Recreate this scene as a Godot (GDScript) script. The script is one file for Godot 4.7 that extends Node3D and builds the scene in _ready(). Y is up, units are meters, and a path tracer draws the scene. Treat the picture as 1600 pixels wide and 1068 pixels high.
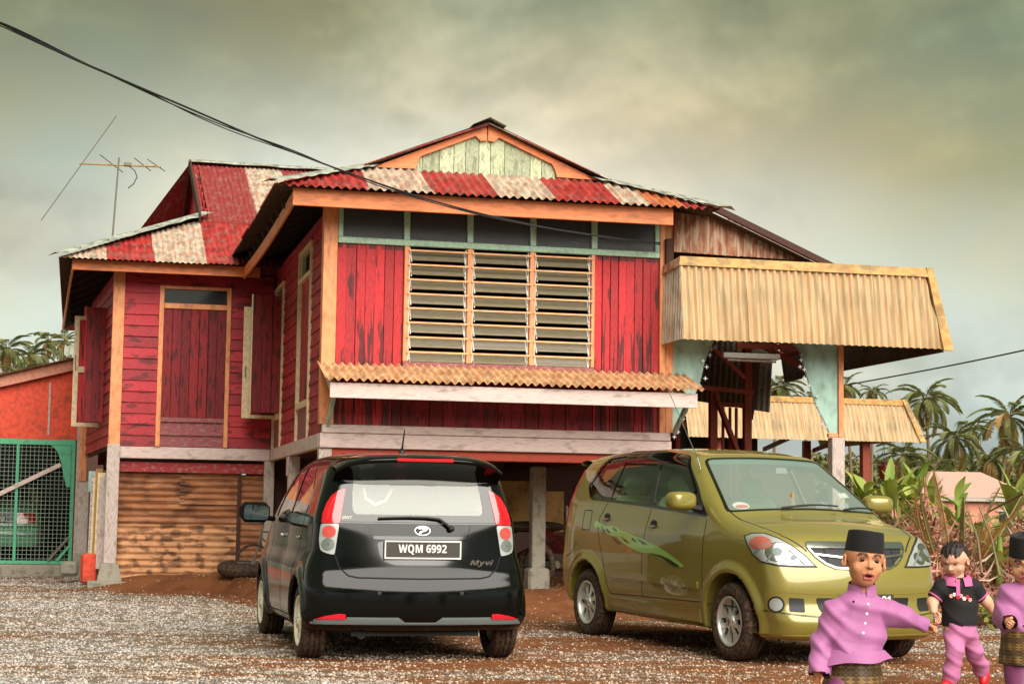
extends Node3D

# ---------- mesh builder ----------
class MB:
	var v := PackedVector3Array()
	var n := PackedVector3Array()
	var c := PackedColorArray()
	var uv := PackedVector2Array()
	var i := PackedInt32Array()
	var col := Color(1, 1, 1)
	var use_c := false
	var use_uv := false
	func vert(p: Vector3, nn: Vector3, t := Vector2.ZERO) -> int:
		v.append(p); n.append(nn); c.append(col); uv.append(t)
		return v.size() - 1
	func tri(a: Vector3, b: Vector3, d: Vector3, out: Vector3) -> void:
		var nn := (d - a).cross(b - a).normalized()
		if nn.dot(out) < 0.0:
			var t := b; b = d; d = t; nn = -nn
		var k := v.size()
		vert(a, nn); vert(b, nn); vert(d, nn)
		i.append_array(PackedInt32Array([k, k + 1, k + 2]))
	func quad(a: Vector3, b: Vector3, d: Vector3, e: Vector3, out: Vector3) -> void:
		var nn := (d - a).cross(b - a)
		if nn.length_squared() < 1e-14:
			nn = (e - a).cross(d - a)
		nn = nn.normalized()
		var k := v.size()
		if nn.dot(out) < 0.0:
			nn = -nn
			vert(a, nn, Vector2(0, 0)); vert(e, nn, Vector2(0, 1)); vert(d, nn, Vector2(1, 1)); vert(b, nn, Vector2(1, 0))
		else:
			vert(a, nn, Vector2(0, 0)); vert(b, nn, Vector2(1, 0)); vert(d, nn, Vector2(1, 1)); vert(e, nn, Vector2(0, 1))
		i.append_array(PackedInt32Array([k, k + 1, k + 2, k, k + 2, k + 3]))
	func hexa(p: Array) -> void:   # 8 corners: 0-3 bottom ring, 4-7 top ring
		var m := Vector3.ZERO
		for q in p: m += q
		m /= 8.0
		for f in [[0, 1, 2, 3], [4, 5, 6, 7], [0, 1, 5, 4], [1, 2, 6, 5], [2, 3, 7, 6], [3, 0, 4, 7]]:
			var a: Vector3 = p[f[0]]; var b: Vector3 = p[f[1]]; var d: Vector3 = p[f[2]]; var e: Vector3 = p[f[3]]
			quad(a, b, d, e, (a + b + d + e) / 4.0 - m)
	func box(x0: float, x1: float, y0: float, y1: float, z0: float, z1: float) -> void:
		hexa([Vector3(x0, y0, z0), Vector3(x1, y0, z0), Vector3(x1, y0, z1), Vector3(x0, y0, z1), Vector3(x0, y1, z0), Vector3(x1, y1, z0), Vector3(x1, y1, z1), Vector3(x0, y1, z1)])
	func cbox(x0: float, x1: float, y0: float, y1: float, z0: float, z1: float, r := 0.006, t := Transform3D()) -> void:
		var m := t * Vector3((x0 + x1) / 2, (y0 + y1) / 2, (z0 + z1) / 2)
		var lo := Vector3(x0, y0, z0)
		var hi := Vector3(x1, y1, z1)
		var P := func(sx: int, sy: int, sz: int, ax: int) -> Vector3:
			var q := Vector3(hi.x if sx else lo.x, hi.y if sy else lo.y, hi.z if sz else lo.z)
			for k in 3:
				if k != ax:
					q[k] += -r if [sx, sy, sz][k] else r
			return t * q
		for ax in 3:
			for s in 2:
				var ids := []
				for ab in [[0, 0], [1, 0], [1, 1], [0, 1]]:
					var b := [0, 0, 0]
					b[ax] = s; b[(ax + 1) % 3] = ab[0]; b[(ax + 2) % 3] = ab[1]
					ids.append(P.call(b[0], b[1], b[2], ax))
				quad(ids[0], ids[1], ids[2], ids[3], (ids[0] + ids[2]) / 2.0 - m)
		for ax in 3:   # edges along ax
			var u := (ax + 1) % 3
			var w := (ax + 2) % 3
			for ab in [[0, 0], [1, 0], [1, 1], [0, 1]]:
				var q := []
				for e in 2:
					var b := [0, 0, 0]
					b[ax] = e; b[u] = ab[0]; b[w] = ab[1]
					q.append(P.call(b[0], b[1], b[2], u)); q.append(P.call(b[0], b[1], b[2], w))
				quad(q[0], q[1], q[3], q[2], (q[0] + q[3]) / 2.0 - m)
		for sx in 2:
			for sy in 2:
				for sz in 2:
					var a: Vector3 = P.call(sx, sy, sz, 0)
					tri(a, P.call(sx, sy, sz, 1), P.call(sx, sy, sz, 2), a - m)
	func bar(a: Vector3, b: Vector3, w: float, h: float, up := Vector3.UP, r := 0.003) -> void:   # squared bar from a to b
		var d := b - a
		var z := d.normalized()
		var x := up.cross(z)
		if x.length() < 1e-4: x = Vector3.RIGHT.cross(z)
		x = x.normalized()
		var y := z.cross(x)
		cbox(-w / 2, w / 2, -h / 2, h / 2, 0, d.length(), minf(r, minf(w, h) * 0.3), Transform3D(Basis(x, y, z), a))
	func tube(path: Array, r0: float, r1 := -1.0, seg := 8, caps := true) -> void:
		if r1 < 0: r1 = r0
		var x := Vector3.ZERO
		var k0 := v.size()
		var m := path.size()
		for k in m:
			var d: Vector3 = (path[mini(k + 1, m - 1)] - path[maxi(k - 1, 0)]).normalized()
			if k == 0:
				x = d.cross(Vector3.UP if absf(d.y) < 0.9 else Vector3.RIGHT).normalized()
			else:
				x = (x - d * x.dot(d)).normalized()
			var y := d.cross(x)
			var r := lerpf(r0, r1, k / float(m - 1))
			for s in seg + 1:
				var a := TAU * s / seg
				var o := x * cos(a) + y * sin(a)
				vert(path[k] + o * r, o, Vector2(s / float(seg), k / float(m - 1)))
		for k in m - 1:
			for s in seg:
				var a := k0 + k * (seg + 1) + s
				var b := a + seg + 1
				i.append_array(PackedInt32Array([a, b, a + 1, a + 1, b, b + 1]))
		if caps:
			for e in 2:
				var kk := k0 if e == 0 else k0 + (m - 1) * (seg + 1)
				var cc: Vector3 = path[0] if e == 0 else path[m - 1]
				var oo: Vector3 = path[0] - path[1] if e == 0 else path[m - 1] - path[m - 2]
				for s in seg:
					tri(cc, v[kk + s], v[kk + s + 1], oo)
	func grid(nu: int, nv: int, f: Callable, flip := false) -> void:   # f(iu, iv) -> Vector3, smooth normals
		var k0 := v.size()
		var P := PackedVector3Array()
		P.resize((nu + 1) * (nv + 1))
		for b in nv + 1:
			for a in nu + 1:
				P[b * (nu + 1) + a] = f.call(a, b)
		for b in nv + 1:
			for a in nu + 1:
				var du := P[b * (nu + 1) + mini(a + 1, nu)] - P[b * (nu + 1) + maxi(a - 1, 0)]
				var dv := P[mini(b + 1, nv) * (nu + 1) + a] - P[maxi(b - 1, 0) * (nu + 1) + a]
				var nn := du.cross(dv)
				nn = nn.normalized() if nn.length_squared() > 1e-16 else Vector3.UP
				vert(P[b * (nu + 1) + a], -nn if flip else nn, Vector2(a / float(nu), b / float(nv)))
		for b in nv:
			for a in nu:
				var k := k0 + b * (nu + 1) + a
				var k2 := k + nu + 1
				if flip:
					i.append_array(PackedInt32Array([k, k + 1, k2, k + 1, k2 + 1, k2]))
				else:
					i.append_array(PackedInt32Array([k, k2, k + 1, k + 1, k2, k2 + 1]))
	func lathe(prof: Array, seg: int, t := Transform3D(), a0 := 0.0, a1 := TAU) -> void:   # prof of Vector2(r, y) about local Y
		var base := v.size()
		grid(seg, prof.size() - 1, func(a: int, b: int):
			var an := lerpf(a0, a1, a / float(seg))
			return t * Vector3(prof[b].x * cos(an), prof[b].y, -prof[b].x * sin(an)))
		if absf(a1 - a0 - TAU) < 1e-4:   # close the seam's normals
			for b in prof.size():
				var p := base + b * (seg + 1)
				var q := p + seg
				var s := (n[p] + n[q]).normalized()
				n[p] = s; n[q] = s
	func prism(poly: PackedVector2Array, f: Callable, depth: Vector3) -> void:   # f(Vector2)->Vector3 front face, extruded by depth
		var ids := Geometry2D.triangulate_polygon(poly)
		for k in range(0, ids.size(), 3):
			var a: Vector3 = f.call(poly[ids[k]]); var b: Vector3 = f.call(poly[ids[k + 1]]); var d: Vector3 = f.call(poly[ids[k + 2]])
			tri(a, b, d, -depth); tri(a + depth, b + depth, d + depth, depth)
		var cen := Vector3.ZERO
		var pc := 0.0
		for k in poly.size():
			pc += poly[k].cross(poly[(k + 1) % poly.size()])
		for k in poly.size():
			var a: Vector3 = f.call(poly[k]); var b: Vector3 = f.call(poly[(k + 1) % poly.size()])
			var e := poly[(k + 1) % poly.size()] - poly[k]
			var o2 := Vector2(e.y, -e.x) * signf(pc) * 0.01
			var mid := (poly[k] + poly[(k + 1) % poly.size()]) / 2.0
			var o: Vector3 = f.call(mid + o2) - f.call(mid)
			quad(a, b, b + depth, a + depth, o)
	func ball(cn: Vector3, r: Vector3, seg := 10, rings := 7, bs := Basis()) -> void:
		grid(seg, rings, func(a: int, b: int):
			var an := TAU * a / seg
			var t := PI * b / rings
			return cn + bs * Vector3(sin(t) * cos(an) * r.x, -cos(t) * r.y, -sin(t) * sin(an) * r.z))
	func mesh() -> ArrayMesh:
		var arr := []
		arr.resize(Mesh.ARRAY_MAX)
		arr[Mesh.ARRAY_VERTEX] = v; arr[Mesh.ARRAY_NORMAL] = n; arr[Mesh.ARRAY_INDEX] = i
		if use_c: arr[Mesh.ARRAY_COLOR] = c
		if use_uv: arr[Mesh.ARRAY_TEX_UV] = uv
		var am := ArrayMesh.new()
		am.add_surface_from_arrays(Mesh.PRIMITIVE_TRIANGLES, arr)
		return am

var M := {}      # materials
var T := {}      # shared textures
var rng := RandomNumberGenerator.new()
var names := {}

func numbered(called: String) -> String:
	if not names.has(called):
		names[called] = 0
		return called
	names[called] += 1
	return "%s_%03d" % [called, names[called]]

func thing(called: String, label: String, category: String, at := Vector3.ZERO, turn := 0.0, group := "") -> Node3D:
	var o := Node3D.new()
	o.name = numbered(called)
	add_child(o)
	o.position = at
	o.rotation.y = turn
	tag(o, label, category, group)
	return o

func tag(o: Node, label: String, category: String, group := "") -> void:
	o.set_meta("label", label)
	o.set_meta("category", category)
	if group: o.set_meta("group", group)

func obj(called: String, m, mat: Material, parent: Node = self) -> MeshInstance3D:
	var o := MeshInstance3D.new()
	o.name = numbered(called) if parent == self else called
	o.mesh = m.mesh() if m is MB else m
	o.material_override = mat
	parent.add_child(o, true)
	return o

func struct(called: String, m, mat: Material, parent: Node = self) -> MeshInstance3D:
	var o := obj(called, m, mat, parent)
	if parent == self: o.set_meta("kind", "structure")
	return o

func dup(root: Node3D, at: Vector3, turn: float, label := "", group := "") -> Node3D:
	var r: Node3D = root.duplicate()
	r.name = numbered(str(root.name).rstrip("_0123456789"))
	add_child(r)
	r.position = at
	r.rotation.y = turn
	if label: r.set_meta("label", label)
	if group: r.set_meta("group", group)
	return r

# ---------- textures and materials ----------
func noise_tex(key: String, freq: float, oct: int, stops: Array, seed_: int, size := 512, type := FastNoiseLite.TYPE_SIMPLEX_SMOOTH) -> NoiseTexture2D:
	var fn := FastNoiseLite.new()
	fn.noise_type = type
	fn.seed = seed_
	fn.frequency = freq
	fn.fractal_octaves = oct
	if oct == 1: fn.fractal_type = FastNoiseLite.FRACTAL_NONE
	var t := NoiseTexture2D.new()
	t.width = size; t.height = size
	t.seamless = true
	t.noise = fn
	var g := Gradient.new()
	var off := PackedFloat32Array()
	var cols := PackedColorArray()
	for s in stops:
		off.append(s[0]); cols.append(s[1])
	g.offsets = off; g.colors = cols
	t.color_ramp = g
	T[key] = t
	return t

func gr(x: float, a := 1.0) -> Color:
	return Color(x, x, x, a)

func mat(key: String, srgb: Color, rough: float, tex := "", scale := Vector3.ONE, opts := {}) -> StandardMaterial3D:
	var m := StandardMaterial3D.new()
	m.resource_name = key
	m.albedo_color = srgb
	m.roughness = rough
	m.metallic = opts.get("metal", 0.0)
	m.metallic_specular = opts.get("spec", 0.5)
	if tex or opts.has("detail") or opts.has("bump"):
		m.uv1_triplanar = not opts.get("uv", false)
		m.uv1_world_triplanar = opts.get("world", false)
		m.uv1_scale = scale
		m.uv1_offset = opts.get("off", Vector3.ZERO)
		m.uv1_triplanar_sharpness = 4.0
	if tex:
		m.albedo_texture = T[tex]
	if opts.has("detail"):
		m.detail_enabled = true
		m.detail_albedo = T[opts.detail]
		m.detail_blend_mode = BaseMaterial3D.BLEND_MODE_MIX
		m.uv2_triplanar = m.uv1_triplanar
		m.uv2_world_triplanar = m.uv1_world_triplanar
		m.uv2_scale = opts.get("dscale", scale)
		m.uv2_offset = opts.get("doff", Vector3.ZERO)
		m.detail_uv_layer = BaseMaterial3D.DETAIL_UV_2
	if opts.has("bump"):
		m.heightmap_enabled = true
		m.heightmap_texture = T[opts.bump]
		m.heightmap_scale = opts.get("bscale", 0.3)
	if opts.has("coat"):
		m.clearcoat_enabled = true
		m.clearcoat = opts.coat
		m.clearcoat_roughness = 0.03
	if opts.get("vc", false):
		m.vertex_color_use_as_albedo = true
	if opts.has("alpha"):
		m.transparency = BaseMaterial3D.TRANSPARENCY_ALPHA
		m.albedo_color.a = opts.alpha
	if opts.has("back"):
		m.backlight_enabled = true
		m.backlight = opts.back
	M[key] = m
	return m

func rgb(r: float, g: float, b: float) -> Color:   # 0..255 sRGB
	return Color(r / 255.0, g / 255.0, b / 255.0)
const HO := Vector3(-2.094, 0, -20.4)      # the house's corner post at the ground
const HT := 0.23325                        # the house's turn
var hxf := Transform3D(Basis(Vector3.UP, HT), HO)
var hinv := hxf.affine_inverse()
var gn := FastNoiseLite.new()
var gn2 := FastNoiseLite.new()

func _ready() -> void:
	rng.seed = 20240607
	# camera
	var cam := Camera3D.new()
	cam.name = "camera"
	cam.fov = 21.226
	cam.near = 0.1
	cam.far = 3000.0
	cam.transform = Transform3D(Basis(Vector3.RIGHT, deg_to_rad(5.622)) * Basis(Vector3.BACK, deg_to_rad(0.798)), Vector3(0, 1.08, 0))
	add_child(cam)
	cam.current = true
	# sky, sun, exposure
	var we := WorldEnvironment.new()
	we.name = "world_environment"
	var env := Environment.new()
	env.background_mode = Environment.BG_SKY
	env.tonemap_mode = Environment.TONE_MAPPER_LINEAR
	env.tonemap_exposure = 4.1
	env.sdfgi_enabled = true
	env.ssao_enabled = true
	env.ssil_enabled = true
	var sky := Sky.new()
	var pm := PanoramaSkyMaterial.new()
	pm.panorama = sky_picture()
	sky.sky_material = pm
	env.sky = sky
	env.background_energy_multiplier = 1.0
	we.environment = env
	add_child(we)
	var sun := DirectionalLight3D.new()
	sun.name = "sun"
	sun.light_energy = 0.5
	sun.light_color = Color(1.0, 0.975, 0.94)
	sun.light_angular_distance = 60.0
	sun.shadow_enabled = true
	var to_sun := Vector3(0.34, 0.62, 0.7).normalized()
	sun.transform = Transform3D(Basis.looking_at(-to_sun, Vector3.UP), Vector3(0, 30, 0))
	add_child(sun)
	make_textures()
	make_materials()
	make_ground()
	make_house()
	make_porch()
	make_yard()
	make_cars()
	make_people()
	make_plants()
	make_cables()

func sky_picture() -> ImageTexture:
	var w := 2048
	var h := 1024
	var im := Image.create(w, h, false, Image.FORMAT_RGBF)
	var a := FastNoiseLite.new()
	a.seed = 11; a.frequency = 1.0; a.fractal_octaves = 5; a.noise_type = FastNoiseLite.TYPE_SIMPLEX_SMOOTH
	a.domain_warp_enabled = true; a.domain_warp_amplitude = 0.35; a.domain_warp_frequency = 1.3
	var b := FastNoiseLite.new()
	b.seed = 5; b.frequency = 1.0; b.fractal_octaves = 3
	var low := Vector3(0.36, 0.40, 0.385)
	var mid := Vector3(0.47, 0.49, 0.385)
	var top := Vector3(0.175, 0.195, 0.115)
	for y in h:
		var el := (0.5 - (y + 0.5) / h) * PI
		var ce := cos(el)
		var se := sin(el)
		var e := rad_to_deg(el)
		for x in w:
			var c: Vector3
			if e < -1.0:
				c = Vector3(0.20, 0.19, 0.14)
			else:
				var az := (x + 0.5) / w * TAU
				var p := Vector3(sin(az) * ce, se, -cos(az) * ce)
				var q := Vector3(p.x, p.y * 2.2, p.z)
				var n1 := a.get_noise_3dv(q * 3.2)          # broad cloud banks
				var n2 := a.get_noise_3dv(q * 9.0 + Vector3(7, 3, 1))
				var n3 := b.get_noise_3dv(q * 2.0 + Vector3(3, 9, 5))
				var t := smoothstep(4.0, 15.0, e + n1 * 7.0 + n2 * 3.0)
				c = low.lerp(mid, smoothstep(1.0, 6.5, e + n3 * 3.0)).lerp(top, t)
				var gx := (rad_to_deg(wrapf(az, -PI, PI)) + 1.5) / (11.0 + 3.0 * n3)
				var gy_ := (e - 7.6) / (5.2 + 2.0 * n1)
				c = c.lerp(Vector3(0.74, 0.71, 0.61), 0.9 * exp(-(gx * gx + gy_ * gy_)))  # soft pale glow painted into the sky round the roofline
				var br := 1.0 + 0.55 * n1 + 0.35 * n2
				c *= clampf(br, 0.5, 1.6)
				c = c.lerp(Vector3(c.x * 0.82, c.y * 0.98, c.z * 1.12), clampf(n3 * 2.2, 0, 1))      # bluish gaps
				c = c.lerp(Vector3(c.x * 1.14, c.y * 0.98, c.z * 0.86), clampf(-n3 * 2.0 + n2 * 0.5, 0, 1))   # warm haze
			c *= 0.365
			im.set_pixel(x, y, Color(c.x, c.y, c.z))
	return ImageTexture.create_from_image(im)

# ---------- ground ----------
func gy(x: float, z: float) -> float:
	var d := -z
	var y := 0.04 * smoothstep(14.6, 17.0, d) + 0.05 * smoothstep(17.0, 26.0, d)
	var l := hinv * Vector3(x, 0, z)
	if l.x > -3.2 and l.x < 9.0 and l.z < 1.0 and l.z > -30:
		var ed := lerpf(-4.2, 0.2, smoothstep(-0.9, 0.3, l.x))
		y += 0.2 * smoothstep(ed, ed - 1.3, l.z) * smoothstep(-2.9, -1.6, l.x) * (1.0 - smoothstep(4.6, 8.5, l.x))
	if d > 40.0: y -= 0.25 * smoothstep(40, 80, d)
	y += 0.012 * gn.get_noise_2d(x * 1.2, z * 1.2) + 0.006 * gn2.get_noise_2d(x * 4.0, z * 4.0)
	return y

func soil(x: float, z: float) -> float:      # 0 gravel .. 1 bare red earth
	var l := hinv * Vector3(x, 0, z)
	var s := 0.36 + 0.7 * gn.get_noise_2d(x * 0.45, z * 1.6) + 0.55 * gn2.get_noise_2d(x * 1.2, z * 6.0)
	s += 0.5 * smoothstep(-3.2, 0.2, x) * (1.0 - smoothstep(3.4, 5.0, x)) * smoothstep(-11.0, -13.0, z)
	var ed := lerpf(-3.4, 1.6, smoothstep(-1.4, 0.2, l.x))
	s += 0.9 * smoothstep(ed + 0.5, ed - 0.8, l.z) * smoothstep(-2.5, -1.7, l.x) * (1.0 - smoothstep(5.0, 7.0, l.x))
	s -= 0.22 * smoothstep(-1.5, -3.5, x) * smoothstep(-24, -20, z)
	return clampf(s, 0.0, 1.0)

func make_ground() -> void:
	gn.seed = 3; gn.frequency = 0.35; gn.fractal_octaves = 4
	gn2.seed = 8; gn2.frequency = 0.5; gn2.fractal_octaves = 3
	var xs := []
	var k := -8.0
	while k <= 8.001: xs.append(k); k += 0.14
	var st := 0.3
	while xs[-1] < 900.0:
		xs.append(xs[-1] + st); xs.push_front(xs[0] - st); st *= 1.22
	var zs := []
	k = -36.0
	while k < -10.0:
		zs.append(k); k += 0.11 if k > -24.0 else 0.3
	st = 0.4
	while zs[-1] < 400.0: zs.append(zs[-1] + st); st *= 1.25
	st = 0.5
	while zs[0] > -1500.0: zs.push_front(zs[0] - st); st *= 1.2
	var b := MB.new()
	b.use_c = true
	b.grid(xs.size() - 1, zs.size() - 1, func(i: int, j: int): return Vector3(xs[i], gy(xs[i], zs[j]), zs[j]), false)
	for j in zs.size():
		for i in xs.size():
			var x: float = xs[i]
			var z: float = zs[j]
			var s := soil(x, z) if absf(x) < 40 and z > -60 else 0.25
			var gra := Color(0.35, 0.28, 0.2)
			var red := Color(0.43, 0.165, 0.07) * (0.85 + 0.5 * gn2.get_noise_2d(x * 5.0, z * 9.0))
			var mud := Color(0.24, 0.135, 0.07)
			var c := gra.lerp(mud.lerp(red, smoothstep(0.35, 0.9, s)), smoothstep(0.2, 0.75, s))
			if z < -34.0 or x > 9.0 or x < -14:
				c = c.lerp(Color(0.12, 0.13, 0.04), smoothstep(-34, -42, z))
			b.c[j * xs.size() + i] = c
	var up := b.n[b.n.size() / 2].y
	if up < 0.0:
		for q in b.n.size(): b.n[q] = -b.n[q]
		for q in range(0, b.i.size(), 3):
			var t := b.i[q]; b.i[q] = b.i[q + 1]; b.i[q + 1] = t
	struct("ground", b, M.ground)
	# loose gravel: stones by the ten thousand
	for kind in 2:
		var sm := MB.new()
		var r2 := RandomNumberGenerator.new()
		r2.seed = 40 + kind
		var js := []
		for q in 40: js.append(r2.randf_range(0.7, 1.25))
		sm.grid(6, 4, func(a: int, bb: int):
			var an := TAU * (a % 6) / 6.0
			var t := PI * bb / 4.0
			var rr: float = 0.5 * (js[(a % 6) * 5 + bb] if bb > 0 and bb < 4 else 0.9)
			return Vector3(sin(t) * cos(an) * rr, -cos(t) * rr * 0.72, -sin(t) * sin(an) * rr * 0.85))
		var mm := MultiMesh.new()
		mm.transform_format = MultiMesh.TRANSFORM_3D
		mm.use_colors = true
		mm.mesh = sm.mesh()
		var xf := []
		var cl := []
		var want := 90000
		while xf.size() < want:
			var d := 11.2 + 22.0 * pow(rng.randf(), 1.25)
			var x := rng.randf_range(-0.31, 0.31) * d
			var s := soil(x, -d)
			if rng.randf() < s * 0.95 - 0.02: continue
			var cl0 := gn2.get_noise_2d(x * 9.0, -d * 9.0)
			if rng.randf() > 0.58 + cl0 * 1.5: continue
			var sz := 0.006 + 0.018 * pow(rng.randf(), 2.6)
			if rng.randf() < 0.02: sz *= 1.7
			var bs := Basis(Vector3.UP, rng.randf() * TAU) * Basis(Vector3.RIGHT, rng.randf_range(-0.5, 0.5))
			bs = bs.scaled(Vector3(sz, sz, sz) * rng.randf_range(0.8, 1.3))
			xf.append(Transform3D(bs, Vector3(x, gy(x, -d) + sz * 0.12, -d)))
			var g := rng.randf_range(0.28, 0.64) if rng.randf() < 0.66 else rng.randf_range(0.1, 0.26)
			var w := rng.randf_range(0.04, 0.22) + s * 0.26
			cl.append(Color(g, g * maxf(0.4, 1.0 - w * 0.8), g * maxf(0.42, 1.0 - w * 1.4)))
		mm.instance_count = xf.size()
		for q in xf.size():
			mm.set_instance_transform(q, xf[q])
			mm.set_instance_color(q, cl[q])
		var mi := MultiMeshInstance3D.new()
		mi.name = "gravel" if kind == 0 else "gravel_001"
		mi.multimesh = mm
		mi.material_override = M.stone
		mi.set_meta("kind", "stuff")
		mi.set_meta("label", "pale loose gravel strewn over the yard" if kind == 0 else "small grey stones mixed into the yard gravel")
		mi.set_meta("category", "gravel")
		add_child(mi)

func make_textures() -> void:
	noise_tex("blotch", 0.012, 4, [[0.0, gr(0.55)], [0.5, gr(0.85)], [1.0, gr(1.0)]], 1)
	noise_tex("fine", 0.06, 4, [[0.0, gr(0.45)], [0.45, gr(0.82)], [1.0, gr(1.0)]], 2)
	noise_tex("grit", 0.2, 3, [[0.0, gr(0.5)], [0.5, gr(0.85)], [1.0, gr(1.0)]], 3)
	noise_tex("grain", 0.035, 5, [[0.0, gr(0.55)], [0.4, gr(0.82)], [0.6, gr(0.93)], [1.0, gr(1.0)]], 4)
	noise_tex("soft", 0.02, 4, [[0.0, gr(0.8)], [0.5, gr(0.94)], [1.0, gr(1.0)]], 14)
	noise_tex("dirt", 0.012, 5, [[0.0, Color(0.3, 0.22, 0.14, 0.5)], [0.24, Color(0.34, 0.26, 0.17, 0.25)], [0.38, Color(0.34, 0.26, 0.17, 0.0)], [1.0, Color(0.3, 0.26, 0.16, 0.0)]], 15)
	# peeled / dirty patches, transparent elsewhere
	noise_tex("wear_dark", 0.012, 5, [[0.0, Color(0.12, 0.03, 0.03, 0.8)], [0.28, Color(0.14, 0.04, 0.04, 0.6)], [0.38, Color(0.2, 0.05, 0.05, 0.0)], [1.0, Color(0.2, 0.05, 0.05, 0.0)]], 5)
	noise_tex("wear_pale", 0.02, 5, [[0.0, Color(0.55, 0.5, 0.46, 0.0)], [0.6, Color(0.55, 0.5, 0.46, 0.0)], [0.72, Color(0.6, 0.5, 0.44, 0.5)], [1.0, Color(0.6, 0.5, 0.44, 0.75)]], 6)
	noise_tex("rust", 0.014, 5, [[0.0, Color(0.62, 0.26, 0.1, 0.85)], [0.3, Color(0.72, 0.36, 0.15, 0.6)], [0.45, Color(0.75, 0.4, 0.2, 0.0)], [1.0, Color(0.75, 0.4, 0.2, 0.0)]], 7)
	noise_tex("grime", 0.014, 5, [[0.0, Color(0.2, 0.17, 0.11, 0.55)], [0.3, Color(0.3, 0.25, 0.16, 0.3)], [0.46, Color(0.3, 0.26, 0.16, 0.0)], [1.0, Color(0.3, 0.26, 0.16, 0.0)]], 9)
	noise_tex("rust_dark", 0.012, 5, [[0.0, Color(0.13, 0.06, 0.03, 0.9)], [0.42, Color(0.24, 0.11, 0.055, 0.65)], [0.53, Color(0.4, 0.2, 0.1, 0.0)], [0.62, Color(0.8, 0.56, 0.38, 0.0)], [0.78, Color(0.82, 0.62, 0.46, 0.5)], [1.0, Color(0.85, 0.68, 0.52, 0.6)]], 10)
	noise_tex("runs", 0.016, 4, [[0.0, Color(0.3, 0.26, 0.18, 0.8)], [0.38, Color(0.42, 0.36, 0.25, 0.5)], [0.5, Color(0.5, 0.4, 0.24, 0.0)], [0.62, Color(0.8, 0.5, 0.2, 0.0)], [0.78, Color(0.78, 0.48, 0.2, 0.45)], [1.0, Color(0.72, 0.42, 0.16, 0.6)]], 16)
	noise_tex("rust_runs", 0.014, 4, [[0.0, Color(0.4, 0.16, 0.08, 0.9)], [0.44, Color(0.6, 0.26, 0.12, 0.75)], [0.57, Color(0.66, 0.34, 0.2, 0.0)], [1.0, Color(0.66, 0.34, 0.2, 0.0)]], 17)
	noise_tex("mud_splash", 0.03, 4, [[0.0, Color(0.55, 0.38, 0.25, 0.7)], [0.4, Color(0.5, 0.35, 0.22, 0.35)], [0.55, Color(0.5, 0.35, 0.22, 0.0)], [1.0, Color(0.5, 0.35, 0.22, 0.0)]], 12)

# weathering of upright boards: bare grey and black patches where rain splashes the foot, almost none near the top
func splash_picture() -> ImageTexture:
	var n := 256
	var a := FastNoiseLite.new()
	a.seed = 21; a.frequency = 0.022; a.fractal_octaves = 4
	var ia := a.get_seamless_image(n, n)
	a.seed = 22; a.frequency = 0.05
	var ib := a.get_seamless_image(n, n)
	var im := Image.create(n, n, false, Image.FORMAT_RGBA8)
	for y in n:
		var t := y / float(n)
		for x in n:
			var v := ia.get_pixel(x, (y / 4) % n).r * 0.75 + ib.get_pixel((x * 2) % n, (y / 3) % n).r * 0.4
			var th := lerpf(0.32, 0.68, smoothstep(0.25, 0.9, t))
			var k := smoothstep(th + 0.03, th - 0.06, v)
			var pale := smoothstep(0.66, 0.78, ib.get_pixel((x * 3) % n, (y / 5) % n).r) * smoothstep(0.45, 0.9, t)
			var c := Color(0.13, 0.05, 0.055).lerp(Color(0.45, 0.28, 0.28), pale * 0.8)
			im.set_pixel(x, y, Color(c.r, c.g, c.b, maxf(k * 0.82, pale * 0.45)))
	return ImageTexture.create_from_image(im)

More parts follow.
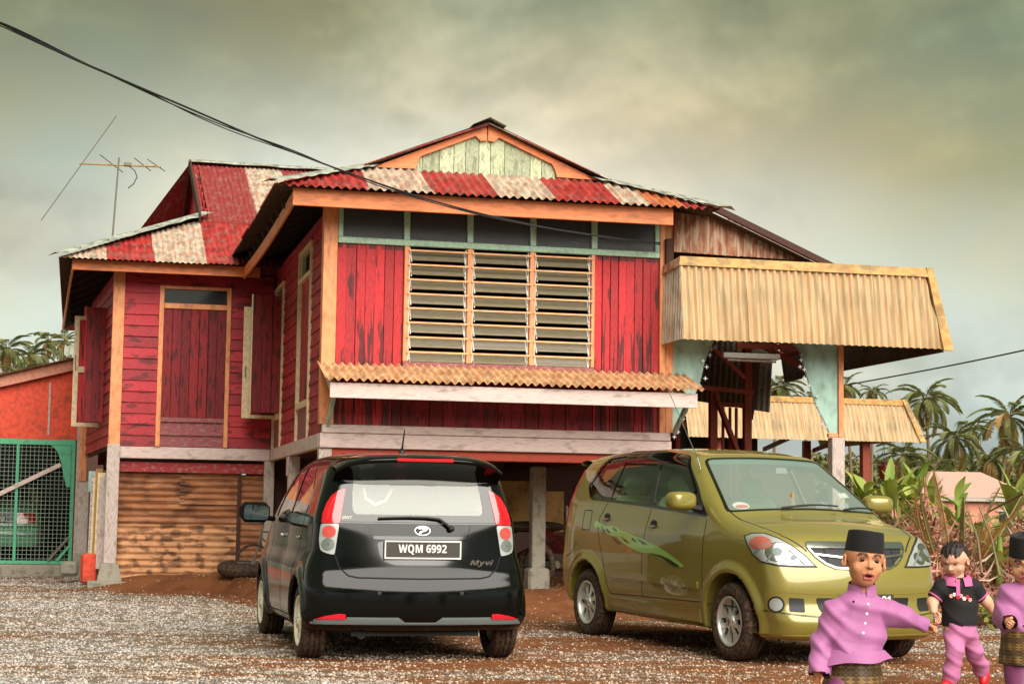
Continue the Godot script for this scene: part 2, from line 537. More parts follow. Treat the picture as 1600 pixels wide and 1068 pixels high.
func make_materials() -> void:
	T["splash"] = splash_picture()
	var G := Vector3(3.0, 3.0, 3.0)
	mat("ground", Color(1, 1, 1), 0.95, "grit", Vector3(1.1, 1.1, 1.1), {"vc": true, "bump": "grit", "bscale": 2.0, "spec": 0.2})
	mat("stone", Color(1, 1, 1), 0.9, "", Vector3.ONE, {"vc": true, "spec": 0.25})
	var vg := Vector3(9.0, 0.6, 9.0)       # grain that runs up and down
	var hg := Vector3(0.6, 9.0, 0.6)       # grain that runs along
	for k in 3:
		var o := Vector3(0.37, 0.61, 0.13) * (k + 1)
		var f: float = [1.0, 0.9, 1.08][k]
		mat("red_h%d" % k, rgb(196 * f, 42 * f, 54 * f), 0.62, "grain", hg, {"off": o, "detail": "wear_dark", "dscale": Vector3(0.35, 0.9, 0.35), "doff": o, "bump": "grain", "bscale": 0.25})
		mat("red_v%d" % k, rgb(212 * f, 38 * f, 46 * f), 0.6, "grain", vg, {"off": o, "detail": "splash", "dscale": Vector3(1.1, 0.476, 1.1), "doff": Vector3(o.x, 0.03, o.z), "bump": "grain", "bscale": 0.25})
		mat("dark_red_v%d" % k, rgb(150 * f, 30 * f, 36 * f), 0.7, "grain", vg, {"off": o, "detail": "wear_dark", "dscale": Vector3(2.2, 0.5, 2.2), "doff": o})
		mat("gable_v%d" % k, rgb(206 * f, 216 * f, 176 * f), 0.7, "grain", Vector3(7, 0.9, 7), {"off": o, "detail": "gable_stain", "dscale": Vector3(0.8, 0.5, 0.8), "doff": o} if false else {"off": o, "detail": "grime", "dscale": Vector3(2.0, 0.5, 2.0), "doff": o})
	mat("orange", rgb(244, 158, 104), 0.55, "soft", Vector3(1.2, 0.5, 1.2), {"detail": "dirt", "dscale": Vector3(0.9, 0.3, 0.9)})
	mat("orange_h", rgb(246, 140, 80), 0.55, "soft", Vector3(0.5, 2, 0.5), {"detail": "dirt", "dscale": Vector3(0.25, 0.7, 0.25)})
	mat("cream", rgb(242, 214, 172), 0.6, "soft", Vector3(1.5, 1.0, 1.5))
	mat("white_beam", rgb(226, 202, 194), 0.75, "soft", hg, {"detail": "dirt", "dscale": Vector3(0.5, 1.4, 0.5), "bump": "grain", "bscale": 0.2})
	mat("white_post", rgb(220, 202, 192), 0.8, "grain", vg, {"detail": "dirt", "dscale": Vector3(1.6, 0.7, 1.6), "bump": "grain", "bscale": 0.3})
	mat("mauve", rgb(170, 92, 96), 0.75, "grain", hg, {"detail": "wear_pale", "dscale": Vector3(0.8, 2.0, 0.8)})
	mat("peeling_red", rgb(176, 48, 52), 0.7, "grain", hg, {"detail": "wear_pale", "dscale": Vector3(0.9, 1.6, 0.9)})
	mat("brick_red", rgb(190, 70, 44), 0.7, "grain", hg)
	mat("mint", rgb(176, 212, 184), 0.55, "soft", Vector3(2, 2, 2), {"detail": "dirt", "dscale": Vector3(0.6, 0.6, 0.6)})
	mat("mint_ply", rgb(176, 210, 196), 0.7, "soft", Vector3(0.5, 0.3, 0.5), {"detail": "dirt", "dscale": Vector3(0.5, 0.3, 0.5)})
	mat("green_paint", rgb(92, 184, 140), 0.5, "soft", G, {"detail": "dirt", "dscale": Vector3(0.8, 0.8, 0.8)})
	mat("dark_glass", rgb(44, 48, 52), 0.08, "", Vector3.ONE, {"spec": 0.6})
	mat("pattern_glass", rgb(58, 62, 66), 0.22, "fine", Vector3(6, 6, 6), {"bump": "grit", "bscale": 0.35, "spec": 0.6})
	mat("louvre_glass", rgb(132, 122, 98), 0.3, "soft", Vector3(0.6, 6, 6), {"spec": 0.6})
	mat("white_metal", rgb(226, 226, 220), 0.45)
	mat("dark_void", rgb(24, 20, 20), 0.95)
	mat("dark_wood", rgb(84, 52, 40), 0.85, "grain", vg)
	mat("soffit", rgb(70, 54, 46), 0.9, "grain", hg)
	mat("sheet_under_or_shaded", rgb(96, 82, 66), 0.8, "blotch", G)  # bare undersides; on the porch skirts the dark stands for shade
	var sg := Vector3(1.3, 0.35, 0.35)
	mat("roof_red", rgb(196, 52, 50), 0.55, "blotch", Vector3(1.0, 0.6, 0.6), {"detail": "wear_pale", "dscale": Vector3(0.7, 0.3, 0.3), "metal": 0.1})
	mat("roof_red_b", rgb(176, 58, 58), 0.6, "fine", Vector3(0.8, 0.5, 0.5), {"detail": "wear_pale", "dscale": Vector3(0.9, 0.4, 0.4), "doff": Vector3(0.4, 0.2, 0.7), "metal": 0.1})
	mat("roof_white", rgb(226, 208, 186), 0.55, "blotch", Vector3(1.0, 0.6, 0.6), {"detail": "rust", "dscale": Vector3(1.7, 0.35, 0.35), "metal": 0.1})
	mat("roof_orange", rgb(226, 120, 64), 0.6, "blotch", Vector3(1.0, 0.6, 0.6), {"detail": "wear_pale", "dscale": Vector3(1.2, 0.5, 0.5)})
	mat("roof_cap", rgb(206, 210, 194), 0.5, "blotch", Vector3(0.8, 0.8, 0.8), {"detail": "grime", "dscale": Vector3(0.5, 0.5, 0.5), "metal": 0.15})
	mat("awning_zinc", rgb(240, 196, 146), 0.6, "blotch", Vector3(0.8, 0.8, 0.8), {"detail": "rust", "dscale": Vector3(1.1, 0.8, 0.8), "metal": 0.1})
	mat("skirt", rgb(204, 176, 134), 0.65, "soft", Vector3(0.7, 0.12, 0.7), {"detail": "runs", "dscale": Vector3(0.8, 0.08, 0.8)})
	mat("skirt_trim", rgb(208, 164, 96), 0.65, "soft", Vector3(0.8, 0.8, 0.8), {"detail": "runs", "dscale": Vector3(0.3, 0.6, 0.3)})
	mat("rusty_panel", rgb(202, 176, 146), 0.7, "soft", Vector3(1.5, 0.2, 1.5), {"detail": "rust_runs", "dscale": Vector3(1.2, 0.3, 1.2)})
	mat("grey_zinc", rgb(206, 200, 186), 0.6, "soft", Vector3(2.0, 0.3, 2.0), {"detail": "runs", "dscale": Vector3(3.0, 0.2, 3.0)})
	mat("rust_zinc", rgb(166, 106, 66), 0.75, "soft", Vector3(0.3, 1.0, 0.3), {"detail": "rust_dark", "dscale": Vector3(0.22, 0.7, 0.22)})
	mat("rust_zinc_b", rgb(220, 160, 112), 0.75, "soft", Vector3(0.3, 1.0, 0.3), {"off": Vector3(0.3, 0.5, 0.2), "detail": "rust_dark", "dscale": Vector3(0.5, 0.9, 0.5), "doff": Vector3(0.35, 0.62, 0.1)})
	mat("concrete", rgb(186, 178, 160), 0.9, "grit", Vector3(1.4, 1.4, 1.4), {"detail": "grime", "dscale": Vector3(0.9, 0.9, 0.9), "bump": "grit", "bscale": 0.6})
	mat("garage_red", rgb(238, 88, 62), 0.8, "soft", Vector3(0.9, 0.9, 0.9), {"detail": "dirt", "dscale": Vector3(0.4, 0.4, 0.4)})
	mat("pink_fascia", rgb(226, 150, 124), 0.7, "soft", Vector3(0.9, 0.9, 0.9))
	mat("red_brown", rgb(150, 62, 38), 0.7, "grain", vg)
	mat("pink_roof", rgb(240, 190, 172), 0.8, "fine", Vector3(0.6, 0.6, 0.6))
	mat("green_stem", rgb(120, 140, 60), 0.7)
	mat("wire", rgb(28, 28, 30), 0.6)
	mat("wire_mesh", rgb(150, 168, 150), 0.5, "", Vector3.ONE, {"metal": 0.4})
	mat("steel", rgb(170, 172, 168), 0.4, "", Vector3.ONE, {"metal": 0.8})
	mat("old_steel", rgb(120, 112, 96), 0.6, "", Vector3.ONE, {"metal": 0.4})
	mat("board_yellow", rgb(196, 150, 84), 0.8, "grain", hg, {"detail": "grime", "dscale": Vector3(0.6, 0.6, 0.6)})
	mat("white_wall", rgb(214, 208, 198), 0.8, "blotch", G)
	mat("bar_paint", rgb(240, 184, 130), 0.55, "soft", Vector3(0.5, 2, 0.5))
	mat("rubber", rgb(46, 41, 37), 0.85, "grit", Vector3(4, 4, 4), {"detail": "mud_splash", "dscale": Vector3(1.6, 1.6, 1.6)})
var house: Node3D

func sheet(called: String, m: Material, parent: Node, org: Vector3, A: Vector3, B: Vector3, a0: float, a1: float, b0: Callable, b1: Callable, lift := 0.0, amp := 0.009, pitch := 0.076, nb := 5, under: Material = null) -> void:
	var N := B.cross(A).normalized()
	if N.y < 0.0: N = -N
	if absf(N.y) < 0.2 and N.z < 0.0: N = -N
	var na := maxi(6, int(ceil((a1 - a0) / pitch * 6.0)))
	var b := MB.new()
	var wob := rng.randf() * 6.0
	var jag := rng.randf_range(-0.018, 0.012)
	b.grid(na, nb, func(i: int, j: int):
		var a := lerpf(a0, a1, i / float(na))
		var lo: float = b0.call(a)
		var hi: float = maxf(lo + 0.0005, b1.call(a))
		var t := lerpf(lo, hi, j / float(nb))
		if j == 0: t += jag
		return org + A * a + B * t + N * (lift + amp * cos(TAU * a / pitch) + 0.004 * sin(t * 3.1 + wob)))
	obj(called, b, m, parent)
	if under:
		var b2 := MB.new()
		b2.grid(na, nb, func(i: int, j: int):
			var a := lerpf(a0, a1, i / float(na))
			var lo: float = b0.call(a)
			var hi: float = maxf(lo + 0.0005, b1.call(a))
			var t := lerpf(lo, hi, j / float(nb))
			return org + A * a + B * t + N * (lift - 0.004 + amp * cos(TAU * a / pitch) + 0.004 * sin(t * 3.1 + wob)))
		obj("sheet_underside", b2, under, parent)

func kc(x: float) -> Callable:
	return func(_a): return x

func part_box(called: String, m: Material, parent: Node, x0: float, x1: float, y0: float, y1: float, z0: float, z1: float, r := 0.005) -> MeshInstance3D:
	var b := MB.new()
	b.cbox(x0, x1, y0, y1, z0, z1, r)
	return obj(called, b, m, parent)

# lapped boards on a plane: P(s, y, out) gives the point s along the wall
func clapboards(parent: Node, P: Callable, s0: float, s1: float, y0: float, y1: float, step := 0.152) -> void:
	var y := y0
	while y < y1 - 0.02:
		var t := minf(y + step + 0.02, y1)
		var j := rng.randf_range(-0.004, 0.004)
		var b := MB.new()
		var lo := 0.026 + j
		var p := []
		for yy in [[y, lo], [t, 0.006]]:
			p.append(P.call(s0, yy[0], -0.01)); p.append(P.call(s1, yy[0], -0.01)); p.append(P.call(s1, yy[0] + j * 0.5, yy[1])); p.append(P.call(s0, yy[0], yy[1]))
		b.hexa(p)
		obj("clapboard", b, M["red_h%d" % rng.randi_range(0, 2)], parent)
		y += step

func planks(parent: Node, x0: float, x1: float, n: int, y0: float, y1: float, z: float, key := "red_v", P = null) -> void:
	var w := (x1 - x0) / n
	for k in n:
		var a := x0 + w * k + rng.randf_range(-0.006, 0.006) * float(k > 0)
		var b := MB.new()
		var d := rng.randf_range(-0.003, 0.003)
		if P != null:
			b.hexa([P.call(a + 0.002, y0, -0.01), P.call(x0 + w * (k + 1) - 0.003, y0, -0.01), P.call(x0 + w * (k + 1) - 0.003, y0, 0.01 + d), P.call(a + 0.002, y0, 0.01 + d), P.call(a + 0.002, y1, -0.01), P.call(x0 + w * (k + 1) - 0.003, y1, -0.01), P.call(x0 + w * (k + 1) - 0.003, y1, 0.01 + d), P.call(a + 0.002, y1, 0.01 + d)])
		else:
			b.cbox(a + 0.002, x0 + w * (k + 1) - 0.002, y0, y1, z - 0.02, z + d, 0.003)
		obj("plank", b, M["%s%d" % [key, rng.randi_range(0, 2)]], parent)

func make_house() -> void:
	house = thing("wooden_house", "red timber house raised on posts with rust streaked corrugated roof and louvre window", "house", HO, HT)
	var H := house
	# ---- floor and frame ----
	part_box("floor", M.dark_wood, H, 0.02, 4.05, 1.90, 2.0, -5.2, -0.11)
	part_box("floor", M.dark_wood, H, -2.2, 6.0, 1.90, 2.0, -13.6, -5.33)
	part_box("floor_beam", M.white_beam, H, -0.045, 4.08, 1.875, 2.038, -0.12, 0.03, 0.006)
	part_box("floor_beam", M.white_beam, H, -0.02, 4.06, 2.042, 2.134, -0.09, 0.05, 0.006)
	part_box("floor_beam", M.white_beam, H, -0.05, 0.03, 1.876, 2.036, -5.27, -0.123, 0.006)
	part_box("floor_beam", M.white_beam, H, -2.27, -0.052, 1.875, 2.037, -5.42, -5.275, 0.006)
	part_box("floor_beam", M.brick_red, H, 0.1, 4.0, 1.765, 1.872, -0.16, -0.03, 0.006)
	part_box("floor_beam", M.peeling_red, H, -2.1, -0.12, 1.69, 1.83, -5.42, -5.37, 0.005)
	for x in [1.0, 2.2, 3.3]:
		part_box("joist", M.dark_wood, H, x, x + 0.09, 1.78, 1.895, -5.2, -0.2, 0.004)
	# ---- posts and their footings ----
	var foot := func(x: float, z: float, y0: float, w: float):
		var b := MB.new()
		var g := y0
		b.hexa([Vector3(x - w, g, z - w), Vector3(x + w, g, z - w), Vector3(x + w, g, z + w), Vector3(x - w, g, z + w), Vector3(x - w * 0.68, g + 0.24, z - w * 0.68), Vector3(x + w * 0.68, g + 0.24, z - w * 0.68), Vector3(x + w * 0.68, g + 0.24, z + w * 0.68), Vector3(x - w * 0.68, g + 0.24, z + w * 0.68)])
		obj("footing", b, M.concrete, H)
		part_box("footing_slab", M.concrete, H, x - w * 1.75, x + w * 1.75, g - 0.22, g - 0.001, z - w * 1.75, z + w * 1.75, 0.012)
	foot.call(-2.19, -5.26, 0.2, 0.165)
	part_box("post", M.white_post, H, -2.275, -2.105, 0.44, 2.06, -5.34, -5.18, 0.006)
	part_box("post", M.white_post, H, -0.12, 0.02, 0.1, 1.874, -5.42, -5.29, 0.006)
	part_box("post", M.white_post, H, -0.045, 0.1, 0.1, 1.874, -3.1, -2.96, 0.006)
	part_box("post_cap", M.white_beam, H, -0.06, -0.0495, 1.62, 1.86, -3.13, -2.93, 0.003)
	part_box("post", M.white_post, H, -0.045, 0.1, 0.1, 1.874, -0.16, -0.015, 0.006)
	part_box("post", M.white_post, H, 3.93, 4.08, 0.1, 1.874, -0.16, -0.015, 0.006)
	# concrete pillar under the front room
	part_box("pillar", M.concrete, H, 2.78, 2.95, 0.3, 1.76, -1.6, -1.43, 0.012)
	part_box("pillar_base", M.concrete, H, 2.73, 3.0, 0.1, 0.52, -1.66, -1.38, 0.03)
	# ---- front wall ----
	var fw := part_box("front_wall", M.dark_wood, H, 0.1, 0.9, 2.0, 4.6, -0.09, -0.045)
	obj("wall_backing", _bx(3.11, 3.95, 2.0, 4.6, -0.09, -0.045), M.dark_wood, fw)
	obj("wall_backing", _bx(0.9, 3.11, 2.0, 2.84, -0.09, -0.045), M.dark_wood, fw)
	planks(fw, 0.112, 0.872, 7, 2.136, 4.19, -0.012)
	planks(fw, 3.13, 3.925, 8, 2.136, 4.19, -0.012)
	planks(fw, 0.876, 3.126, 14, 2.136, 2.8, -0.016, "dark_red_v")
	part_box("sill_board", M.mauve, fw, 0.876, 3.13, 2.803, 2.866, -0.04, 0.035, 0.004)
	part_box("corner_post", M.orange, H, -0.052, 0.108, 2.136, 4.62, -0.14, 0.02, 0.006)
	part_box("corner_post", M.orange, H, 3.93, 4.005, 2.136, 4.6, -0.12, 0.024, 0.006)
	part_box("corner_post", M.orange, H, 4.009, 4.1, 2.136, 4.6, -0.12, 0.012, 0.006)
	# fanlights over the window
	var fl := part_box("fanlight", M.mint, H, 0.112, 3.926, 4.192, 4.262, -0.05, 0.022, 0.006)
	var st := [0.112, 0.865, 1.605, 2.352, 3.092, 3.87]
	for k in 6:
		var w := 0.07 if k > 0 and k < 5 else 0.055
		part_box("stile", M.mint, fl, st[k], st[k] + w, 4.264, 4.62, -0.05, 0.018, 0.005)
		if k < 5:
			part_box("pane", M.pattern_glass, fl, st[k] + w, st[k + 1], 4.263, 4.62, -0.024, -0.018, 0.001)
	# louvre window
	var lw := part_box("louvre_window", M.orange, H, 0.876, 0.93, 2.87, 4.19, -0.07, 0.03, 0.005)
	var bays := [[0.934, 1.605], [1.675, 2.345], [2.415, 3.085]]
	for k in 3:
		var x0: float = bays[k][0]
		var x1: float = bays[k][1]
		part_box("mullion", M.orange, lw, x1 + 0.004, (bays[k + 1][0] - 0.004) if k < 2 else 3.13, 2.87, 4.19, -0.07, 0.03, 0.005)
		part_box("louvre_channel", M.white_metal, lw, x0 + 0.001, x0 + 0.014, 2.88, 4.18, -0.06, -0.01, 0.002)
		part_box("louvre_channel", M.white_metal, lw, x1 - 0.014, x1 - 0.001, 2.88, 4.18, -0.06, -0.01, 0.002)
		for q in 8:
			var y := 4.135 - 0.1655 * q
			var sag := rng.randf_range(-0.003, 0.003)
			var bl := MB.new()
			var tl := rng.randf_range(-0.006, 0.006)
			# a blade standing open: top edge inside, lower edge outside
			bl.hexa([Vector3(x0 + 0.02, y - 0.106, 0.012 + tl), Vector3(x1 - 0.02, y - 0.106, 0.012 + tl), Vector3(x1 - 0.02, y - 0.103, 0.018 + tl), Vector3(x0 + 0.02, y - 0.103, 0.018 + tl), Vector3(x0 + 0.02, y - 0.004, -0.062 - tl), Vector3(x1 - 0.02, y - 0.004, -0.062 - tl), Vector3(x1 - 0.02, y, -0.056 - tl), Vector3(x0 + 0.02, y, -0.056 - tl)])
			obj("louvre_blade", bl, M.louvre_glass, lw)
			for s in 2:
				var cb := MB.new()
				var cx := x0 + 0.024 if s == 0 else x1 - 0.024
				cb.bar(Vector3(cx, y - 0.125, 0.022), Vector3(cx, y + 0.004, -0.055), 0.012, 0.012, Vector3.RIGHT)
				obj("blade_clip", cb, M.white_metal, lw)
			var rb := MB.new()
			rb.cbox(x0 - 0.02, x1 + 0.02, y - 0.008 + sag, y + 0.014 + sag, 0.03, 0.05, 0.004)
			obj("window_bar", rb, M.bar_paint, lw)
	# dark room behind the window
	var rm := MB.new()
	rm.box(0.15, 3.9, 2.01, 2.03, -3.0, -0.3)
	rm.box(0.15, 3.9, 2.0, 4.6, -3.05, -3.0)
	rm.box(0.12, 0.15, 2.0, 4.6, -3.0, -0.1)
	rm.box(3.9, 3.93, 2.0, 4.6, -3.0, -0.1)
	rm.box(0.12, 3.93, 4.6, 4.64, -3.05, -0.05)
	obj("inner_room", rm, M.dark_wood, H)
	# ---- side wall of the front room, facing left ----
	var S := func(s: float, y: float, o: float): return Vector3(-0.0 - o, y, -s)
	var sw := obj("side_wall", _bx(0.03, 0.07, 2.0, 4.6, -5.28, -0.14), M.dark_wood, H)
	clapboards(sw, S, 0.142, 1.24, 2.04, 4.58)
	clapboards(sw, S, 2.46, 4.22, 2.04, 4.58)
	clapboards(sw, S, 1.24, 2.46, 4.42, 4.58)
	clapboards(sw, S, 4.22, 5.26, 4.3, 4.58)
	for w in [[1.24, 2.46, 4.4], [4.22, 5.25, 4.28]]:
		var wn := MB.new()
		wn.box(-0.045, 0.03, 2.04, w[2], -w[0] - 0.05, -w[0])
		wn.box(-0.045, 0.03, 2.04, w[2], -w[1], -w[1] + 0.05)
		wn.box(-0.043, 0.03, w[2] - 0.055, w[2] - 0.001, -w[1] + 0.051, -w[0] - 0.051)
		wn.box(-0.043, 0.03, 4.0, 4.05, -w[1] + 0.051, -w[0] - 0.051)
		wn.box(-0.043, 0.03, 2.42, 2.5, -w[1] + 0.051, -w[0] - 0.051)
		var wo := obj("side_window", wn, M.cream, H)
		obj("pane", _bx(0.0, 0.006, 4.052, w[2] - 0.057, -w[1] + 0.052, -w[0] - 0.052), M.dark_glass, wo)
		obj("window_panel_or_void", _bx(-0.012, 0.02, 2.045, 2.418, -w[1] + 0.052, -w[0] - 0.052), M.mauve, wo)
		if w[0] < 2.0:
			planks(wo, w[0] + 0.052, w[1] - 0.052, 6, 2.502, 3.998, 0.0, "red_v", func(s, y, o): return Vector3(0.01 - o, y, -s))
		else:
			obj("window_panel_or_void", _bx(0.02, 0.03, 2.502, 3.998, -w[1] + 0.052, -w[0] - 0.052), M.dark_void, wo)  # black sheet filling the open window stands for the unlit room
	# open shutters of the far side window
	var sh := part_box("shutter", M.dark_red_v0, H, -0.425, -0.03, 2.49, 4.085, -4.335, -4.315, 0.003)
	planks(sh, -0.425, -0.03, 3, 2.492, 4.083, -4.285, "dark_red_v")
	part_box("shutter_frame", M.cream, sh, -0.445, -0.428, 2.47, 4.09, -4.345, -4.28, 0.003)
	var sh2 := part_box("shutter", M.red_v1, H, -0.48, -0.05, 2.46, 3.97, -4.90, -4.88, 0.003)
	part_box("shutter_frame", M.cream, sh2, -0.5, -0.38, 2.44, 3.98, -4.878, -4.85, 0.004)
	part_box("shutter_frame", M.cream, sh2, -0.379, -0.05, 2.44, 2.49, -4.878, -4.852, 0.004)
	part_box("latch", M.old_steel, sh2, -0.47, -0.455, 3.0, 3.16, -4.849, -4.835, 0.002)
	# ---- left wing front ----
	var L := func(s: float, y: float, o: float): return Vector3(s, y, -5.3 + o)
	var lf := obj("left_wall", _bx(-2.2, 0.03, 2.0, 4.5, -5.4, -5.33), M.dark_wood, H)
	clapboards(lf, L, -2.105, -1.625, 2.04, 4.46)
	clapboards(lf, L, -0.655, -0.052, 2.04, 4.46)
	clapboards(lf, L, -1.625, -0.655, 4.285, 4.46)
	part_box("corner_post", M.orange, H, -2.265, -2.107, 2.062, 4.46, -5.4, -5.262, 0.006)
	var dr := part_box("window_door", M.orange, H, -1.635, -1.57, 2.042, 4.28, -5.33, -5.255, 0.005)
	part_box("door_frame", M.orange, dr, -0.705, -0.645, 2.042, 4.28, -5.33, -5.255, 0.005)
	part_box("door_frame", M.orange, dr, -1.569, -0.706, 4.235, 4.28, -5.33, -5.256, 0.005)
	part_box("door_frame", M.orange, dr, -1.569, -0.706, 3.96, 4.035, -5.33, -5.254, 0.005)
	part_box("pane", M.dark_glass, dr, -1.569, -0.706, 4.036, 4.234, -5.305, -5.3, 0.001)
	planks(dr, -1.569, -0.706, 7, 2.45, 3.958, -5.278, "dark_red_v")
	part_box("door_rail", M.mauve, dr, -1.569, -0.706, 2.385, 2.448, -5.32, -5.262, 0.004)
	part_box("door_rail", M.mauve, dr, -1.569, -0.706, 2.2, 2.235, -5.32, -5.268, 0.004)
	part_box("door_panel", M.mauve, dr, -1.569, -0.706, 2.045, 2.384, -5.32, -5.29, 0.003)
	part_box("bolt", M.old_steel, dr, -0.83, -0.818, 2.28, 2.42, -5.26, -5.25, 0.002)
	# ---- left wall, swinging out a little towards the back ----
	var q0 := Vector3(-2.245, 0, -5.3)
	var qd := (Vector3(-2.53, 0, -9.4) - q0)
	var ql := qd.length()
	qd = qd / ql
	var qn := Vector3(qd.z, 0, -qd.x)
	if qn.x > 0: qn = -qn
	var W := func(s: float, y: float, o: float): return q0 + qd * s + qn * o + Vector3(0, y, 0)
	var bk := MB.new()
	bk.hexa([W.call(0, 2.0, -0.06), W.call(ql, 2.0, -0.06), W.call(ql, 2.0, -0.02), W.call(0, 2.0, -0.02), W.call(0, 4.46, -0.06), W.call(ql, 4.46, -0.06), W.call(ql, 4.46, -0.02), W.call(0, 4.46, -0.02)])
	var le := obj("end_wall", bk, M.dark_wood, H)
	clapboards(le, W, 0.05, ql - 0.05, 2.04, 4.44)
	part_box("corner_post", M.orange, H, -2.64, -2.52, 1.62, 4.4, -9.5, -9.38, 0.005)
	part_box("post", M.white_post, H, -2.63, -2.47, 0.3, 1.615, -9.55, -9.4, 0.005)
	foot.call(-2.56, -9.48, 0.25, 0.14)
	# its two open shutters
	var s3 := part_box("shutter", M.dark_red_v1, H, -2.6, -2.3, 2.41, 4.06, -6.43, -6.405, 0.003)
	planks(s3, -2.6, -2.3, 3, 2.412, 4.058, -6.385, "dark_red_v")
	part_box("shutter_frame", M.red_v0, s3, -2.618, -2.602, 2.405, 4.07, -6.43, -6.38, 0.003)
	var s4 := part_box("shutter", M.red_v2, H, -2.76, -2.33, 2.38, 3.98, -7.03, -7.01, 0.003)
	for f in [[-2.775, -2.7, 2.37, 3.99], [-2.699, -2.33, 2.37, 2.43], [-2.699, -2.33, 3.93, 3.99], [-2.699, -2.33, 3.16, 3.25]]:
		part_box("shutter_frame", M.cream, s4, f[0], f[1], f[2], f[3], -7.008, -6.985, 0.003)
	part_box("latch", M.old_steel, s4, -2.75, -2.74, 3.18, 3.42, -6.984, -6.97, 0.002)
	# remaining walls, seen only past the house
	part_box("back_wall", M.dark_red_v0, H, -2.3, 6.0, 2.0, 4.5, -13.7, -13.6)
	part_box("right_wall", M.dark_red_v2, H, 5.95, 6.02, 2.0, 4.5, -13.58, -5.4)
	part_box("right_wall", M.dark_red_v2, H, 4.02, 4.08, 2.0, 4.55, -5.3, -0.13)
	# ---- rusted sheets closing the space under the left wing ----
	for r in [[-2.1, -1.2, 1.30, 1.70, "rust_zinc", 0.0], [-1.25, -0.42, 1.26, 1.70, "rust_zinc", 0.008], [-2.1, -0.42, 0.93, 1.34, "rust_zinc", -0.012], [-2.1, -0.42, 0.24, 0.97, "rust_zinc_b", 0.012], [-0.44, -0.1, 0.3, 1.68, "rust_zinc", -0.02]]:
		var z: float = -5.46 + r[5]
		var x0: float = r[0]
		var x1: float = r[1]
		var up: float = r[3] - r[2]
		var bw := rng.randf() * 5.0
		sheet("zinc_sheet", M[r[4]], H, Vector3(x0, r[2], z), Vector3.UP, Vector3.RIGHT, 0.0, up, kc(0.0), kc(x1 - x0), 0.0, 0.014, 0.09, 14)
	part_box("batten", M.dark_wood, H, -0.475, -0.425, 0.28, 1.7, -5.43, -5.4, 0.004)
	# ---- eaves boards ----
	var fa := MB.new()
	fa.cbox(-0.47, 3.925, 4.505, 4.7, 0.49, 0.52, 0.005)
	obj("fascia", fa, M.orange_h, H)
	var sf := MB.new()
	var prev := []
	for k in 13:
		var t := k / 12.0
		var z := lerpf(0.489, -4.83, t)
		var y := lerpf(4.515, 4.36, t) - 0.05 * sin(PI * t)
		var x := lerpf(-0.468, -0.53, t)
		var ring := [Vector3(x, y, z), Vector3(x + 0.025, y, z), Vector3(x + 0.025, y + 0.15, z), Vector3(x, y + 0.15, z)]
		if k: sf.hexa([prev[0], prev[1], ring[1], ring[0], prev[3], prev[2], ring[2], ring[3]])
		prev = ring
	obj("fascia", sf, M.orange_h, H)
	part_box("fascia", M.orange_h, H, -2.83, -0.3, 4.385, 4.53, -4.83, -4.80, 0.005)
	var lfz := MB.new()
	for k in 6:
		var za := -4.83 - k * 1.45
		var zb := za - 1.45
		var xa := lerpf(-2.83, -3.02, k / 6.0)
		var xb := lerpf(-2.83, -3.02, (k + 1) / 6.0)
		var ya := 4.385 + 0.03 * sin(k * 1.1)
		var yb := 4.385 + 0.03 * sin((k + 1) * 1.1)
		lfz.hexa([Vector3(xa, ya, za), Vector3(xa + 0.025, ya, za), Vector3(xb + 0.025, yb, zb), Vector3(xb, yb, zb), Vector3(xa, ya + 0.14, za), Vector3(xa + 0.025, ya + 0.14, za), Vector3(xb + 0.025, yb + 0.14, zb), Vector3(xb, yb + 0.14, zb)])
	obj("fascia", lfz, M.orange_h, H)
	# rafters under the eaves
	for k in 9:
		var z := -0.2 - k * 0.58
		var b := MB.new()
		b.bar(Vector3(-0.5, 4.62, z), Vector3(0.1, 4.84, z), 0.05, 0.09)
		obj("rafter", b, M.soffit, H)
	for k in 9:
		var z := -5.2 - k * 0.9
		var b := MB.new()
		b.bar(Vector3(-2.86, 4.47, z), Vector3(-2.2, 4.8, z), 0.05, 0.09)
		obj("rafter", b, M.soffit, H)
	for k in 4:
		var x := -2.4 + k * 0.5
		var b := MB.new()
		b.bar(Vector3(x, 4.42, -4.85), Vector3(x, 4.68, -5.4), 0.05, 0.09)
		obj("rafter", b, M.soffit, H)
	# ---- main roof ----
	var ph := atan(0.47)
	var B1 := Vector3(0, sin(ph), -cos(ph))
	var ridge := 5.36
	var hipb := func(a): return clampf((a + 3.0) / 1.96 * 2.12, 0.0, 2.12)
	var strips := [[-3.0, -2.36, "roof_white"], [-2.38, -1.74, "roof_red"], [-1.76, -1.04, "roof_white"]]
	for s in strips:
		sheet("roof_sheet", M[s[2]], H, Vector3(0, 4.52, -4.62), Vector3.RIGHT, B1, s[0], s[1], kc(0.0), hipb, rng.randf_range(0, 0.008), 0.009, 0.076, 5, M.sheet_under_or_shaded)
	var ups := [[-1.06, -0.16, "roof_red_b"], [-0.18, 0.45, "roof_white"], [0.43, 1.1, "roof_red_b"], [1.08, 1.75, "roof_orange"], [1.73, 2.5, "roof_red"], [2.48, 3.3, "roof_white"], [3.28, 4.1, "roof_red_b"], [4.08, 4.9, "roof_red"]]
	for s in ups:
		sheet("roof_sheet", M[s[2]], H, Vector3(0, 4.52, -4.62), Vector3.RIGHT, B1, s[0], s[1], kc(2.0), kc(ridge), 0.012 + rng.randf_range(0, 0.006))
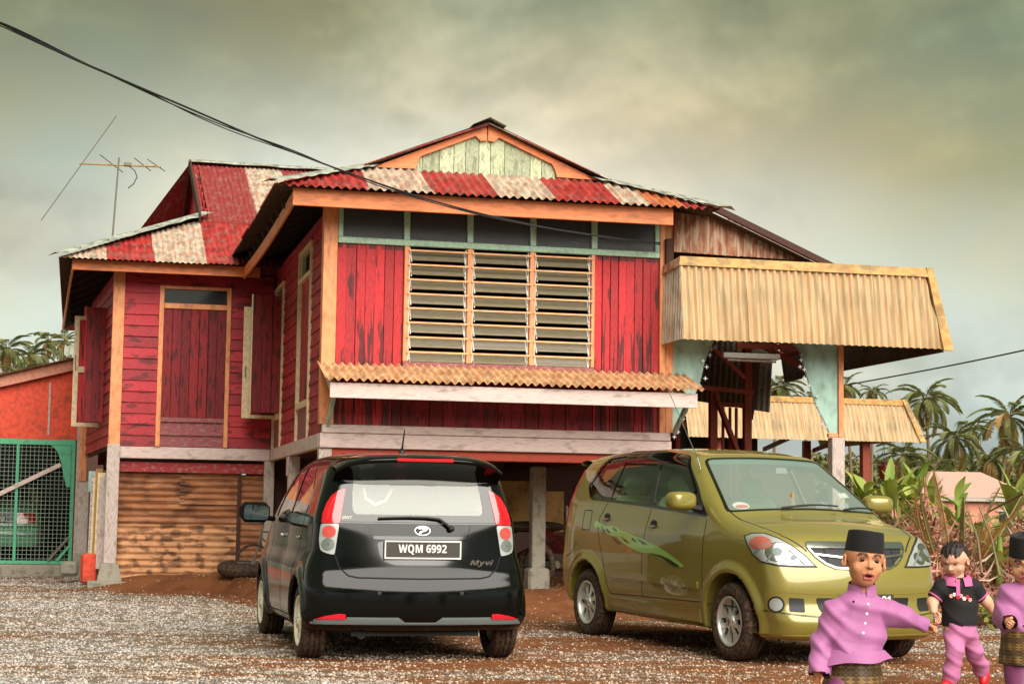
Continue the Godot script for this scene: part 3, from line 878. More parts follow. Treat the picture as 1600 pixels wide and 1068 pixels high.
	for s in [[-1.04, -0.34, "roof_red"], [-0.36, 0.3, "roof_red"], [0.28, 1.0, "roof_white"]]:
		sheet("roof_sheet", M[s[2]], H, Vector3(0, 4.52, -4.62), Vector3.RIGHT, B1, s[0], s[1], kc(0.0), kc(2.15), rng.randf_range(0, 0.006), 0.009, 0.076, 5, M.sheet_under_or_shaded)
	# back slope and right end, plain
	var bs := MB.new()
	bs.quad(Vector3(-1.04, 6.85, -9.5), Vector3(4.9, 6.85, -9.5), Vector3(6.4, 4.5, -14.4), Vector3(-3.0, 4.5, -14.4), Vector3(0, 1, -1))
	bs.quad(Vector3(4.9, 6.85, -9.5), Vector3(6.4, 4.5, -4.6), Vector3(6.4, 4.5, -14.4), Vector3(4.9, 6.8, -9.6), Vector3(1, 1, 0))
	obj("roof_slope", bs, M.roof_red_b, H)
	# left hip with the small gable above it
	var ph2 := atan(0.5)
	sheet("roof_sheet", M.roof_red_b, H, Vector3(-3.0, 4.52, -4.62), Vector3(0, 0, -1), Vector3(cos(ph2), sin(ph2), 0), 0.0, 9.7, kc(0.0), func(a): return clampf(minf(a, 9.7 - a) / 1.95 * 2.18, 0.0, 2.18), 0.0, 0.009, 0.076, 5, M.sheet_under_or_shaded)
	var gt := MB.new()
	gt.tri(Vector3(-0.93, 5.5, -6.4), Vector3(-0.93, 5.5, -12.6), Vector3(-0.93, 6.85, -9.5), Vector3.LEFT)
	var gw := obj("end_gable", gt, M.dark_red_v0, H)
	for k in 12:
		var za := -6.7 - k * 0.46
		var h0 := 1.35 * (1.0 - absf(za + 9.5) / 3.1)
		if h0 > 0.05:
			part_box("plank", M["red_v%d" % (k % 3)], gw, -0.96, -0.935, 5.5, 5.5 + h0, za - 0.4, za, 0.003)
	for s in [[-6.35, 5.4, -9.5, 6.82], [-12.65, 5.4, -9.5, 6.82]]:
		var b := MB.new()
		b.bar(Vector3(-1.05, s[1], s[0]), Vector3(-1.05, s[3], s[2]), 0.03, 0.16)
		obj("barge_board", b, M.dark_wood, H)
	# caps over ridge and hips
	_cap(H, Vector3(-1.07, 6.87, -9.5), Vector3(4.9, 6.84, -9.5), Vector3(0, -0.055, 0.15), Vector3(0, -0.07, -0.15))
	_cap(H, Vector3(-3.06, 4.545, -4.58), Vector3(-1.0, 5.535, -6.6), Vector3(0.17, 0.0, 0.04), Vector3(-0.1, -0.03, -0.12))
	# ---- roof of the front room ----
	var B2 := Vector3(0, sin(ph), -cos(ph))
	var len2 := 0.9 / cos(ph)
	var hip2 := func(a): return clampf(minf((a + 0.68) / 1.16, (4.44 - a) / 1.16), 0.0, 1.0) * len2
	for s in [[-0.68, 0.36, "roof_red"], [0.34, 1.1, "roof_white"], [1.08, 1.83, "roof_red"], [1.81, 2.5, "roof_white"], [2.48, 3.27, "roof_red"], [3.25, 3.62, "roof_white"], [3.6, 4.05, "roof_orange"], [4.03, 4.44, "roof_red"]]:
		sheet("roof_sheet", M[s[2]], H, Vector3(0, 4.70, 0.65), Vector3.RIGHT, B2, s[0], s[1], kc(0.0), hip2, rng.randf_range(0, 0.008), 0.016, 0.095, 4, M.sheet_under_or_shaded)
	var ph3 := atan(0.395)
	var len3 := 2.56 / cos(ph3)
	for side in 2:
		var bx := -0.68 if side == 0 else 4.44
		var Bd := Vector3(cos(ph3) * (1 if side == 0 else -1), sin(ph3), 0)
		var hi := func(a): return (clampf(a / 0.9, 0.0, 1.0) * 1.16 / cos(ph3)) if a < 0.8 else len3
		var lo := func(a): return clampf((a - 5.73) / 2.12, 0.0, 1.0) * len3
		var a := 0.0
		while a < 7.7:
			var a2 := minf(a + 0.8, 7.75)
			sheet("roof_sheet", M[["roof_red_b", "roof_white", "roof_red"][rng.randi_range(0, 2)]], H, Vector3(bx, 4.70, 0.65), Vector3(0, 0, -1), Bd, a, a2 + 0.02, lo, hi, rng.randf_range(0, 0.006), 0.011, 0.076, 4, M.sheet_under_or_shaded)
			a += 0.8
	_cap(H, Vector3(-0.74, 4.725, 0.68), Vector3(0.5, 5.155, -0.28), Vector3(0.16, -0.005, 0.03), Vector3(-0.1, -0.02, -0.12))
	_cap(H, Vector3(4.56, 4.70, 0.71), Vector3(3.26, 5.155, -0.28), Vector3(-0.17, -0.005, 0.04), Vector3(0.1, -0.02, -0.12))
	_cap(H, Vector3(1.88, 5.74, -0.1), Vector3(1.88, 5.74, -7.2), Vector3(0.2, -0.08, 0), Vector3(-0.2, -0.08, 0))
	# front gable
	var gp := MB.new()
	gp.prism(PackedVector2Array([Vector2(0.5, 5.09), Vector2(3.26, 5.09), Vector2(1.88, 5.66)]), func(p): return Vector3(p.x, p.y, -0.33), Vector3(0, 0, 0.02))
	var gb := obj("front_gable", gp, M.gable_v0, H)
	var gx := [0.95, 1.12, 1.32, 1.49, 1.63, 1.79, 1.93, 2.1, 2.41, 2.55, 2.72, 2.9]
	for k in gx.size() - 1:
		var x0: float = gx[k]
		var x1: float = gx[k + 1]
		var hA := 5.70 - 0.41 * absf(x0 - 1.88)
		var hB := 5.70 - 0.41 * absf(x1 - 1.88)
		var b := MB.new()
		var d := rng.randf_range(-0.004, 0.004)
		b.prism(PackedVector2Array([Vector2(x0 + 0.004, 5.1), Vector2(x1 - 0.004, 5.1), Vector2(x1 - 0.004, hB), Vector2(x0 + 0.004, hA)]), func(p): return Vector3(p.x, p.y, -0.285 + d), Vector3(0, 0, -0.02))
		obj("gable_plank", b, M["gable_v%d" % (k % 3)], gb)
	var gz := -0.24
	var left := PackedVector2Array([Vector2(0.53, 5.13), Vector2(1.872, 5.70), Vector2(1.872, 5.525), Vector2(1.80, 5.515), Vector2(1.74, 5.57), Vector2(1.09, 5.29), Vector2(1.05, 5.215), Vector2(1.03, 5.14)])
	var right := PackedVector2Array()
	for p in left: right.append(Vector2(3.76 - p.x, p.y))
	for pl in [left, right]:
		var b := MB.new()
		b.prism(pl, func(p): return Vector3(p.x, p.y, gz), Vector3(0, 0, -0.03))
		obj("barge_board", b, M.orange_h, H)
	var gs := MB.new()
	for sx in [-1, 1]:
		gs.hexa([Vector3(1.88 + sx * 1.46, 5.125, -0.2), Vector3(1.88, 5.715, -0.2), Vector3(1.88, 5.715, -0.5), Vector3(1.88 + sx * 1.46, 5.125, -0.5), Vector3(1.88 + sx * 1.46, 5.15, -0.2), Vector3(1.88, 5.745, -0.2), Vector3(1.88, 5.745, -0.5), Vector3(1.88 + sx * 1.46, 5.15, -0.5)])
	obj("verge", gs, M.soffit, H)
	# wiring box at the right post
	part_box("meter_box", M.dark_wood, H, 3.98, 4.07, 4.1, 4.42, 0.03, 0.1, 0.006)
	var ins := MB.new()
	ins.ball(Vector3(4.0, 4.08, 0.08), Vector3(0.035, 0.035, 0.035), 8, 6)
	ins.ball(Vector3(4.05, 3.86, 0.08), Vector3(0.035, 0.035, 0.035), 8, 6)
	ins.tube([Vector3(4.0, 4.08, 0.08), Vector3(4.06, 3.98, 0.1), Vector3(4.05, 3.86, 0.08)], 0.01)
	obj("insulator", ins, M.wire, H)
	# ---- awning over the lower wall ----
	var aw := obj("awning", _bx(-0.035, 4.16, 2.39, 2.555, 0.68, 0.71), M.white_beam, H)
	var AB := Vector3(0, 0.235, -0.72).normalized()
	for s in [[-0.1, 0.75], [0.73, 1.55], [1.53, 2.4], [2.38, 3.2], [3.18, 4.22]]:
		sheet("roof_sheet", M.awning_zinc, aw, Vector3(0, 2.585, 0.76), Vector3.RIGHT, AB, s[0], s[1], kc(0.0), kc(0.76), rng.randf_range(0, 0.01), 0.019, 0.092, 4)
	for x in [0.02, 4.08]:
		var b := MB.new()
		b.prism(PackedVector2Array([Vector2(0.67, 2.4), Vector2(0.67, 2.52), Vector2(0.06, 2.74), Vector2(0.06, 2.66)]), func(p): return Vector3(x, p.y, p.x), Vector3(-0.03, 0, 0))
		obj("bracket_arm", b, M.white_beam, aw)
		var b2 := MB.new()
		b2.bar(Vector3(x + 0.02, 2.14, 0.07), Vector3(x + 0.02, 2.5, 0.62), 0.035, 0.07)
		obj("strut", b2, M.mint_ply, aw)

func _bx(x0: float, x1: float, y0: float, y1: float, z0: float, z1: float) -> MB:
	var b := MB.new()
	b.cbox(x0, x1, y0, y1, z0, z1, 0.003)
	return b

func _cap(parent: Node, a: Vector3, b: Vector3, o1: Vector3, o2: Vector3) -> void:
	var m := MB.new()
	var n := 24
	var up := Vector3(0, 0.022, 0)
	m.grid(6, n, func(i: int, j: int):
		var p := a.lerp(b, j / float(n)) + up
		var w := 0.006 * sin(j * 1.7) + 0.004 * sin(j * 4.1)
		var t := (i - 3) / 3.0
		var o: Vector3 = o1 if t > 0 else o2
		return p + o * absf(t) + Vector3(0, w * absf(t) + 0.012 * (1.0 - absf(t)), 0))
	obj("roof_cap", m, M.roof_cap, parent)
	var len := a.distance_to(b)
	var k := 0.35
	var s := MB.new()
	while k < len:
		var p := a.lerp(b, k / len) + up + o1 * 0.55 + Vector3(0, 0.01, 0)
		s.ball(p, Vector3(0.014, 0.012, 0.014), 6, 4)
		k += 0.55
	var so := obj("screw_heads", s, M.old_steel, parent)
	so.set_meta("kind", "stuff")
func make_porch() -> void:
	var H := house
	# roof over the porch: a lean-to falling to the right
	var pb := Vector3(0.925, -0.38, 0)
	var pbn := pb.normalized()
	for k in 6:
		var a0 := -0.12 + k * 0.78
		sheet("roof_sheet", M[["roof_white", "roof_red_b", "roof_orange"][k % 3]], H, Vector3(4.25, 4.84, 0.12), Vector3(0, 0, -1), pbn, a0, a0 + 0.8, kc(0.0), kc(3.05), 0.004 * (k % 2), 0.009, 0.076, 4, M.sheet_under_or_shaded)
	# rusty infill under its front edge
	var top := func(a): return maxf(0.02, (0.46 - 0.08 * a) if a < 0.68 else 0.405 - (a - 0.68) * 0.385)
	sheet("infill_sheet", M.rusty_panel, H, Vector3(4.085, 4.285, 0.06), Vector3.RIGHT, Vector3.UP, 0.0, 0.82, func(a): return -0.02 * a, top, 0.0, 0.011, 0.085, 4)
	sheet("infill_sheet", M.rusty_panel, H, Vector3(4.085, 4.285, 0.052), Vector3.RIGHT, Vector3.UP, 0.8, 1.72, func(a): return -0.02 * a, top, 0.0, 0.011, 0.085, 4)
	var eb := MB.new()
	eb.bar(Vector3(4.45, 4.862, 0.1), Vector3(7.25, 3.686, 0.1), 0.06, 0.075)
	obj("edge_beam", eb, M.dark_wood, H)
	# corrugated skirt, leaning out towards the bottom
	var SB := func(x: float, y: float) -> Vector3: return Vector3(x, y, 0.42 + (4.16 - y) * 0.16)
	var dn := Vector3(0, -0.97, 0.155)
	var sk := [[4.02, 4.85], [4.83, 5.65], [5.63, 6.45], [6.43, 7.32]]
	for s in sk:
		sheet("skirt_sheet", M.skirt, H, Vector3(0, 4.08, 0.433), Vector3.RIGHT, dn.normalized(), s[0], s[1], func(a): return 0.0 if a < 7.1 else (a - 7.1) * 4.8, kc(0.905), rng.randf_range(0, 0.006), 0.018, 0.088, 4)
	var tb := MB.new()
	tb.hexa([Vector3(4.015, 4.055, 0.452), Vector3(7.15, 4.055, 0.452), Vector3(7.15, 4.055, 0.47), Vector3(4.015, 4.055, 0.47), Vector3(4.035, 4.165, 0.41), Vector3(7.16, 4.165, 0.41), Vector3(7.16, 4.165, 0.44), Vector3(4.035, 4.165, 0.44)])
	obj("skirt_trim", tb, M.skirt_trim, H)
	var tr := MB.new()
	tr.hexa([Vector3(7.27, 3.17, 0.55), Vector3(7.395, 3.17, 0.55), Vector3(7.395, 3.17, 0.612), Vector3(7.27, 3.17, 0.612), Vector3(7.13, 4.17, 0.40), Vector3(7.215, 4.17, 0.40), Vector3(7.215, 4.17, 0.452), Vector3(7.13, 4.17, 0.452)])
	obj("skirt_trim", tr, M.skirt_trim, H)
	# its short return on the left
	sheet("skirt_sheet", M.grey_zinc, H, Vector3(3.985, 4.1, 0.03), Vector3(0.11, 0, 0.99), Vector3(-0.03, -1, 0.03), 0.0, 0.575, func(a): return maxf(0.0, (a - 0.42) * 6.3), func(a): return 0.93 - a * 0.03, 0.0, 0.012, 0.07, 4)
	var tl := MB.new()
	tl.hexa([Vector3(3.95, 4.0, 0.03), Vector3(4.012, 4.05, 0.452), Vector3(4.03, 4.05, 0.452), Vector3(3.97, 4.0, 0.03), Vector3(3.96, 4.10, 0.03), Vector3(4.03, 4.163, 0.435), Vector3(4.045, 4.163, 0.435), Vector3(3.98, 4.10, 0.03)])
	obj("skirt_trim", tl, M.rusty_panel, H)
	# right hand and rear sides, coloured dark for the shade on their insides
	sheet("skirt_sheet", M.sheet_under_or_shaded, H, Vector3(7.2, 4.08, 0.42), Vector3(0, 0, -1), Vector3(0.155, -0.97, 0).normalized(), 0.0, 5.0, kc(0.0), kc(0.93), 0.0, 0.018, 0.088, 4)
	sheet("skirt_sheet", M.sheet_under_or_shaded, H, Vector3(4.1, 4.08, -4.6), Vector3.RIGHT, Vector3(0, -0.97, -0.155).normalized(), 0.0, 3.1, kc(0.0), func(a): return 1.0 + 0.12 * a, 0.0, 0.018, 0.088, 4)
	# curved plywood spandrels
	var PL := PackedVector2Array([Vector2(4.105, 3.3), Vector2(4.64, 3.3), Vector2(4.60, 3.2), Vector2(4.568, 3.14), Vector2(4.53, 3.06), Vector2(4.5, 2.97), Vector2(4.443, 2.728), Vector2(4.332, 2.486), Vector2(4.229, 2.3), Vector2(4.171, 2.186), Vector2(4.105, 2.184)])
	var PR := PackedVector2Array([Vector2(6.185, 3.3), Vector2(5.60, 3.3), Vector2(5.65, 3.22), Vector2(5.702, 3.14), Vector2(5.73, 3.06), Vector2(5.75, 2.97), Vector2(5.811, 2.772), Vector2(5.902, 2.516), Vector2(6.01, 2.318), Vector2(6.069, 2.191), Vector2(6.185, 2.186)])
	for pl in [PL, PR]:
		var b := MB.new()
		b.prism(pl, func(p): return Vector3(p.x, p.y, -0.02), Vector3(0, 0, -0.012))
		obj("spandrel", b, M.mint_ply, H)
	part_box("spandrel_edge", M.orange, H, 6.19, 6.255, 2.135, 3.7, -0.06, 0.01, 0.005)
	part_box("spandrel_edge", M.orange, H, 6.06, 6.187, 2.137, 2.182, -0.05, 0.0, 0.004)
	part_box("spandrel_edge", M.orange, H, 4.104, 4.18, 2.137, 2.182, -0.05, 0.0, 0.004)
	part_box("porch_post", M.white_post, H, 6.10, 6.262, 0.0, 2.132, -0.12, 0.02, 0.008)
	part_box("beam", M.red_brown, H, 4.1, 7.1, 3.56, 3.66, -0.05, 0.03, 0.005)
	# inner post, its spandrel, rails and rafters
	part_box("porch_post", M.red_brown, H, 6.11, 6.215, 0.1, 3.8, -3.05, -2.95, 0.006)
	var ib := MB.new()
	ib.prism(PackedVector2Array([Vector2(6.218, 3.4), Vector2(6.345, 3.4), Vector2(6.34, 3.25), Vector2(6.31, 2.95), Vector2(6.245, 2.5), Vector2(6.218, 2.5)]), func(p): return Vector3(p.x, p.y, -2.99), Vector3(0, 0, -0.014))
	obj("spandrel", ib, M.dark_wood, H)
	part_box("rail_post", M.red_brown, H, 5.622, 5.725, 0.3, 2.9, -3.05, -2.95, 0.005)
	part_box("rail", M.red_brown, H, 5.728, 6.107, 2.665, 2.725, -3.03, -2.97, 0.005)
	var db := MB.new()
	db.bar(Vector3(5.67, 2.83, -2.92), Vector3(6.02, 2.0, -2.92), 0.05, 0.11, Vector3.BACK)
	obj("brace", db, M.red_brown, H)
	for x in [5.80, 5.9, 5.99]:
		part_box("baluster", M.red_brown, H, x, x + 0.035, 1.5, 2.66, -3.02, -2.985, 0.003)
	for r in [[5.26, 3.30, 6.3, 3.30, -1.0, 0.07], [5.20, 2.9, 6.1, 2.84, -2.6, 0.06], [5.2, 3.46, 5.75, 2.98, -2.0, 0.05], [5.95, 3.42, 6.75, 3.0, -1.9, 0.05], [5.3, 2.86, 5.34, 3.6, -2.6, 0.07]]:
		var b := MB.new()
		b.bar(Vector3(r[0], r[1], r[4]), Vector3(r[2], r[3], r[4]), 0.05, r[5], Vector3.UP if absf(r[3] - r[1]) < 0.6 else Vector3.RIGHT)
		obj("rafter", b, M.red_brown, H)
	for k in 5:
		var b := MB.new()
		var z := -0.5 - k * 0.95
		b.bar(Vector3(4.3, 4.72, z), Vector3(7.25, 3.5, z), 0.045, 0.08)
		obj("rafter", b, M.red_brown, H)
	for x in [5.0, 6.3, 7.15]:
		var b := MB.new()
		var y: float = 4.75 - (x - 4.25) * 0.411
		b.bar(Vector3(x, y - 0.06, 0.0), Vector3(x, y - 0.06, -4.5), 0.05, 0.07)
		obj("purlin", b, M.red_brown, H)
	# lamp under the porch
	var tf := MB.new()
	tf.cbox(4.94, 5.67, 3.10, 3.165, -0.62, -0.56, 0.006)
	var tube := obj("tube_lamp", tf, M.white_metal, self)
	tube.transform = hxf
	tag(tube, "long white tube lamp fitting hung under the porch roof", "lamp")
	var tt := MB.new()
	tt.tube([Vector3(4.99, 3.075, -0.58), Vector3(5.62, 3.07, -0.58)], 0.014)
	obj("lamp_tube", tt, M.white_wall, tube)
	var th := MB.new()
	th.tube([Vector3(5.02, 3.16, -0.59), Vector3(5.02, 3.6, -0.59)], 0.006)
	th.tube([Vector3(5.58, 3.16, -0.59), Vector3(5.58, 3.6, -0.59)], 0.006)
	obj("hanger", th, M.wire, tube)
	# garlands of small stars along both spandrels
	for g in 2:
		var pts := PL if g == 0 else PR
		var path := []
		var gn_ := thing("star_garland", "string of little silver stars on the left curved porch panel" if g == 0 else "string of little silver stars on the right curved porch panel", "garland", HO, HT, "star garlands round the porch opening")
		for k in range(1, 10):
			path.append(Vector3(pts[k].x, pts[k].y, 0.0))
		if g == 0: path.append(Vector3(4.04, 2.06, 0.02))
		var w := MB.new()
		w.tube(path, 0.003, 0.003, 4)
		obj("wire", w, M.wire, gn_)
		for k in path.size() - 1:
			for t in [0.1, 0.6]:
				var p: Vector3 = path[k].lerp(path[k + 1], t) + Vector3(rng.randf_range(-0.05, 0.05), rng.randf_range(-0.04, 0.02), 0.012)
				var s := MB.new()
				var pl := PackedVector2Array()
				for q in 8:
					var r := 0.032 if q % 2 == 0 else 0.011
					pl.append(Vector2(cos(q * PI / 4), sin(q * PI / 4)) * r)
				s.prism(pl, func(v): return p + Vector3(v.x, v.y, 0), Vector3(0, 0, -0.008))
				obj("star", s, M.steel, gn_)
	# ---- the open shed further back on the right ----
	var sd := thing("open_shed", "open shed with yellow corrugated skirt roof behind the porch", "shed", HO, HT)
	var z0 := -14.0
	for k in 6:
		var a0 := 9.0 + k * 0.82
		sheet("skirt_sheet", M.skirt, sd, Vector3(0, 3.56, z0), Vector3.RIGHT, Vector3(0, -0.93, 0.36).normalized(), a0, minf(a0 + 0.84, 14.0), func(a): return 0.0 if a < 13.75 else (a - 13.75) * 3.2, kc(0.83), 0.004 * (k % 2), 0.012, 0.088, 4)
	var t2 := MB.new()
	t2.cbox(8.9, 13.78, 3.54, 3.66, z0 - 0.04, z0 + 0.03, 0.006)
	obj("skirt_trim", t2, M.skirt_trim, sd)
	var t3 := MB.new()
	t3.hexa([Vector3(13.93, 2.8, z0 + 0.3), Vector3(14.06, 2.8, z0 + 0.3), Vector3(14.06, 2.8, z0 + 0.345), Vector3(13.93, 2.8, z0 + 0.345), Vector3(13.68, 3.67, z0 - 0.03), Vector3(13.78, 3.67, z0 - 0.03), Vector3(13.78, 3.67, z0 + 0.04), Vector3(13.68, 3.67, z0 + 0.04)])
	obj("skirt_trim", t3, M.skirt_trim, sd)
	sheet("roof_sheet", M.roof_orange, sd, Vector3(8.9, 3.62, z0), Vector3.RIGHT, Vector3(0, -0.1, -1).normalized(), 0.0, 4.9, kc(0.0), kc(5.0), 0.0, 0.009, 0.076, 3)
	sheet("skirt_sheet", M.skirt, sd, Vector3(13.75, 3.6, z0), Vector3(0, 0, -1), Vector3(0.36, -0.93, 0).normalized(), 0.0, 5.0, kc(0.0), kc(0.8), 0.0, 0.012, 0.088, 3)
	for x in [12.79, 9.6]:
		part_box("post", M.red_brown, sd, x, x + 0.17, 0.0, 3.0, z0 - 0.1, z0 + 0.07, 0.006)
	part_box("post", M.red_brown, sd, 13.4, 13.56, 0.0, 3.0, z0 - 4.6, z0 - 4.44, 0.006)
	part_box("beam", M.red_brown, sd, 9.0, 13.6, 2.98, 3.1, z0 - 0.09, z0, 0.005)
	for k in 4:
		var b := MB.new()
		b.bar(Vector3(9.4 + k * 1.2, 3.05, z0 - 0.3), Vector3(10.0 + k * 1.2, 2.78, z0 - 4.4), 0.06, 0.09)
		obj("rafter", b, M.red_brown, sd)
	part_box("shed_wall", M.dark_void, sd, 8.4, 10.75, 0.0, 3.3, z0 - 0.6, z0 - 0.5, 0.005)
func make_yard() -> void:
	# ---- garage on the left ----
	var G := thing("garage", "red garage behind the house with green framed wire mesh gate", "garage", HO, HT)
	var z := -11.0
	var wl := MB.new()
	wl.prism(PackedVector2Array([Vector2(-7.1, 2.335), Vector2(-2.66, 2.335), Vector2(-2.66, 3.56)]), func(p): return Vector3(p.x, p.y, z - 0.02), Vector3(0, 0, -0.08))
	obj("gable_wall", wl, M.garage_red, G)
	var fb := MB.new()
	fb.bar(Vector3(-8.5, 2.03, z + 0.06), Vector3(-2.6, 3.63, z + 0.06), 0.05, 0.17)
	obj("fascia", fb, M.pink_fascia, G)
	sheet("roof_sheet", M.roof_white, G, Vector3(-8.5, 2.14, z + 0.2), Vector3(0, 0, -1), Vector3(5.9, 1.6, 0).normalized(), 0.0, 6.4, kc(0.0), kc(6.12), 0.0, 0.009, 0.076, 4)
	part_box("wall_strip", M.white_wall, G, -3.165, -3.135, 2.4, 3.28, z - 0.015, z + 0.0, 0.002)
	part_box("gate_post", M.white_post, G, -2.68, -2.61, 0.2, 2.62, z - 0.06, z + 0.02, 0.004)
	part_box("left_wall", M.garage_red, G, -9.1, -9.0, 0.1, 2.4, z - 6.0, z, 0.004)
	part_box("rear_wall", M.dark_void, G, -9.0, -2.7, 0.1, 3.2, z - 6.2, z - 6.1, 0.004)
	part_box("right_wall", M.garage_red, G, -2.7, -2.62, 0.1, 3.3, z - 6.1, z - 0.1, 0.004)
	part_box("apron", M.concrete, G, -9.2, -2.45, 0.05, 0.27, z - 6.0, z + 0.55, 0.02)
	var gate := part_box("gate", M.green_paint, G, -6.2, -2.7, 2.24, 2.33, z - 0.02, z + 0.03, 0.004)
	part_box("gate_frame", M.green_paint, gate, -6.2, -2.7, 0.275, 0.33, z - 0.02, z + 0.03, 0.004)
	part_box("gate_frame", M.green_paint, gate, -2.76, -2.70, 0.331, 2.239, z - 0.02, z + 0.03, 0.004)
	part_box("gate_frame", M.green_paint, gate, -3.65, -3.6, 0.331, 2.239, z - 0.015, z + 0.032, 0.004)
	part_box("gate_frame", M.green_paint, gate, -5.0, -4.95, 0.331, 2.239, z - 0.015, z + 0.032, 0.004)
	var cr := MB.new()
	cr.prism(PackedVector2Array([Vector2(-3.1, 2.236), Vector2(-2.765, 2.236), Vector2(-2.765, 1.55), Vector2(-2.83, 1.55), Vector2(-2.88, 1.75), Vector2(-2.93, 1.98), Vector2(-3.0, 2.15)]), func(p): return Vector3(p.x, p.y, z + 0.034), Vector3(0, 0, -0.02))
	obj("corner_plate", cr, M.green_paint, gate)
	for k in 2:
		var b := MB.new()
		b.bar(Vector3(-3.08 + k * 0.14, 0.33, z + 0.04), Vector3(-2.76 + k * 0.01, 0.72 - k * 0.15, z + 0.04), 0.03, 0.045)
		obj("gate_brace", b, M.green_paint if k else M.old_steel, gate)
	var wm := MB.new()
	var x := -6.15
	while x < -2.77:
		wm.box(x, x + 0.006, 0.331, 2.238, z, z + 0.006)
		x += 0.068
	var y := 0.36
	while y < 2.23:
		wm.box(-6.19, -2.761, y, y + 0.006, z + 0.006, z + 0.012)
		y += 0.068
	var wo := obj("wire_mesh", wm, M.wire_mesh, gate)
	wo.set_meta("kind", "stuff")
	var db := MB.new()
	db.bar(Vector3(-4.4, 1.15, z + 0.05), Vector3(-2.93, 1.92, z + 0.05), 0.03, 0.07)
	obj("gate_brace", db, M.white_beam, gate)
	# ---- hut with a pale roof, further back on the left ----
	var hp := at_px(Vector3(-10.0, 0, -42.0))
	var hu := thing("hut", "small dark hut with a pale corrugated roof beyond the garage", "hut", hp, HT)
	for k in 3:
		sheet("roof_sheet", M.roof_cap, hu, Vector3(-0.35 + k * 0.8, 4.62, 0.25), Vector3.RIGHT, Vector3(0, 0.22, -0.9).normalized(), 0.0, 0.82, kc(0.0), kc(1.6), 0.004 * k, 0.02, 0.15, 3)
	part_box("wall", M.dark_wood, hu, -0.3, 2.1, 0.0, 4.6, -1.5, 0.0, 0.01)
	part_box("beam", M.orange_h, hu, 0.05, 2.1, 4.42, 4.55, 0.02, 0.08, 0.006)
	part_box("post", M.cream, hu, 0.0, 0.05, 0.0, 4.6, 0.03, 0.09, 0.006)
	# ---- things lying about under and beside the house ----
	var rb := MB.new()
	rb.cbox(-0.1, 0.1, -0.05, 0.36, -0.09, 0.09, 0.03)
	var ro := obj("painted_block", rb, M.garage_red, self)
	ro.transform = hxf * Transform3D(Basis(Vector3.UP, 0.3), Vector3(-2.46, 0.2, -5.75))
	tag(ro, "red painted concrete block leaning beside the corner footing", "block")
	var gb := MB.new()
	gb.cbox(-0.13, 0.13, -0.05, 0.17, -0.1, 0.1, 0.05)
	var go := obj("stone_block", gb, M.concrete, self)
	go.transform = hxf * Transform3D(Basis(Vector3.UP, 0.1), Vector3(-2.72, 0.24, -7.4))
	tag(go, "pale rounded concrete block in front of the garage post", "block")
	var names_ := ["weathered plank leaning closest to the corner post", "pale plank leaning second from the corner post", "thin cream plank leaning third from the corner post", "tall cream plank leaning fourth from the corner post", "narrow white plank leaning farthest from the corner post"]
	for k in 5:
		var b := MB.new()
		var x0 := -2.31 - k * 0.034
		b.bar(Vector3(x0, 0.35, -5.62 - k * 0.13), Vector3(x0 + 0.02, 1.62 + 0.06 * (k % 3), -5.78 - k * 0.16), 0.035, 0.12 - 0.012 * k, Vector3.RIGHT)
		var o := obj("leaning_plank", b, [M.white_post, M.cream, M.board_yellow, M.cream, M.white_wall][k], self)
		o.transform = hxf
		tag(o, names_[k], "plank", "planks leaning beside the corner post")
	var gp := part_at("green_sheet", M.mint_ply, -2.5, -2.34, 1.42, 1.72, -6.7, -6.68)
	tag(gp, "mint green board scrap behind the leaning planks", "board")
	# old tyre lying by the rusted sheets
	var ty := MB.new()
	var prof := []
	for k in 13:
		var a := TAU * k / 12.0
		prof.append(Vector2(0.26 + 0.075 * cos(a), 0.09 + 0.09 * sin(a)))
	ty.lathe(prof, 32)
	var to := obj("old_tyre", ty, M.rubber, self)
	to.transform = hxf * Transform3D(Basis(Vector3.RIGHT, 0.08), Vector3(-0.44, 0.3, -4.78))
	tag(to, "old worn tyre lying flat by the rusted sheets", "tyre")
	# bicycle half hidden by the dark car
	var bi := thing("bicycle", "grey bicycle standing on the old tyre side, half hidden by the dark hatchback", "bicycle", hxf * Vector3(-0.02, 0.22, -4.6), HT)
	bi.set_meta("label", "old grey bicycle by the white post, half hidden by the dark hatchback")
	for s in [-0.28, 0.62]:
		var wt := MB.new()
		var ring := []
		for k in 29: ring.append(Vector3(s + 0.24 * cos(TAU * k / 28), 0.26 + 0.24 * sin(TAU * k / 28), 0))
		wt.tube(ring, 0.02, 0.02, 6, false)
		var wh := obj("wheel", wt, M.rubber, bi)
		var sp := MB.new()
		for k in 10: sp.tube([Vector3(s, 0.26, 0), Vector3(s + 0.23 * cos(TAU * k / 10), 0.26 + 0.23 * sin(TAU * k / 10), 0)], 0.003, 0.003, 4)
		obj("spokes", sp, M.steel, wh)
	var fr := MB.new()
	for seg in [[Vector3(-0.28, 0.26, 0), Vector3(-0.16, 0.78, 0)], [Vector3(-0.18, 0.68, 0), Vector3(0.42, 0.62, 0)], [Vector3(-0.19, 0.6, 0), Vector3(0.2, 0.28, 0)], [Vector3(0.2, 0.28, 0), Vector3(0.42, 0.7, 0)], [Vector3(0.62, 0.26, 0), Vector3(0.2, 0.28, 0)]]:
		fr.tube(seg, 0.014)
	obj("frame", fr, M.old_steel, bi)
	var hb := MB.new()
	hb.tube([Vector3(-0.36, 0.8, 0.06), Vector3(-0.2, 0.8, 0.02), Vector3(-0.16, 0.79, 0), Vector3(-0.2, 0.81, -0.2)], 0.013)
	obj("handlebar", hb, M.steel, bi)
	var se := MB.new()
	se.ball(Vector3(0.44, 0.74, 0), Vector3(0.13, 0.035, 0.07), 10, 6)
	obj("saddle", se, M.rubber, bi)
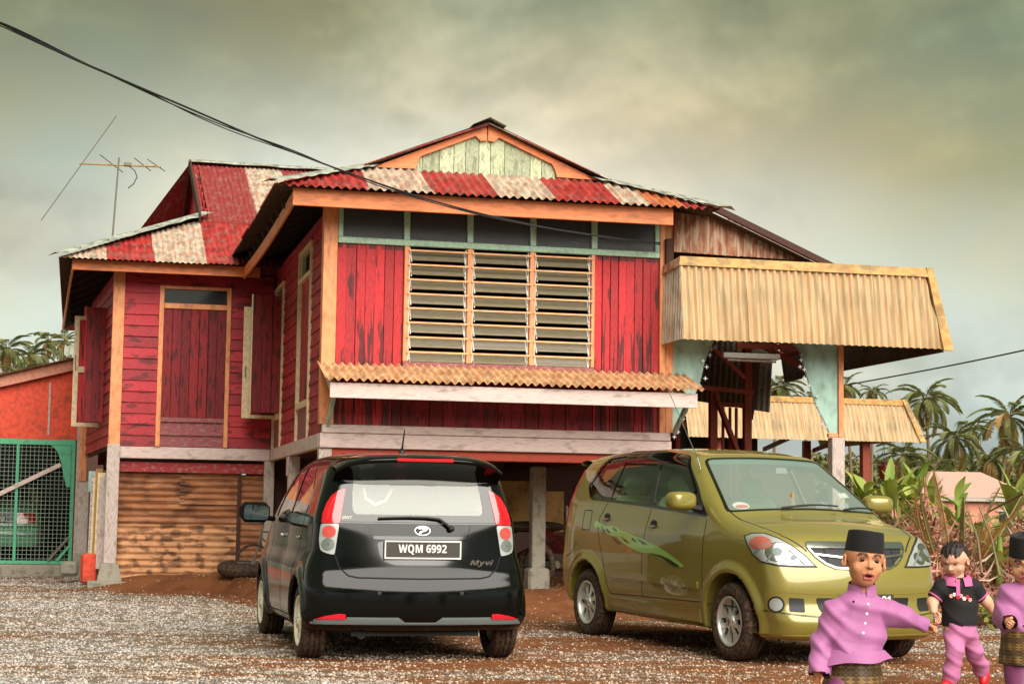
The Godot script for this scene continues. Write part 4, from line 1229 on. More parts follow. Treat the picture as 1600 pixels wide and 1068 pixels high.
	# boards under the front room, and an added wall that keeps it dark
	var bw := part_at("added_back_wall", M.dark_wood, -0.35, 8.2, 0.1, 1.86, -5.6, -5.5)
	tag(bw, "added dark wall that shuts out light behind the space under the house", "wall")
	var b1 := part_at("plywood_board", M.board_yellow, 2.72, 3.22, 1.06, 1.62, -3.3, -3.27)
	tag(b1, "yellow plywood board to the left of the concrete pillar", "board")
	var b2 := part_at("plywood_board", M.board_yellow, 3.3, 3.66, 0.95, 1.49, -3.25, -3.22)
	tag(b2, "tan plywood board to the right of the concrete pillar", "board")
	var b3 := part_at("white_panel", M.white_wall, 3.68, 3.78, 0.6, 1.3, -3.2, -3.17)
	tag(b3, "narrow white panel beyond the tan plywood board", "panel")
	var tbl := thing("work_table", "rough table carrying the boards under the house", "table", HO, HT)
	part_box("table_top", M.dark_wood, tbl, 2.5, 3.9, 0.9, 0.945, -3.6, -3.1)
	for lx in [2.56, 3.8]:
		for lz in [-3.55, -3.15]:
			part_box("leg", M.dark_wood, tbl, lx, lx + 0.05, 0.2, 0.9, lz, lz + 0.05, 0.004)
	# two mopeds parked in the shade
	var m1 := moped("moped", "dark maroon moped with a mirror parked left of the concrete pillar", rgb(70, 22, 20))
	m1.transform = hxf * Transform3D(Basis(Vector3.UP, 2.2), Vector3(2.55, 0.26, -2.15))
	var m2 := moped("moped", "black and red moped parked right of the concrete pillar", rgb(96, 26, 24))
	m2.transform = hxf * Transform3D(Basis(Vector3.UP, -1.0), Vector3(3.45, 0.26, -2.3))
	# ---- house with a pink roof beyond the bushes ----
	var pk := thing("pink_roofed_house", "low house with a pale pink roof beyond the bushes", "house", Vector3(14.9, -0.2, -60.0), 0.1)
	var pr := MB.new()
	var rl := [Vector3(-0.75, 3.14, -1.0), Vector3(0.95, 3.14, -1.0)]
	var cb := [Vector3(-1.9, 2.25, 1.2), Vector3(2.1, 2.25, 1.2), Vector3(2.1, 2.25, -3.4), Vector3(-1.9, 2.25, -3.4)]
	pr.quad(cb[0], cb[1], rl[1], rl[0], Vector3(0, 1, 1))
	pr.tri(cb[1], cb[2], rl[1], Vector3(1, 1, 0))
	pr.quad(cb[2], cb[3], rl[0], rl[1], Vector3(0, 1, -1))
	pr.tri(cb[3], cb[0], rl[0], Vector3(-1, 1, 0))
	obj("roof", pr, M.pink_roof, pk)
	part_box("wall", M.pink_fascia, pk, -1.7, 1.9, 0.0, 2.2, -3.2, 1.0, 0.01)
	part_box("fascia", M.white_wall, pk, -1.9, 2.1, 2.13, 2.24, 1.17, 1.21, 0.01)
	var pw := part_box("window", M.dark_glass, pk, 0.8, 1.6, 1.1, 1.8, 1.01, 1.03, 0.004)
	part_box("window_frame", M.white_wall, pw, 0.7, 1.7, 1.82, 1.88, 1.01, 1.05, 0.004)
	# ---- television aerial ----
	var an := thing("television_aerial", "thin rusty television aerial on a mast above the left roof", "aerial", HO, HT)
	var mast := MB.new()
	mast.tube([Vector3(-2.285, 4.9, -7.94), Vector3(-2.21, 6.56, -7.92)], 0.014, 0.012)
	obj("mast", mast, M.old_steel, an)
	var boom := MB.new()
	boom.tube([Vector3(-2.8, 6.45, -8.06), Vector3(-1.58, 6.42, -7.78)], 0.012)
	obj("boom", boom, M.board_yellow, an)
	for e in [[Vector3(-3.34, 5.56, -8.19), Vector3(-2.27, 7.21, -7.94)], [Vector3(-2.5, 6.52, -7.6), Vector3(-2.14, 6.40, -8.3)], [Vector3(-1.99, 6.5, -7.6), Vector3(-1.72, 6.41, -8.1)], [Vector3(-1.79, 6.49, -7.6), Vector3(-1.51, 6.40, -8.0)]]:
		var b := MB.new()
		b.tube(e, 0.007)
		obj("element", b, M.old_steel, an)
	var bx := MB.new()
	bx.cbox(-2.13, -2.02, 6.42, 6.48, -7.93, -7.87, 0.01)
	obj("junction_box", bx, M.old_steel, an)
	var wi := MB.new()
	wi.tube([Vector3(-2.06, 6.43, -7.9), Vector3(-1.97, 6.36, -7.88), Vector3(-1.93, 6.26, -7.88), Vector3(-1.98, 6.15, -7.88), Vector3(-2.06, 6.08, -7.88)], 0.008, 0.008, 6)
	obj("lead", wi, M.wire, an)

func at_px(p: Vector3) -> Vector3:
	return Vector3(p.x, gy(p.x, p.z), p.z)

func part_at(called: String, m: Material, x0: float, x1: float, y0: float, y1: float, z0: float, z1: float) -> MeshInstance3D:
	var b := MB.new()
	b.cbox(x0, x1, y0, y1, z0, z1, 0.004)
	var o := obj(called, b, m, self)
	o.transform = hxf
	return o

func moped(called: String, label: String, c: Color) -> Node3D:
	var t := thing(called, label, "moped", Vector3.ZERO, 0.0, "mopeds parked under the house")
	var paint := mat("moped_" + str(names[called]), c, 0.25, "", Vector3.ONE, {"coat": 0.5})
	for s in [-0.6, 0.62]:
		var w := MB.new()
		var ring := []
		for k in 25: ring.append(Vector3(s + 0.25 * cos(TAU * k / 24), 0.29 + 0.25 * sin(TAU * k / 24), 0))
		w.tube(ring, 0.04, 0.04, 8, false)
		var wo := obj("wheel", w, M.rubber, t)
		var sp := MB.new()
		for k in 12: sp.tube([Vector3(s, 0.29, 0.02 * (1 - 2 * (k % 2))), Vector3(s + 0.22 * cos(TAU * k / 12), 0.29 + 0.22 * sin(TAU * k / 12), 0)], 0.004, 0.004, 4)
		sp.ball(Vector3(s, 0.29, 0), Vector3(0.06, 0.06, 0.05), 8, 6)
		obj("spokes", sp, M.steel, wo)
	var bd := MB.new()
	bd.prism(PackedVector2Array([Vector2(-0.75, 0.72), Vector2(-0.2, 0.66), Vector2(0.1, 0.42), Vector2(0.28, 0.45), Vector2(0.42, 0.85), Vector2(0.5, 0.86), Vector2(0.38, 0.34), Vector2(-0.1, 0.3), Vector2(-0.4, 0.45), Vector2(-0.85, 0.62)]), func(p): return Vector3(p.x, p.y, 0.09), Vector3(0, 0, -0.18))
	obj("body", bd, paint, t)
	var en := MB.new()
	en.cbox(-0.2, 0.2, 0.2, 0.42, -0.12, 0.12, 0.03)
	en.tube([Vector3(0.1, 0.25, 0.13), Vector3(-0.8, 0.3, 0.16)], 0.03, 0.05)
	obj("engine", en, M.old_steel, t)
	var fk := MB.new()
	fk.tube([Vector3(0.62, 0.29, 0.06), Vector3(0.44, 0.95, 0.05)], 0.022)
	fk.tube([Vector3(0.62, 0.29, -0.06), Vector3(0.44, 0.95, -0.05)], 0.022)
	obj("fork", fk, M.steel, t)
	var se := MB.new()
	se.ball(Vector3(-0.4, 0.76, 0), Vector3(0.38, 0.07, 0.13), 12, 8)
	obj("seat", se, M.rubber, t)
	var hd := MB.new()
	hd.tube([Vector3(0.32, 1.02, 0.33), Vector3(0.42, 0.98, 0.1), Vector3(0.42, 0.98, -0.1), Vector3(0.32, 1.02, -0.33)], 0.016)
	var ho := obj("handlebar", hd, M.wire, t)
	for s in [-1, 1]:
		var mi := MB.new()
		mi.tube([Vector3(0.38, 1.0, 0.2 * s), Vector3(0.4, 1.2, 0.26 * s)], 0.007)
		mi.ball(Vector3(0.4, 1.24, 0.27 * s), Vector3(0.02, 0.05, 0.07), 10, 6)
		obj("mirror", mi, M.wire, ho)
	var hl := MB.new()
	hl.ball(Vector3(0.52, 0.93, 0), Vector3(0.07, 0.09, 0.1), 12, 8)
	obj("headlight", hl, M.steel, t)
	var mg := MB.new()
	mg.grid(8, 4, func(i: int, j: int):
		var a := lerpf(0.3, 2.4, i / 8.0)
		return Vector3(0.62 + 0.32 * cos(a), 0.29 + 0.32 * sin(a), lerpf(-0.07, 0.07, j / 4.0)))
	obj("mudguard", mg, paint, t)
	return t

func make_cables() -> void:
	var base := [Vector3(-3.58, 4.34, -11.5), Vector3(-3.53, 4.42, -12.2), Vector3(-3.34, 4.47, -13.2), Vector3(-3.13, 4.53, -14.2), Vector3(-2.79, 4.58, -15.5), Vector3(-2.27, 4.59, -17.0), Vector3(-1.58, 4.60, -18.6), Vector3(-0.72, 4.50, -19.6), Vector3(0.27, 4.39, -20.3), Vector3(1.16, 4.34, -20.8), Vector3(1.72, 4.34, -21.1)]
	base.push_front(Vector3(-3.75, 4.2, -9.0))
	base.push_front(Vector3(-4.0, 4.3, -4.0))
	var cu := Curve3D.new()
	for k in base.size():
		var d: Vector3 = (base[mini(k + 1, base.size() - 1)] - base[maxi(k - 1, 0)]) / 6.0
		cu.add_point(base[k], -d, d)
	var len := cu.get_baked_length()
	var lab := ["black service cable running down to the house post", "thin dark cable looping loosely below the service cable", "third thin wire twisted round the service cable"]
	for w in 3:
		var path := []
		for k in 121:
			var t := k / 120.0
			var p := cu.sample_baked(len * t)
			var ph: float = len * t * (1.1 + 0.25 * w) + w * 2.1
			var loose: float = [0.006, 0.035, 0.02][w] * (0.4 + 0.6 * sin(len * t * 0.5 + w) ** 2)
			p += Vector3(0.3 * cos(ph), sin(ph) - 0.5 * w, 0.3 * sin(ph)) * loose
			path.append(p)
		var b := MB.new()
		b.tube(path, [0.0095, 0.006, 0.005][w], -1.0, 5)
		var o := obj("service_cable", b, M.wire, self)
		tag(o, lab[w], "cable", "cables running to the house")
	var b2 := MB.new()
	var p2 := []
	for k in 31:
		var t := k / 30.0
		var a := Vector3(15.0, 5.9, -20.0).lerp(Vector3(7.47, 4.19, -40.0), t)
		p2.append(Vector3(lerpf(13.4, 7.47, t), lerpf(5.35, 4.19, t) - 0.25 * sin(PI * t) + 0.1 * t * (1 - t), lerpf(-23.0, -40.0, t)))
	b2.tube(p2, 0.016, -1.0, 5)
	var o2 := obj("far_cable", b2, M.wire, self)
	tag(o2, "single dark cable crossing the sky above the palms", "cable")
# ---------- a car body as a field: l forward from the rear axle, h up, s sideways ----------
class CarBody:
	var l0 := -1.2
	var l1 := 4.2
	var zt := PackedFloat32Array()
	var ct := PackedFloat32Array()
	var wp := PackedFloat32Array()
	var zb := PackedFloat32Array()
	var xf := PackedFloat32Array()
	var cf := PackedFloat32Array()
	var xr := PackedFloat32Array()
	var cr := PackedFloat32Array()
	var tm := PackedFloat32Array()
	var crown := 0.08
	var bowf := 0.14
	var bowr := 0.1
	var kside := 0.12
	var kend := 0.1
	var axles := [0.0, 2.655]
	var wr := 0.315
	var ra := 0.375
	var ain := 0.52
	var flare := 0.022
	static func lut(pts: Array, lo: float, hi: float, blur: int) -> PackedFloat32Array:
		var n := int(round((hi - lo) * 100.0)) + 1
		var a := PackedFloat32Array()
		a.resize(n)
		var k := 0
		for i in n:
			var x := lo + i * 0.01
			while k < pts.size() - 2 and x > pts[k + 1][0]: k += 1
			var t: float = clampf((x - pts[k][0]) / maxf(1e-6, pts[k + 1][0] - pts[k][0]), 0.0, 1.0)
			a[i] = lerpf(pts[k][1], pts[k + 1][1], t)
		for pass_ in 2:
			var b := a.duplicate()
			for i in n:
				var s := 0.0
				for j in range(-blur, blur + 1): s += a[clampi(i + j, 0, n - 1)]
				b[i] = s / (2 * blur + 1)
			a = b
		return a
	static func slopes(a: PackedFloat32Array) -> PackedFloat32Array:
		var c := a.duplicate()
		for i in a.size():
			var d := (a[mini(i + 1, a.size() - 1)] - a[maxi(i - 1, 0)]) * 50.0
			c[i] = 1.0 / sqrt(1.0 + d * d)
		return c
	func setup(top: Array, plan: Array, bottom: Array, front: Array, rear: Array, tum: Array, bl := 5) -> void:
		zt = lut(top, l0, l1, bl); ct = slopes(zt)
		wp = lut(plan, l0, l1, 8); zb = lut(bottom, l0, l1, 4)
		xf = lut(front, 0.0, 2.0, 3); cf = slopes(xf)
		xr = lut(rear, 0.0, 2.0, 3); cr = slopes(xr)
		tm = lut(tum, 0.0, 2.0, 3)
	func f(l: float, h: float, s: float) -> float:
		var a := absf(s)
		var i := clampi(int((l - l0) * 100.0), 0, zt.size() - 2)
		var ti := clampf((l - l0) * 100.0 - i, 0.0, 1.0)
		var j := clampi(int(h * 100.0), 0, tm.size() - 2)
		var tj := clampf(h * 100.0 - j, 0.0, 1.0)
		var a2 := a * a
		var ws := wp[i] + (wp[i + 1] - wp[i]) * ti - (tm[j] + (tm[j + 1] - tm[j]) * tj)
		var arch := -1.0
		for ax in axles:
			var r: float = sqrt((l - ax) * (l - ax) + (h - wr) * (h - wr))
			if r < ra + 0.14:
				var g := clampf(1.0 - absf(r - ra - 0.02) / 0.09, 0.0, 1.0)
				ws += flare * g * g * (3.0 - 2.0 * g)
			arch = maxf(arch, minf(ra - r, a - ain))
		var f1 := a - ws
		var f2 := (h - (zt[i] + (zt[i + 1] - zt[i]) * ti) + crown * a2) * ct[i]
		var f3 := (l - (xf[j] + (xf[j + 1] - xf[j]) * tj) + bowf * a2) * cf[j]
		var f4 := ((xr[j] + (xr[j + 1] - xr[j]) * tj) + bowr * a2 - l) * cr[j]
		var d := f1
		var q := maxf(kside - absf(d - f2), 0.0)
		d = maxf(d, f2) + q * q / kside * 0.25
		var fe := maxf(f3, f4)
		q = maxf(kend - absf(d - fe), 0.0)
		d = maxf(d, fe) + q * q / kend * 0.25
		var f5 := zb[i] - h
		q = maxf(0.05 - absf(d - f5), 0.0)
		d = maxf(d, f5) + q * q / 0.05 * 0.25
		return maxf(d, arch)
	func g(p: Vector3) -> Vector3:
		var e := 0.004
		return Vector3(f(p.x + e, p.y, p.z) - f(p.x - e, p.y, p.z), f(p.x, p.y + e, p.z) - f(p.x, p.y - e, p.z), f(p.x, p.y, p.z + e) - f(p.x, p.y, p.z - e)).normalized()
	func hit(o: Vector3, d: Vector3) -> Vector3:    # march from o along d to the surface
		var p := o
		for k in 80:
			var v := f(p.x, p.y, p.z)
			if v < 0.0005: break
			p += d * clampf(v * 0.8, 0.0008, 0.2)
		return p

# ---------- surface nets ----------
# fn(x, y, z) -> signed distance; drop(centre) -> true leaves the quad out
func nets(b: MB, fn: Callable, lo: Vector3, hi: Vector3, cell: float, half := false, drop = null, color = null) -> void:
	if half: lo.z = -cell * 0.5
	var nb := Vector3i(((hi - lo) / (cell * 4.0)).ceil())
	var n := nb * 4 + Vector3i.ONE
	var sx := n.x
	var sxy := n.x * n.y
	var val := PackedFloat32Array()
	val.resize(sxy * n.z)
	val.fill(9.0)
	var act := []
	var rad := cell * 4.0 * 0.87 * 1.35
	for bz in nb.z:
		for by in nb.y:
			for bx in nb.x:
				var c := lo + Vector3(bx + 0.5, by + 0.5, bz + 0.5) * cell * 4.0
				var d: float = fn.call(c.x, c.y, c.z)
				if absf(d) < rad:
					act.append(Vector3i(bx, by, bz))
					for z in 4:
						for y in 4:
							var base := (bz * 4 + z) * sxy + (by * 4 + y) * sx + bx * 4
							for x in 4:
								val[base + x] = fn.call(lo.x + (bx * 4 + x) * cell, lo.y + (by * 4 + y) * cell, lo.z + (bz * 4 + z) * cell)
				elif d < 0.0:
					for z in 4:
						for y in 4:
							var base := (bz * 4 + z) * sxy + (by * 4 + y) * sx + bx * 4
							for x in 4: val[base + x] = -9.0
	var vid := {}
	var P := PackedVector3Array()
	var N := PackedVector3Array()
	var cells := []
	var corner := PackedInt32Array([0, 1, sx, sx + 1, sxy, sxy + 1, sxy + sx, sxy + sx + 1])
	var ed := [[0, 1], [2, 3], [4, 5], [6, 7], [0, 2], [1, 3], [4, 6], [5, 7], [0, 4], [1, 5], [2, 6], [3, 7]]
	for bk in act:
		for z in 4:
			for y in 4:
				for x in 4:
					var cx: int = bk.x * 4 + x
					var cy: int = bk.y * 4 + y
					var cz: int = bk.z * 4 + z
					if cx >= n.x - 1 or cy >= n.y - 1 or cz >= n.z - 1: continue
					var k := cz * sxy + cy * sx + cx
					var m := 0
					for q in 8:
						if val[k + corner[q]] < 0.0: m |= 1 << q
					if m == 0 or m == 255: continue
					var s := Vector3.ZERO
					var cnt := 0
					for e in ed:
						var a: int = e[0]
						var bb: int = e[1]
						if ((m >> a) & 1) != ((m >> bb) & 1):
							var va := clampf(val[k + corner[a]], -cell, cell)
							var vb := clampf(val[k + corner[bb]], -cell, cell)
							var t := va / (va - vb)
							s += Vector3(a & 1, (a >> 1) & 1, a >> 2).lerp(Vector3(bb & 1, (bb >> 1) & 1, bb >> 2), t)
							cnt += 1
					var p := lo + (Vector3(cx, cy, cz) + s / cnt) * cell
					var nn := Vector3.UP
					for it in 2:
						var h := cell * 0.25
						var d: float = fn.call(p.x, p.y, p.z)
						nn = Vector3(fn.call(p.x + h, p.y, p.z) - d, fn.call(p.x, p.y + h, p.z) - d, fn.call(p.x, p.y, p.z + h) - d) / h
						var l := nn.length()
						if l > 1e-5:
							p -= nn / l * clampf(d / l, -cell * 0.5, cell * 0.5)
							nn /= l
					if half and cz == 0:
						p.z = 0.0
						nn.z = 0.0
					vid[k] = P.size()
					P.append(p); N.append(nn)
					cells.append(k)
	var sides := [1, -1] if half else [1]
	for sg in sides:
		var k0 := b.v.size()
		for q in P.size():
			if color != null: b.col = color.call(P[q])
			b.vert(Vector3(P[q].x, P[q].y, P[q].z * sg), Vector3(N[q].x, N[q].y, N[q].z * sg))
		for k in cells:
			for ax in 3:
				var st: int = [1, sx, sxy][ax]
				var u: int = [sx, sxy, 1][ax]
				var w: int = [sxy, 1, sx][ax]
				var va := val[k]
				var vb := val[k + st]
				if (va < 0.0) == (vb < 0.0): continue
				if not (vid.has(k - u) and vid.has(k - w) and vid.has(k - u - w)): continue
				var i0: int = vid[k]
				var i1: int = vid[k - u]
				var i2: int = vid[k - u - w]
				var i3: int = vid[k - w]
				if drop != null:
					var ce := (P[i0] + P[i1] + P[i2] + P[i3]) * 0.25
					if drop.call(ce): continue
				if (va < 0.0) == (sg > 0):
					b.i.append_array(PackedInt32Array([k0 + i0, k0 + i2, k0 + i1, k0 + i0, k0 + i3, k0 + i2]))
				else:
					b.i.append_array(PackedInt32Array([k0 + i0, k0 + i1, k0 + i2, k0 + i0, k0 + i2, k0 + i3]))

# a sheet that follows the body: poly in the plane through org spanned by A and B, thrown along -D
func patch(body: CarBody, poly: PackedVector2Array, org: Vector3, A: Vector3, Bv: Vector3, D: Vector3, off: float, res := 0.03, skirt := 0.012, mirror := false, holes: Array = []) -> MB:
	var m := MB.new()
	var pts := PackedVector2Array()
	var rings: Array = [poly]
	rings.append_array(holes)
	var loops := []
	for rg in rings:
		var lp := []
		for k in rg.size():
			var a: Vector2 = rg[k]
			var c: Vector2 = rg[(k + 1) % rg.size()]
			var n := maxi(1, int(ceil(a.distance_to(c) / res)))
			for q in n:
				lp.append(pts.size())
				pts.append(a.lerp(c, q / float(n)))
		loops.append(lp)
	var lo := poly[0]
	var hi := poly[0]
	for p in poly:
		lo = lo.min(p); hi = hi.max(p)
	var y := lo.y + res * 0.5
	while y < hi.y:
		var x := lo.x + res * 0.5
		while x < hi.x:
			var p := Vector2(x + 0.0007 * sin(y * 977.0), y + 0.0007 * sin(x * 811.0))
			if Geometry2D.is_point_in_polygon(p, poly):
				var ok := true
				for h in holes:
					if Geometry2D.is_point_in_polygon(p, h): ok = false
				if ok:
					var near := false
					for q in pts.size():
						if pts[q].distance_squared_to(p) < res * res * 0.16:
							near = true
							break
					if not near: pts.append(p)
			x += res
		y += res
	var ids := Geometry2D.triangulate_delaunay(pts)
	var P := PackedVector3Array()
	var N := PackedVector3Array()
	for p in pts:
		var w := body.hit(org + A * p.x + Bv * p.y + D * 4.5, -D)
		var nn := body.g(w)
		P.append(w + nn * off); N.append(nn)
	for sg in ([1.0, -1.0] if mirror else [1.0]):
		var k0 := m.v.size()
		for q in P.size():
			m.vert(Vector3(P[q].x, P[q].y, P[q].z * sg), Vector3(N[q].x, N[q].y, N[q].z * sg), pts[q])
		for k in range(0, ids.size(), 3):
			var c := (pts[ids[k]] + pts[ids[k + 1]] + pts[ids[k + 2]]) / 3.0
			if not Geometry2D.is_point_in_polygon(c, poly): continue
			var inh := false
			for h in holes:
				if Geometry2D.is_point_in_polygon(c, h): inh = true
			if inh: continue
			var a := P[ids[k]]
			var fl := (P[ids[k + 2]] - a).cross(P[ids[k + 1]] - a).dot(N[ids[k]]) < 0.0
			if fl != (sg < 0.0):
				m.i.append_array(PackedInt32Array([k0 + ids[k], k0 + ids[k + 2], k0 + ids[k + 1]]))
			else:
				m.i.append_array(PackedInt32Array([k0 + ids[k], k0 + ids[k + 1], k0 + ids[k + 2]]))
		if skirt > 0.0:
			for lp in loops:
				for k in lp.size():
					var i0: int = lp[k]
					var i1: int = lp[(k + 1) % lp.size()]
					var S := Vector3(1, 1, sg)
					var a := P[i0] * S
					var c := P[i1] * S
					m.quad(a, c, c - N[i1] * S * skirt, a - N[i0] * S * skirt, (c - a).cross(N[i0] * S))
	return m

func line_patch(body: CarBody, path: Array, w: float, org: Vector3, A: Vector3, Bv: Vector3, D: Vector3, off: float, mirror := false) -> MB:
	var m := MB.new()
	for sg in ([1.0, -1.0] if mirror else [1.0]):
		var prev := []
		for k in path.size() - 1:
			var a: Vector2 = path[k]
			var c: Vector2 = path[k + 1]
			var n := maxi(1, int(ceil(a.distance_to(c) / 0.04)))
			for q in n + 1:
				var p := a.lerp(c, q / float(n))
				var t := (c - a).normalized()
				var o := Vector2(-t.y, t.x) * w * 0.5
				var ring := []
				for e in [p - o, p + o]:
					var h := body.hit(org + A * e.x + Bv * e.y + D * 4.5, -D)
					var g := body.g(h)
					ring.append((h + g * off) * Vector3(1, 1, sg))
					ring.append((h - g * 0.004) * Vector3(1, 1, sg))
					ring.append(g * Vector3(1, 1, sg))
				if prev.size():
					m.quad(prev[0], ring[0], ring[3], prev[3], ring[2])
					m.quad(prev[0], ring[0], ring[1], prev[1], prev[0] - prev[3])
					m.quad(prev[3], ring[3], ring[4], prev[4], prev[3] - prev[0])
				prev = ring
	return m

func pair(called: String, m: MB, mt: Material, parent: Node) -> void:
	obj(called, m, mt, parent)
	mirror_z(m)
	obj(called, m, mt, parent)

func mirror_z(m: MB) -> void:
	for q in m.v.size():
		m.v[q].z = -m.v[q].z
		m.n[q].z = -m.n[q].z
	for q in range(0, m.i.size(), 3):
		var t := m.i[q]
		m.i[q] = m.i[q + 1]
		m.i[q + 1] = t

func v2(a: Array) -> PackedVector2Array:
	var p := PackedVector2Array()
	for k in range(0, a.size(), 2): p.append(Vector2(a[k], a[k + 1]))
	return p

func inset(p: PackedVector2Array, d: float) -> PackedVector2Array:
	var r := Geometry2D.offset_polygon(p, -d)
	return r[0] if r.size() else p

func round_poly(p: PackedVector2Array, r: float) -> PackedVector2Array:
	var out := PackedVector2Array()
	var n := p.size()
	for k in n:
		var a := p[(k + n - 1) % n]
		var b := p[k]
		var c := p[(k + 1) % n]
		var q := minf(r, minf(a.distance_to(b), c.distance_to(b)) * 0.45)
		var s := b + (a - b).normalized() * q
		var e := b + (c - b).normalized() * q
		for t in 4:
			var u := t / 3.0
			out.append(s.lerp(b, u).lerp(b.lerp(e, u), u))
	return out

func wheel(parent: Node, at: Vector3, side: float, R: float, rim_r: float, w: float, spokes: int, rim_mat: Material, deep := 0.03) -> void:
	# side +1: the outer face looks along +Z
	var t := Transform3D(Basis(Vector3.RIGHT, PI / 2), Vector3.ZERO)
	if side < 0: t = Transform3D(Basis(Vector3.RIGHT, -PI / 2), Vector3.ZERO)
	t.origin = at
	var h := w / 2
	var ty := MB.new()
	var pr := [Vector2(rim_r - 0.01, h - 0.03), Vector2(rim_r, h - 0.008), Vector2(rim_r + 0.012, h - 0.001), Vector2(rim_r + 0.03, h + 0.004), Vector2(R - 0.05, h + 0.004), Vector2(R - 0.022, h - 0.006), Vector2(R - 0.007, h - 0.022)]
	for gk in 4:
		var y0 := lerpf(h - 0.022, -h + 0.022, (gk + 0.0) / 4.0)
		var y1 := lerpf(h - 0.022, -h + 0.022, (gk + 1.0) / 4.0)
		pr.append(Vector2(R - 0.002, y0 - 0.004)); pr.append(Vector2(R, (y0 + y1) / 2)); pr.append(Vector2(R - 0.002, y1 + 0.006))
		if gk < 3: pr.append(Vector2(R - 0.012, y1 + 0.004)); pr.append(Vector2(R - 0.012, y1 - 0.004))
	pr.append_array([Vector2(R - 0.007, -h + 0.022), Vector2(R - 0.05, -h), Vector2(rim_r, -h + 0.01), Vector2(rim_r - 0.02, -h + 0.03)])
	var seg := 88
	ty.grid(seg, pr.size() - 1, func(a: int, b: int):
		var an := TAU * (a + (0.35 * sin(pr[b].y * 60.0) if pr[b].x > R - 0.03 else 0.0)) / seg
		var r: float = pr[b].x
		if r > R - 0.02 and r < R + 0.1 and a % 2 == 0 and absf(pr[b].y) > 0.02: r -= 0.006
		return t * Vector3(r * cos(an), pr[b].y, -r * sin(an)))
	var wh := obj("wheel", ty, M.rubber, parent)
	var rm := MB.new()
	rm.lathe([Vector2(rim_r - 0.004, h - 0.002), Vector2(rim_r - 0.012, h + 0.003), Vector2(rim_r - 0.026, h - 0.004), Vector2(rim_r - 0.032, h - 0.03), Vector2(rim_r - 0.036, -h + 0.04)], 48, t)
	# spokes: tapered petals
	for k in spokes:
		var a := TAU * (k + 0.5) / spokes
		var ca := cos(a)
		var sa := sin(a)
		var half := PI / spokes
		var pts := []
		for layer in 2:
			for q in [[0.045, 0.42], [0.5, 0.4], [0.94, 0.72]]:
				var r: float = (rim_r - 0.02) * q[0] if q[0] > 0.1 else 0.05
				var wd: float = r * tan(half) * q[1] if q[0] > 0.1 else 0.018
				var y: float = (h - deep + 0.02 * (1.0 - q[0])) - layer * 0.02
				for s in [-1, 1]:
					pts.append(t * Vector3(r * ca - s * wd * sa, y - 0.006 * absf(s), -(r * sa + s * wd * ca)))
		for q in 2:
			var o := q * 2
			rm.hexa([pts[6 + o], pts[7 + o], pts[9 + o], pts[8 + o], pts[0 + o], pts[1 + o], pts[3 + o], pts[2 + o]])
	rm.lathe([Vector2(0.0, h - deep + 0.032), Vector2(0.035, h - deep + 0.03), Vector2(0.06, h - deep + 0.018), Vector2(0.066, h - deep - 0.02)], 20, t)
	obj("rim", rm, rim_mat, wh)
	var dk := MB.new()
	dk.lathe([Vector2(0.0, h - deep - 0.045), Vector2(rim_r - 0.035, h - deep - 0.05)], 24, t)
	obj("brake", dk, M.dark_metal, wh)
	var nu := MB.new()
	for k in 5:
		var a := TAU * k / 5.0
		nu.ball(t * Vector3(0.05 * cos(a), h - deep + 0.02, 0.05 * sin(a)), Vector3(0.008, 0.008, 0.008), 6, 4)
	var no := obj("wheel_nuts", nu, M.dark_metal, wh)
	no.set_meta("kind", "stuff")

func text_mesh(s: String, size: float, depth: float, bold := true, italic := false, font := "Droid Sans") -> TextMesh:
	var t := TextMesh.new()
	var f := SystemFont.new()
	f.font_names = PackedStringArray([font])
	f.font_weight = 700 if bold else 400
	f.font_italic = italic
	t.font = f
	t.text = s
	t.font_size = 64
	t.pixel_size = size / 64.0
	t.depth = depth
	return t

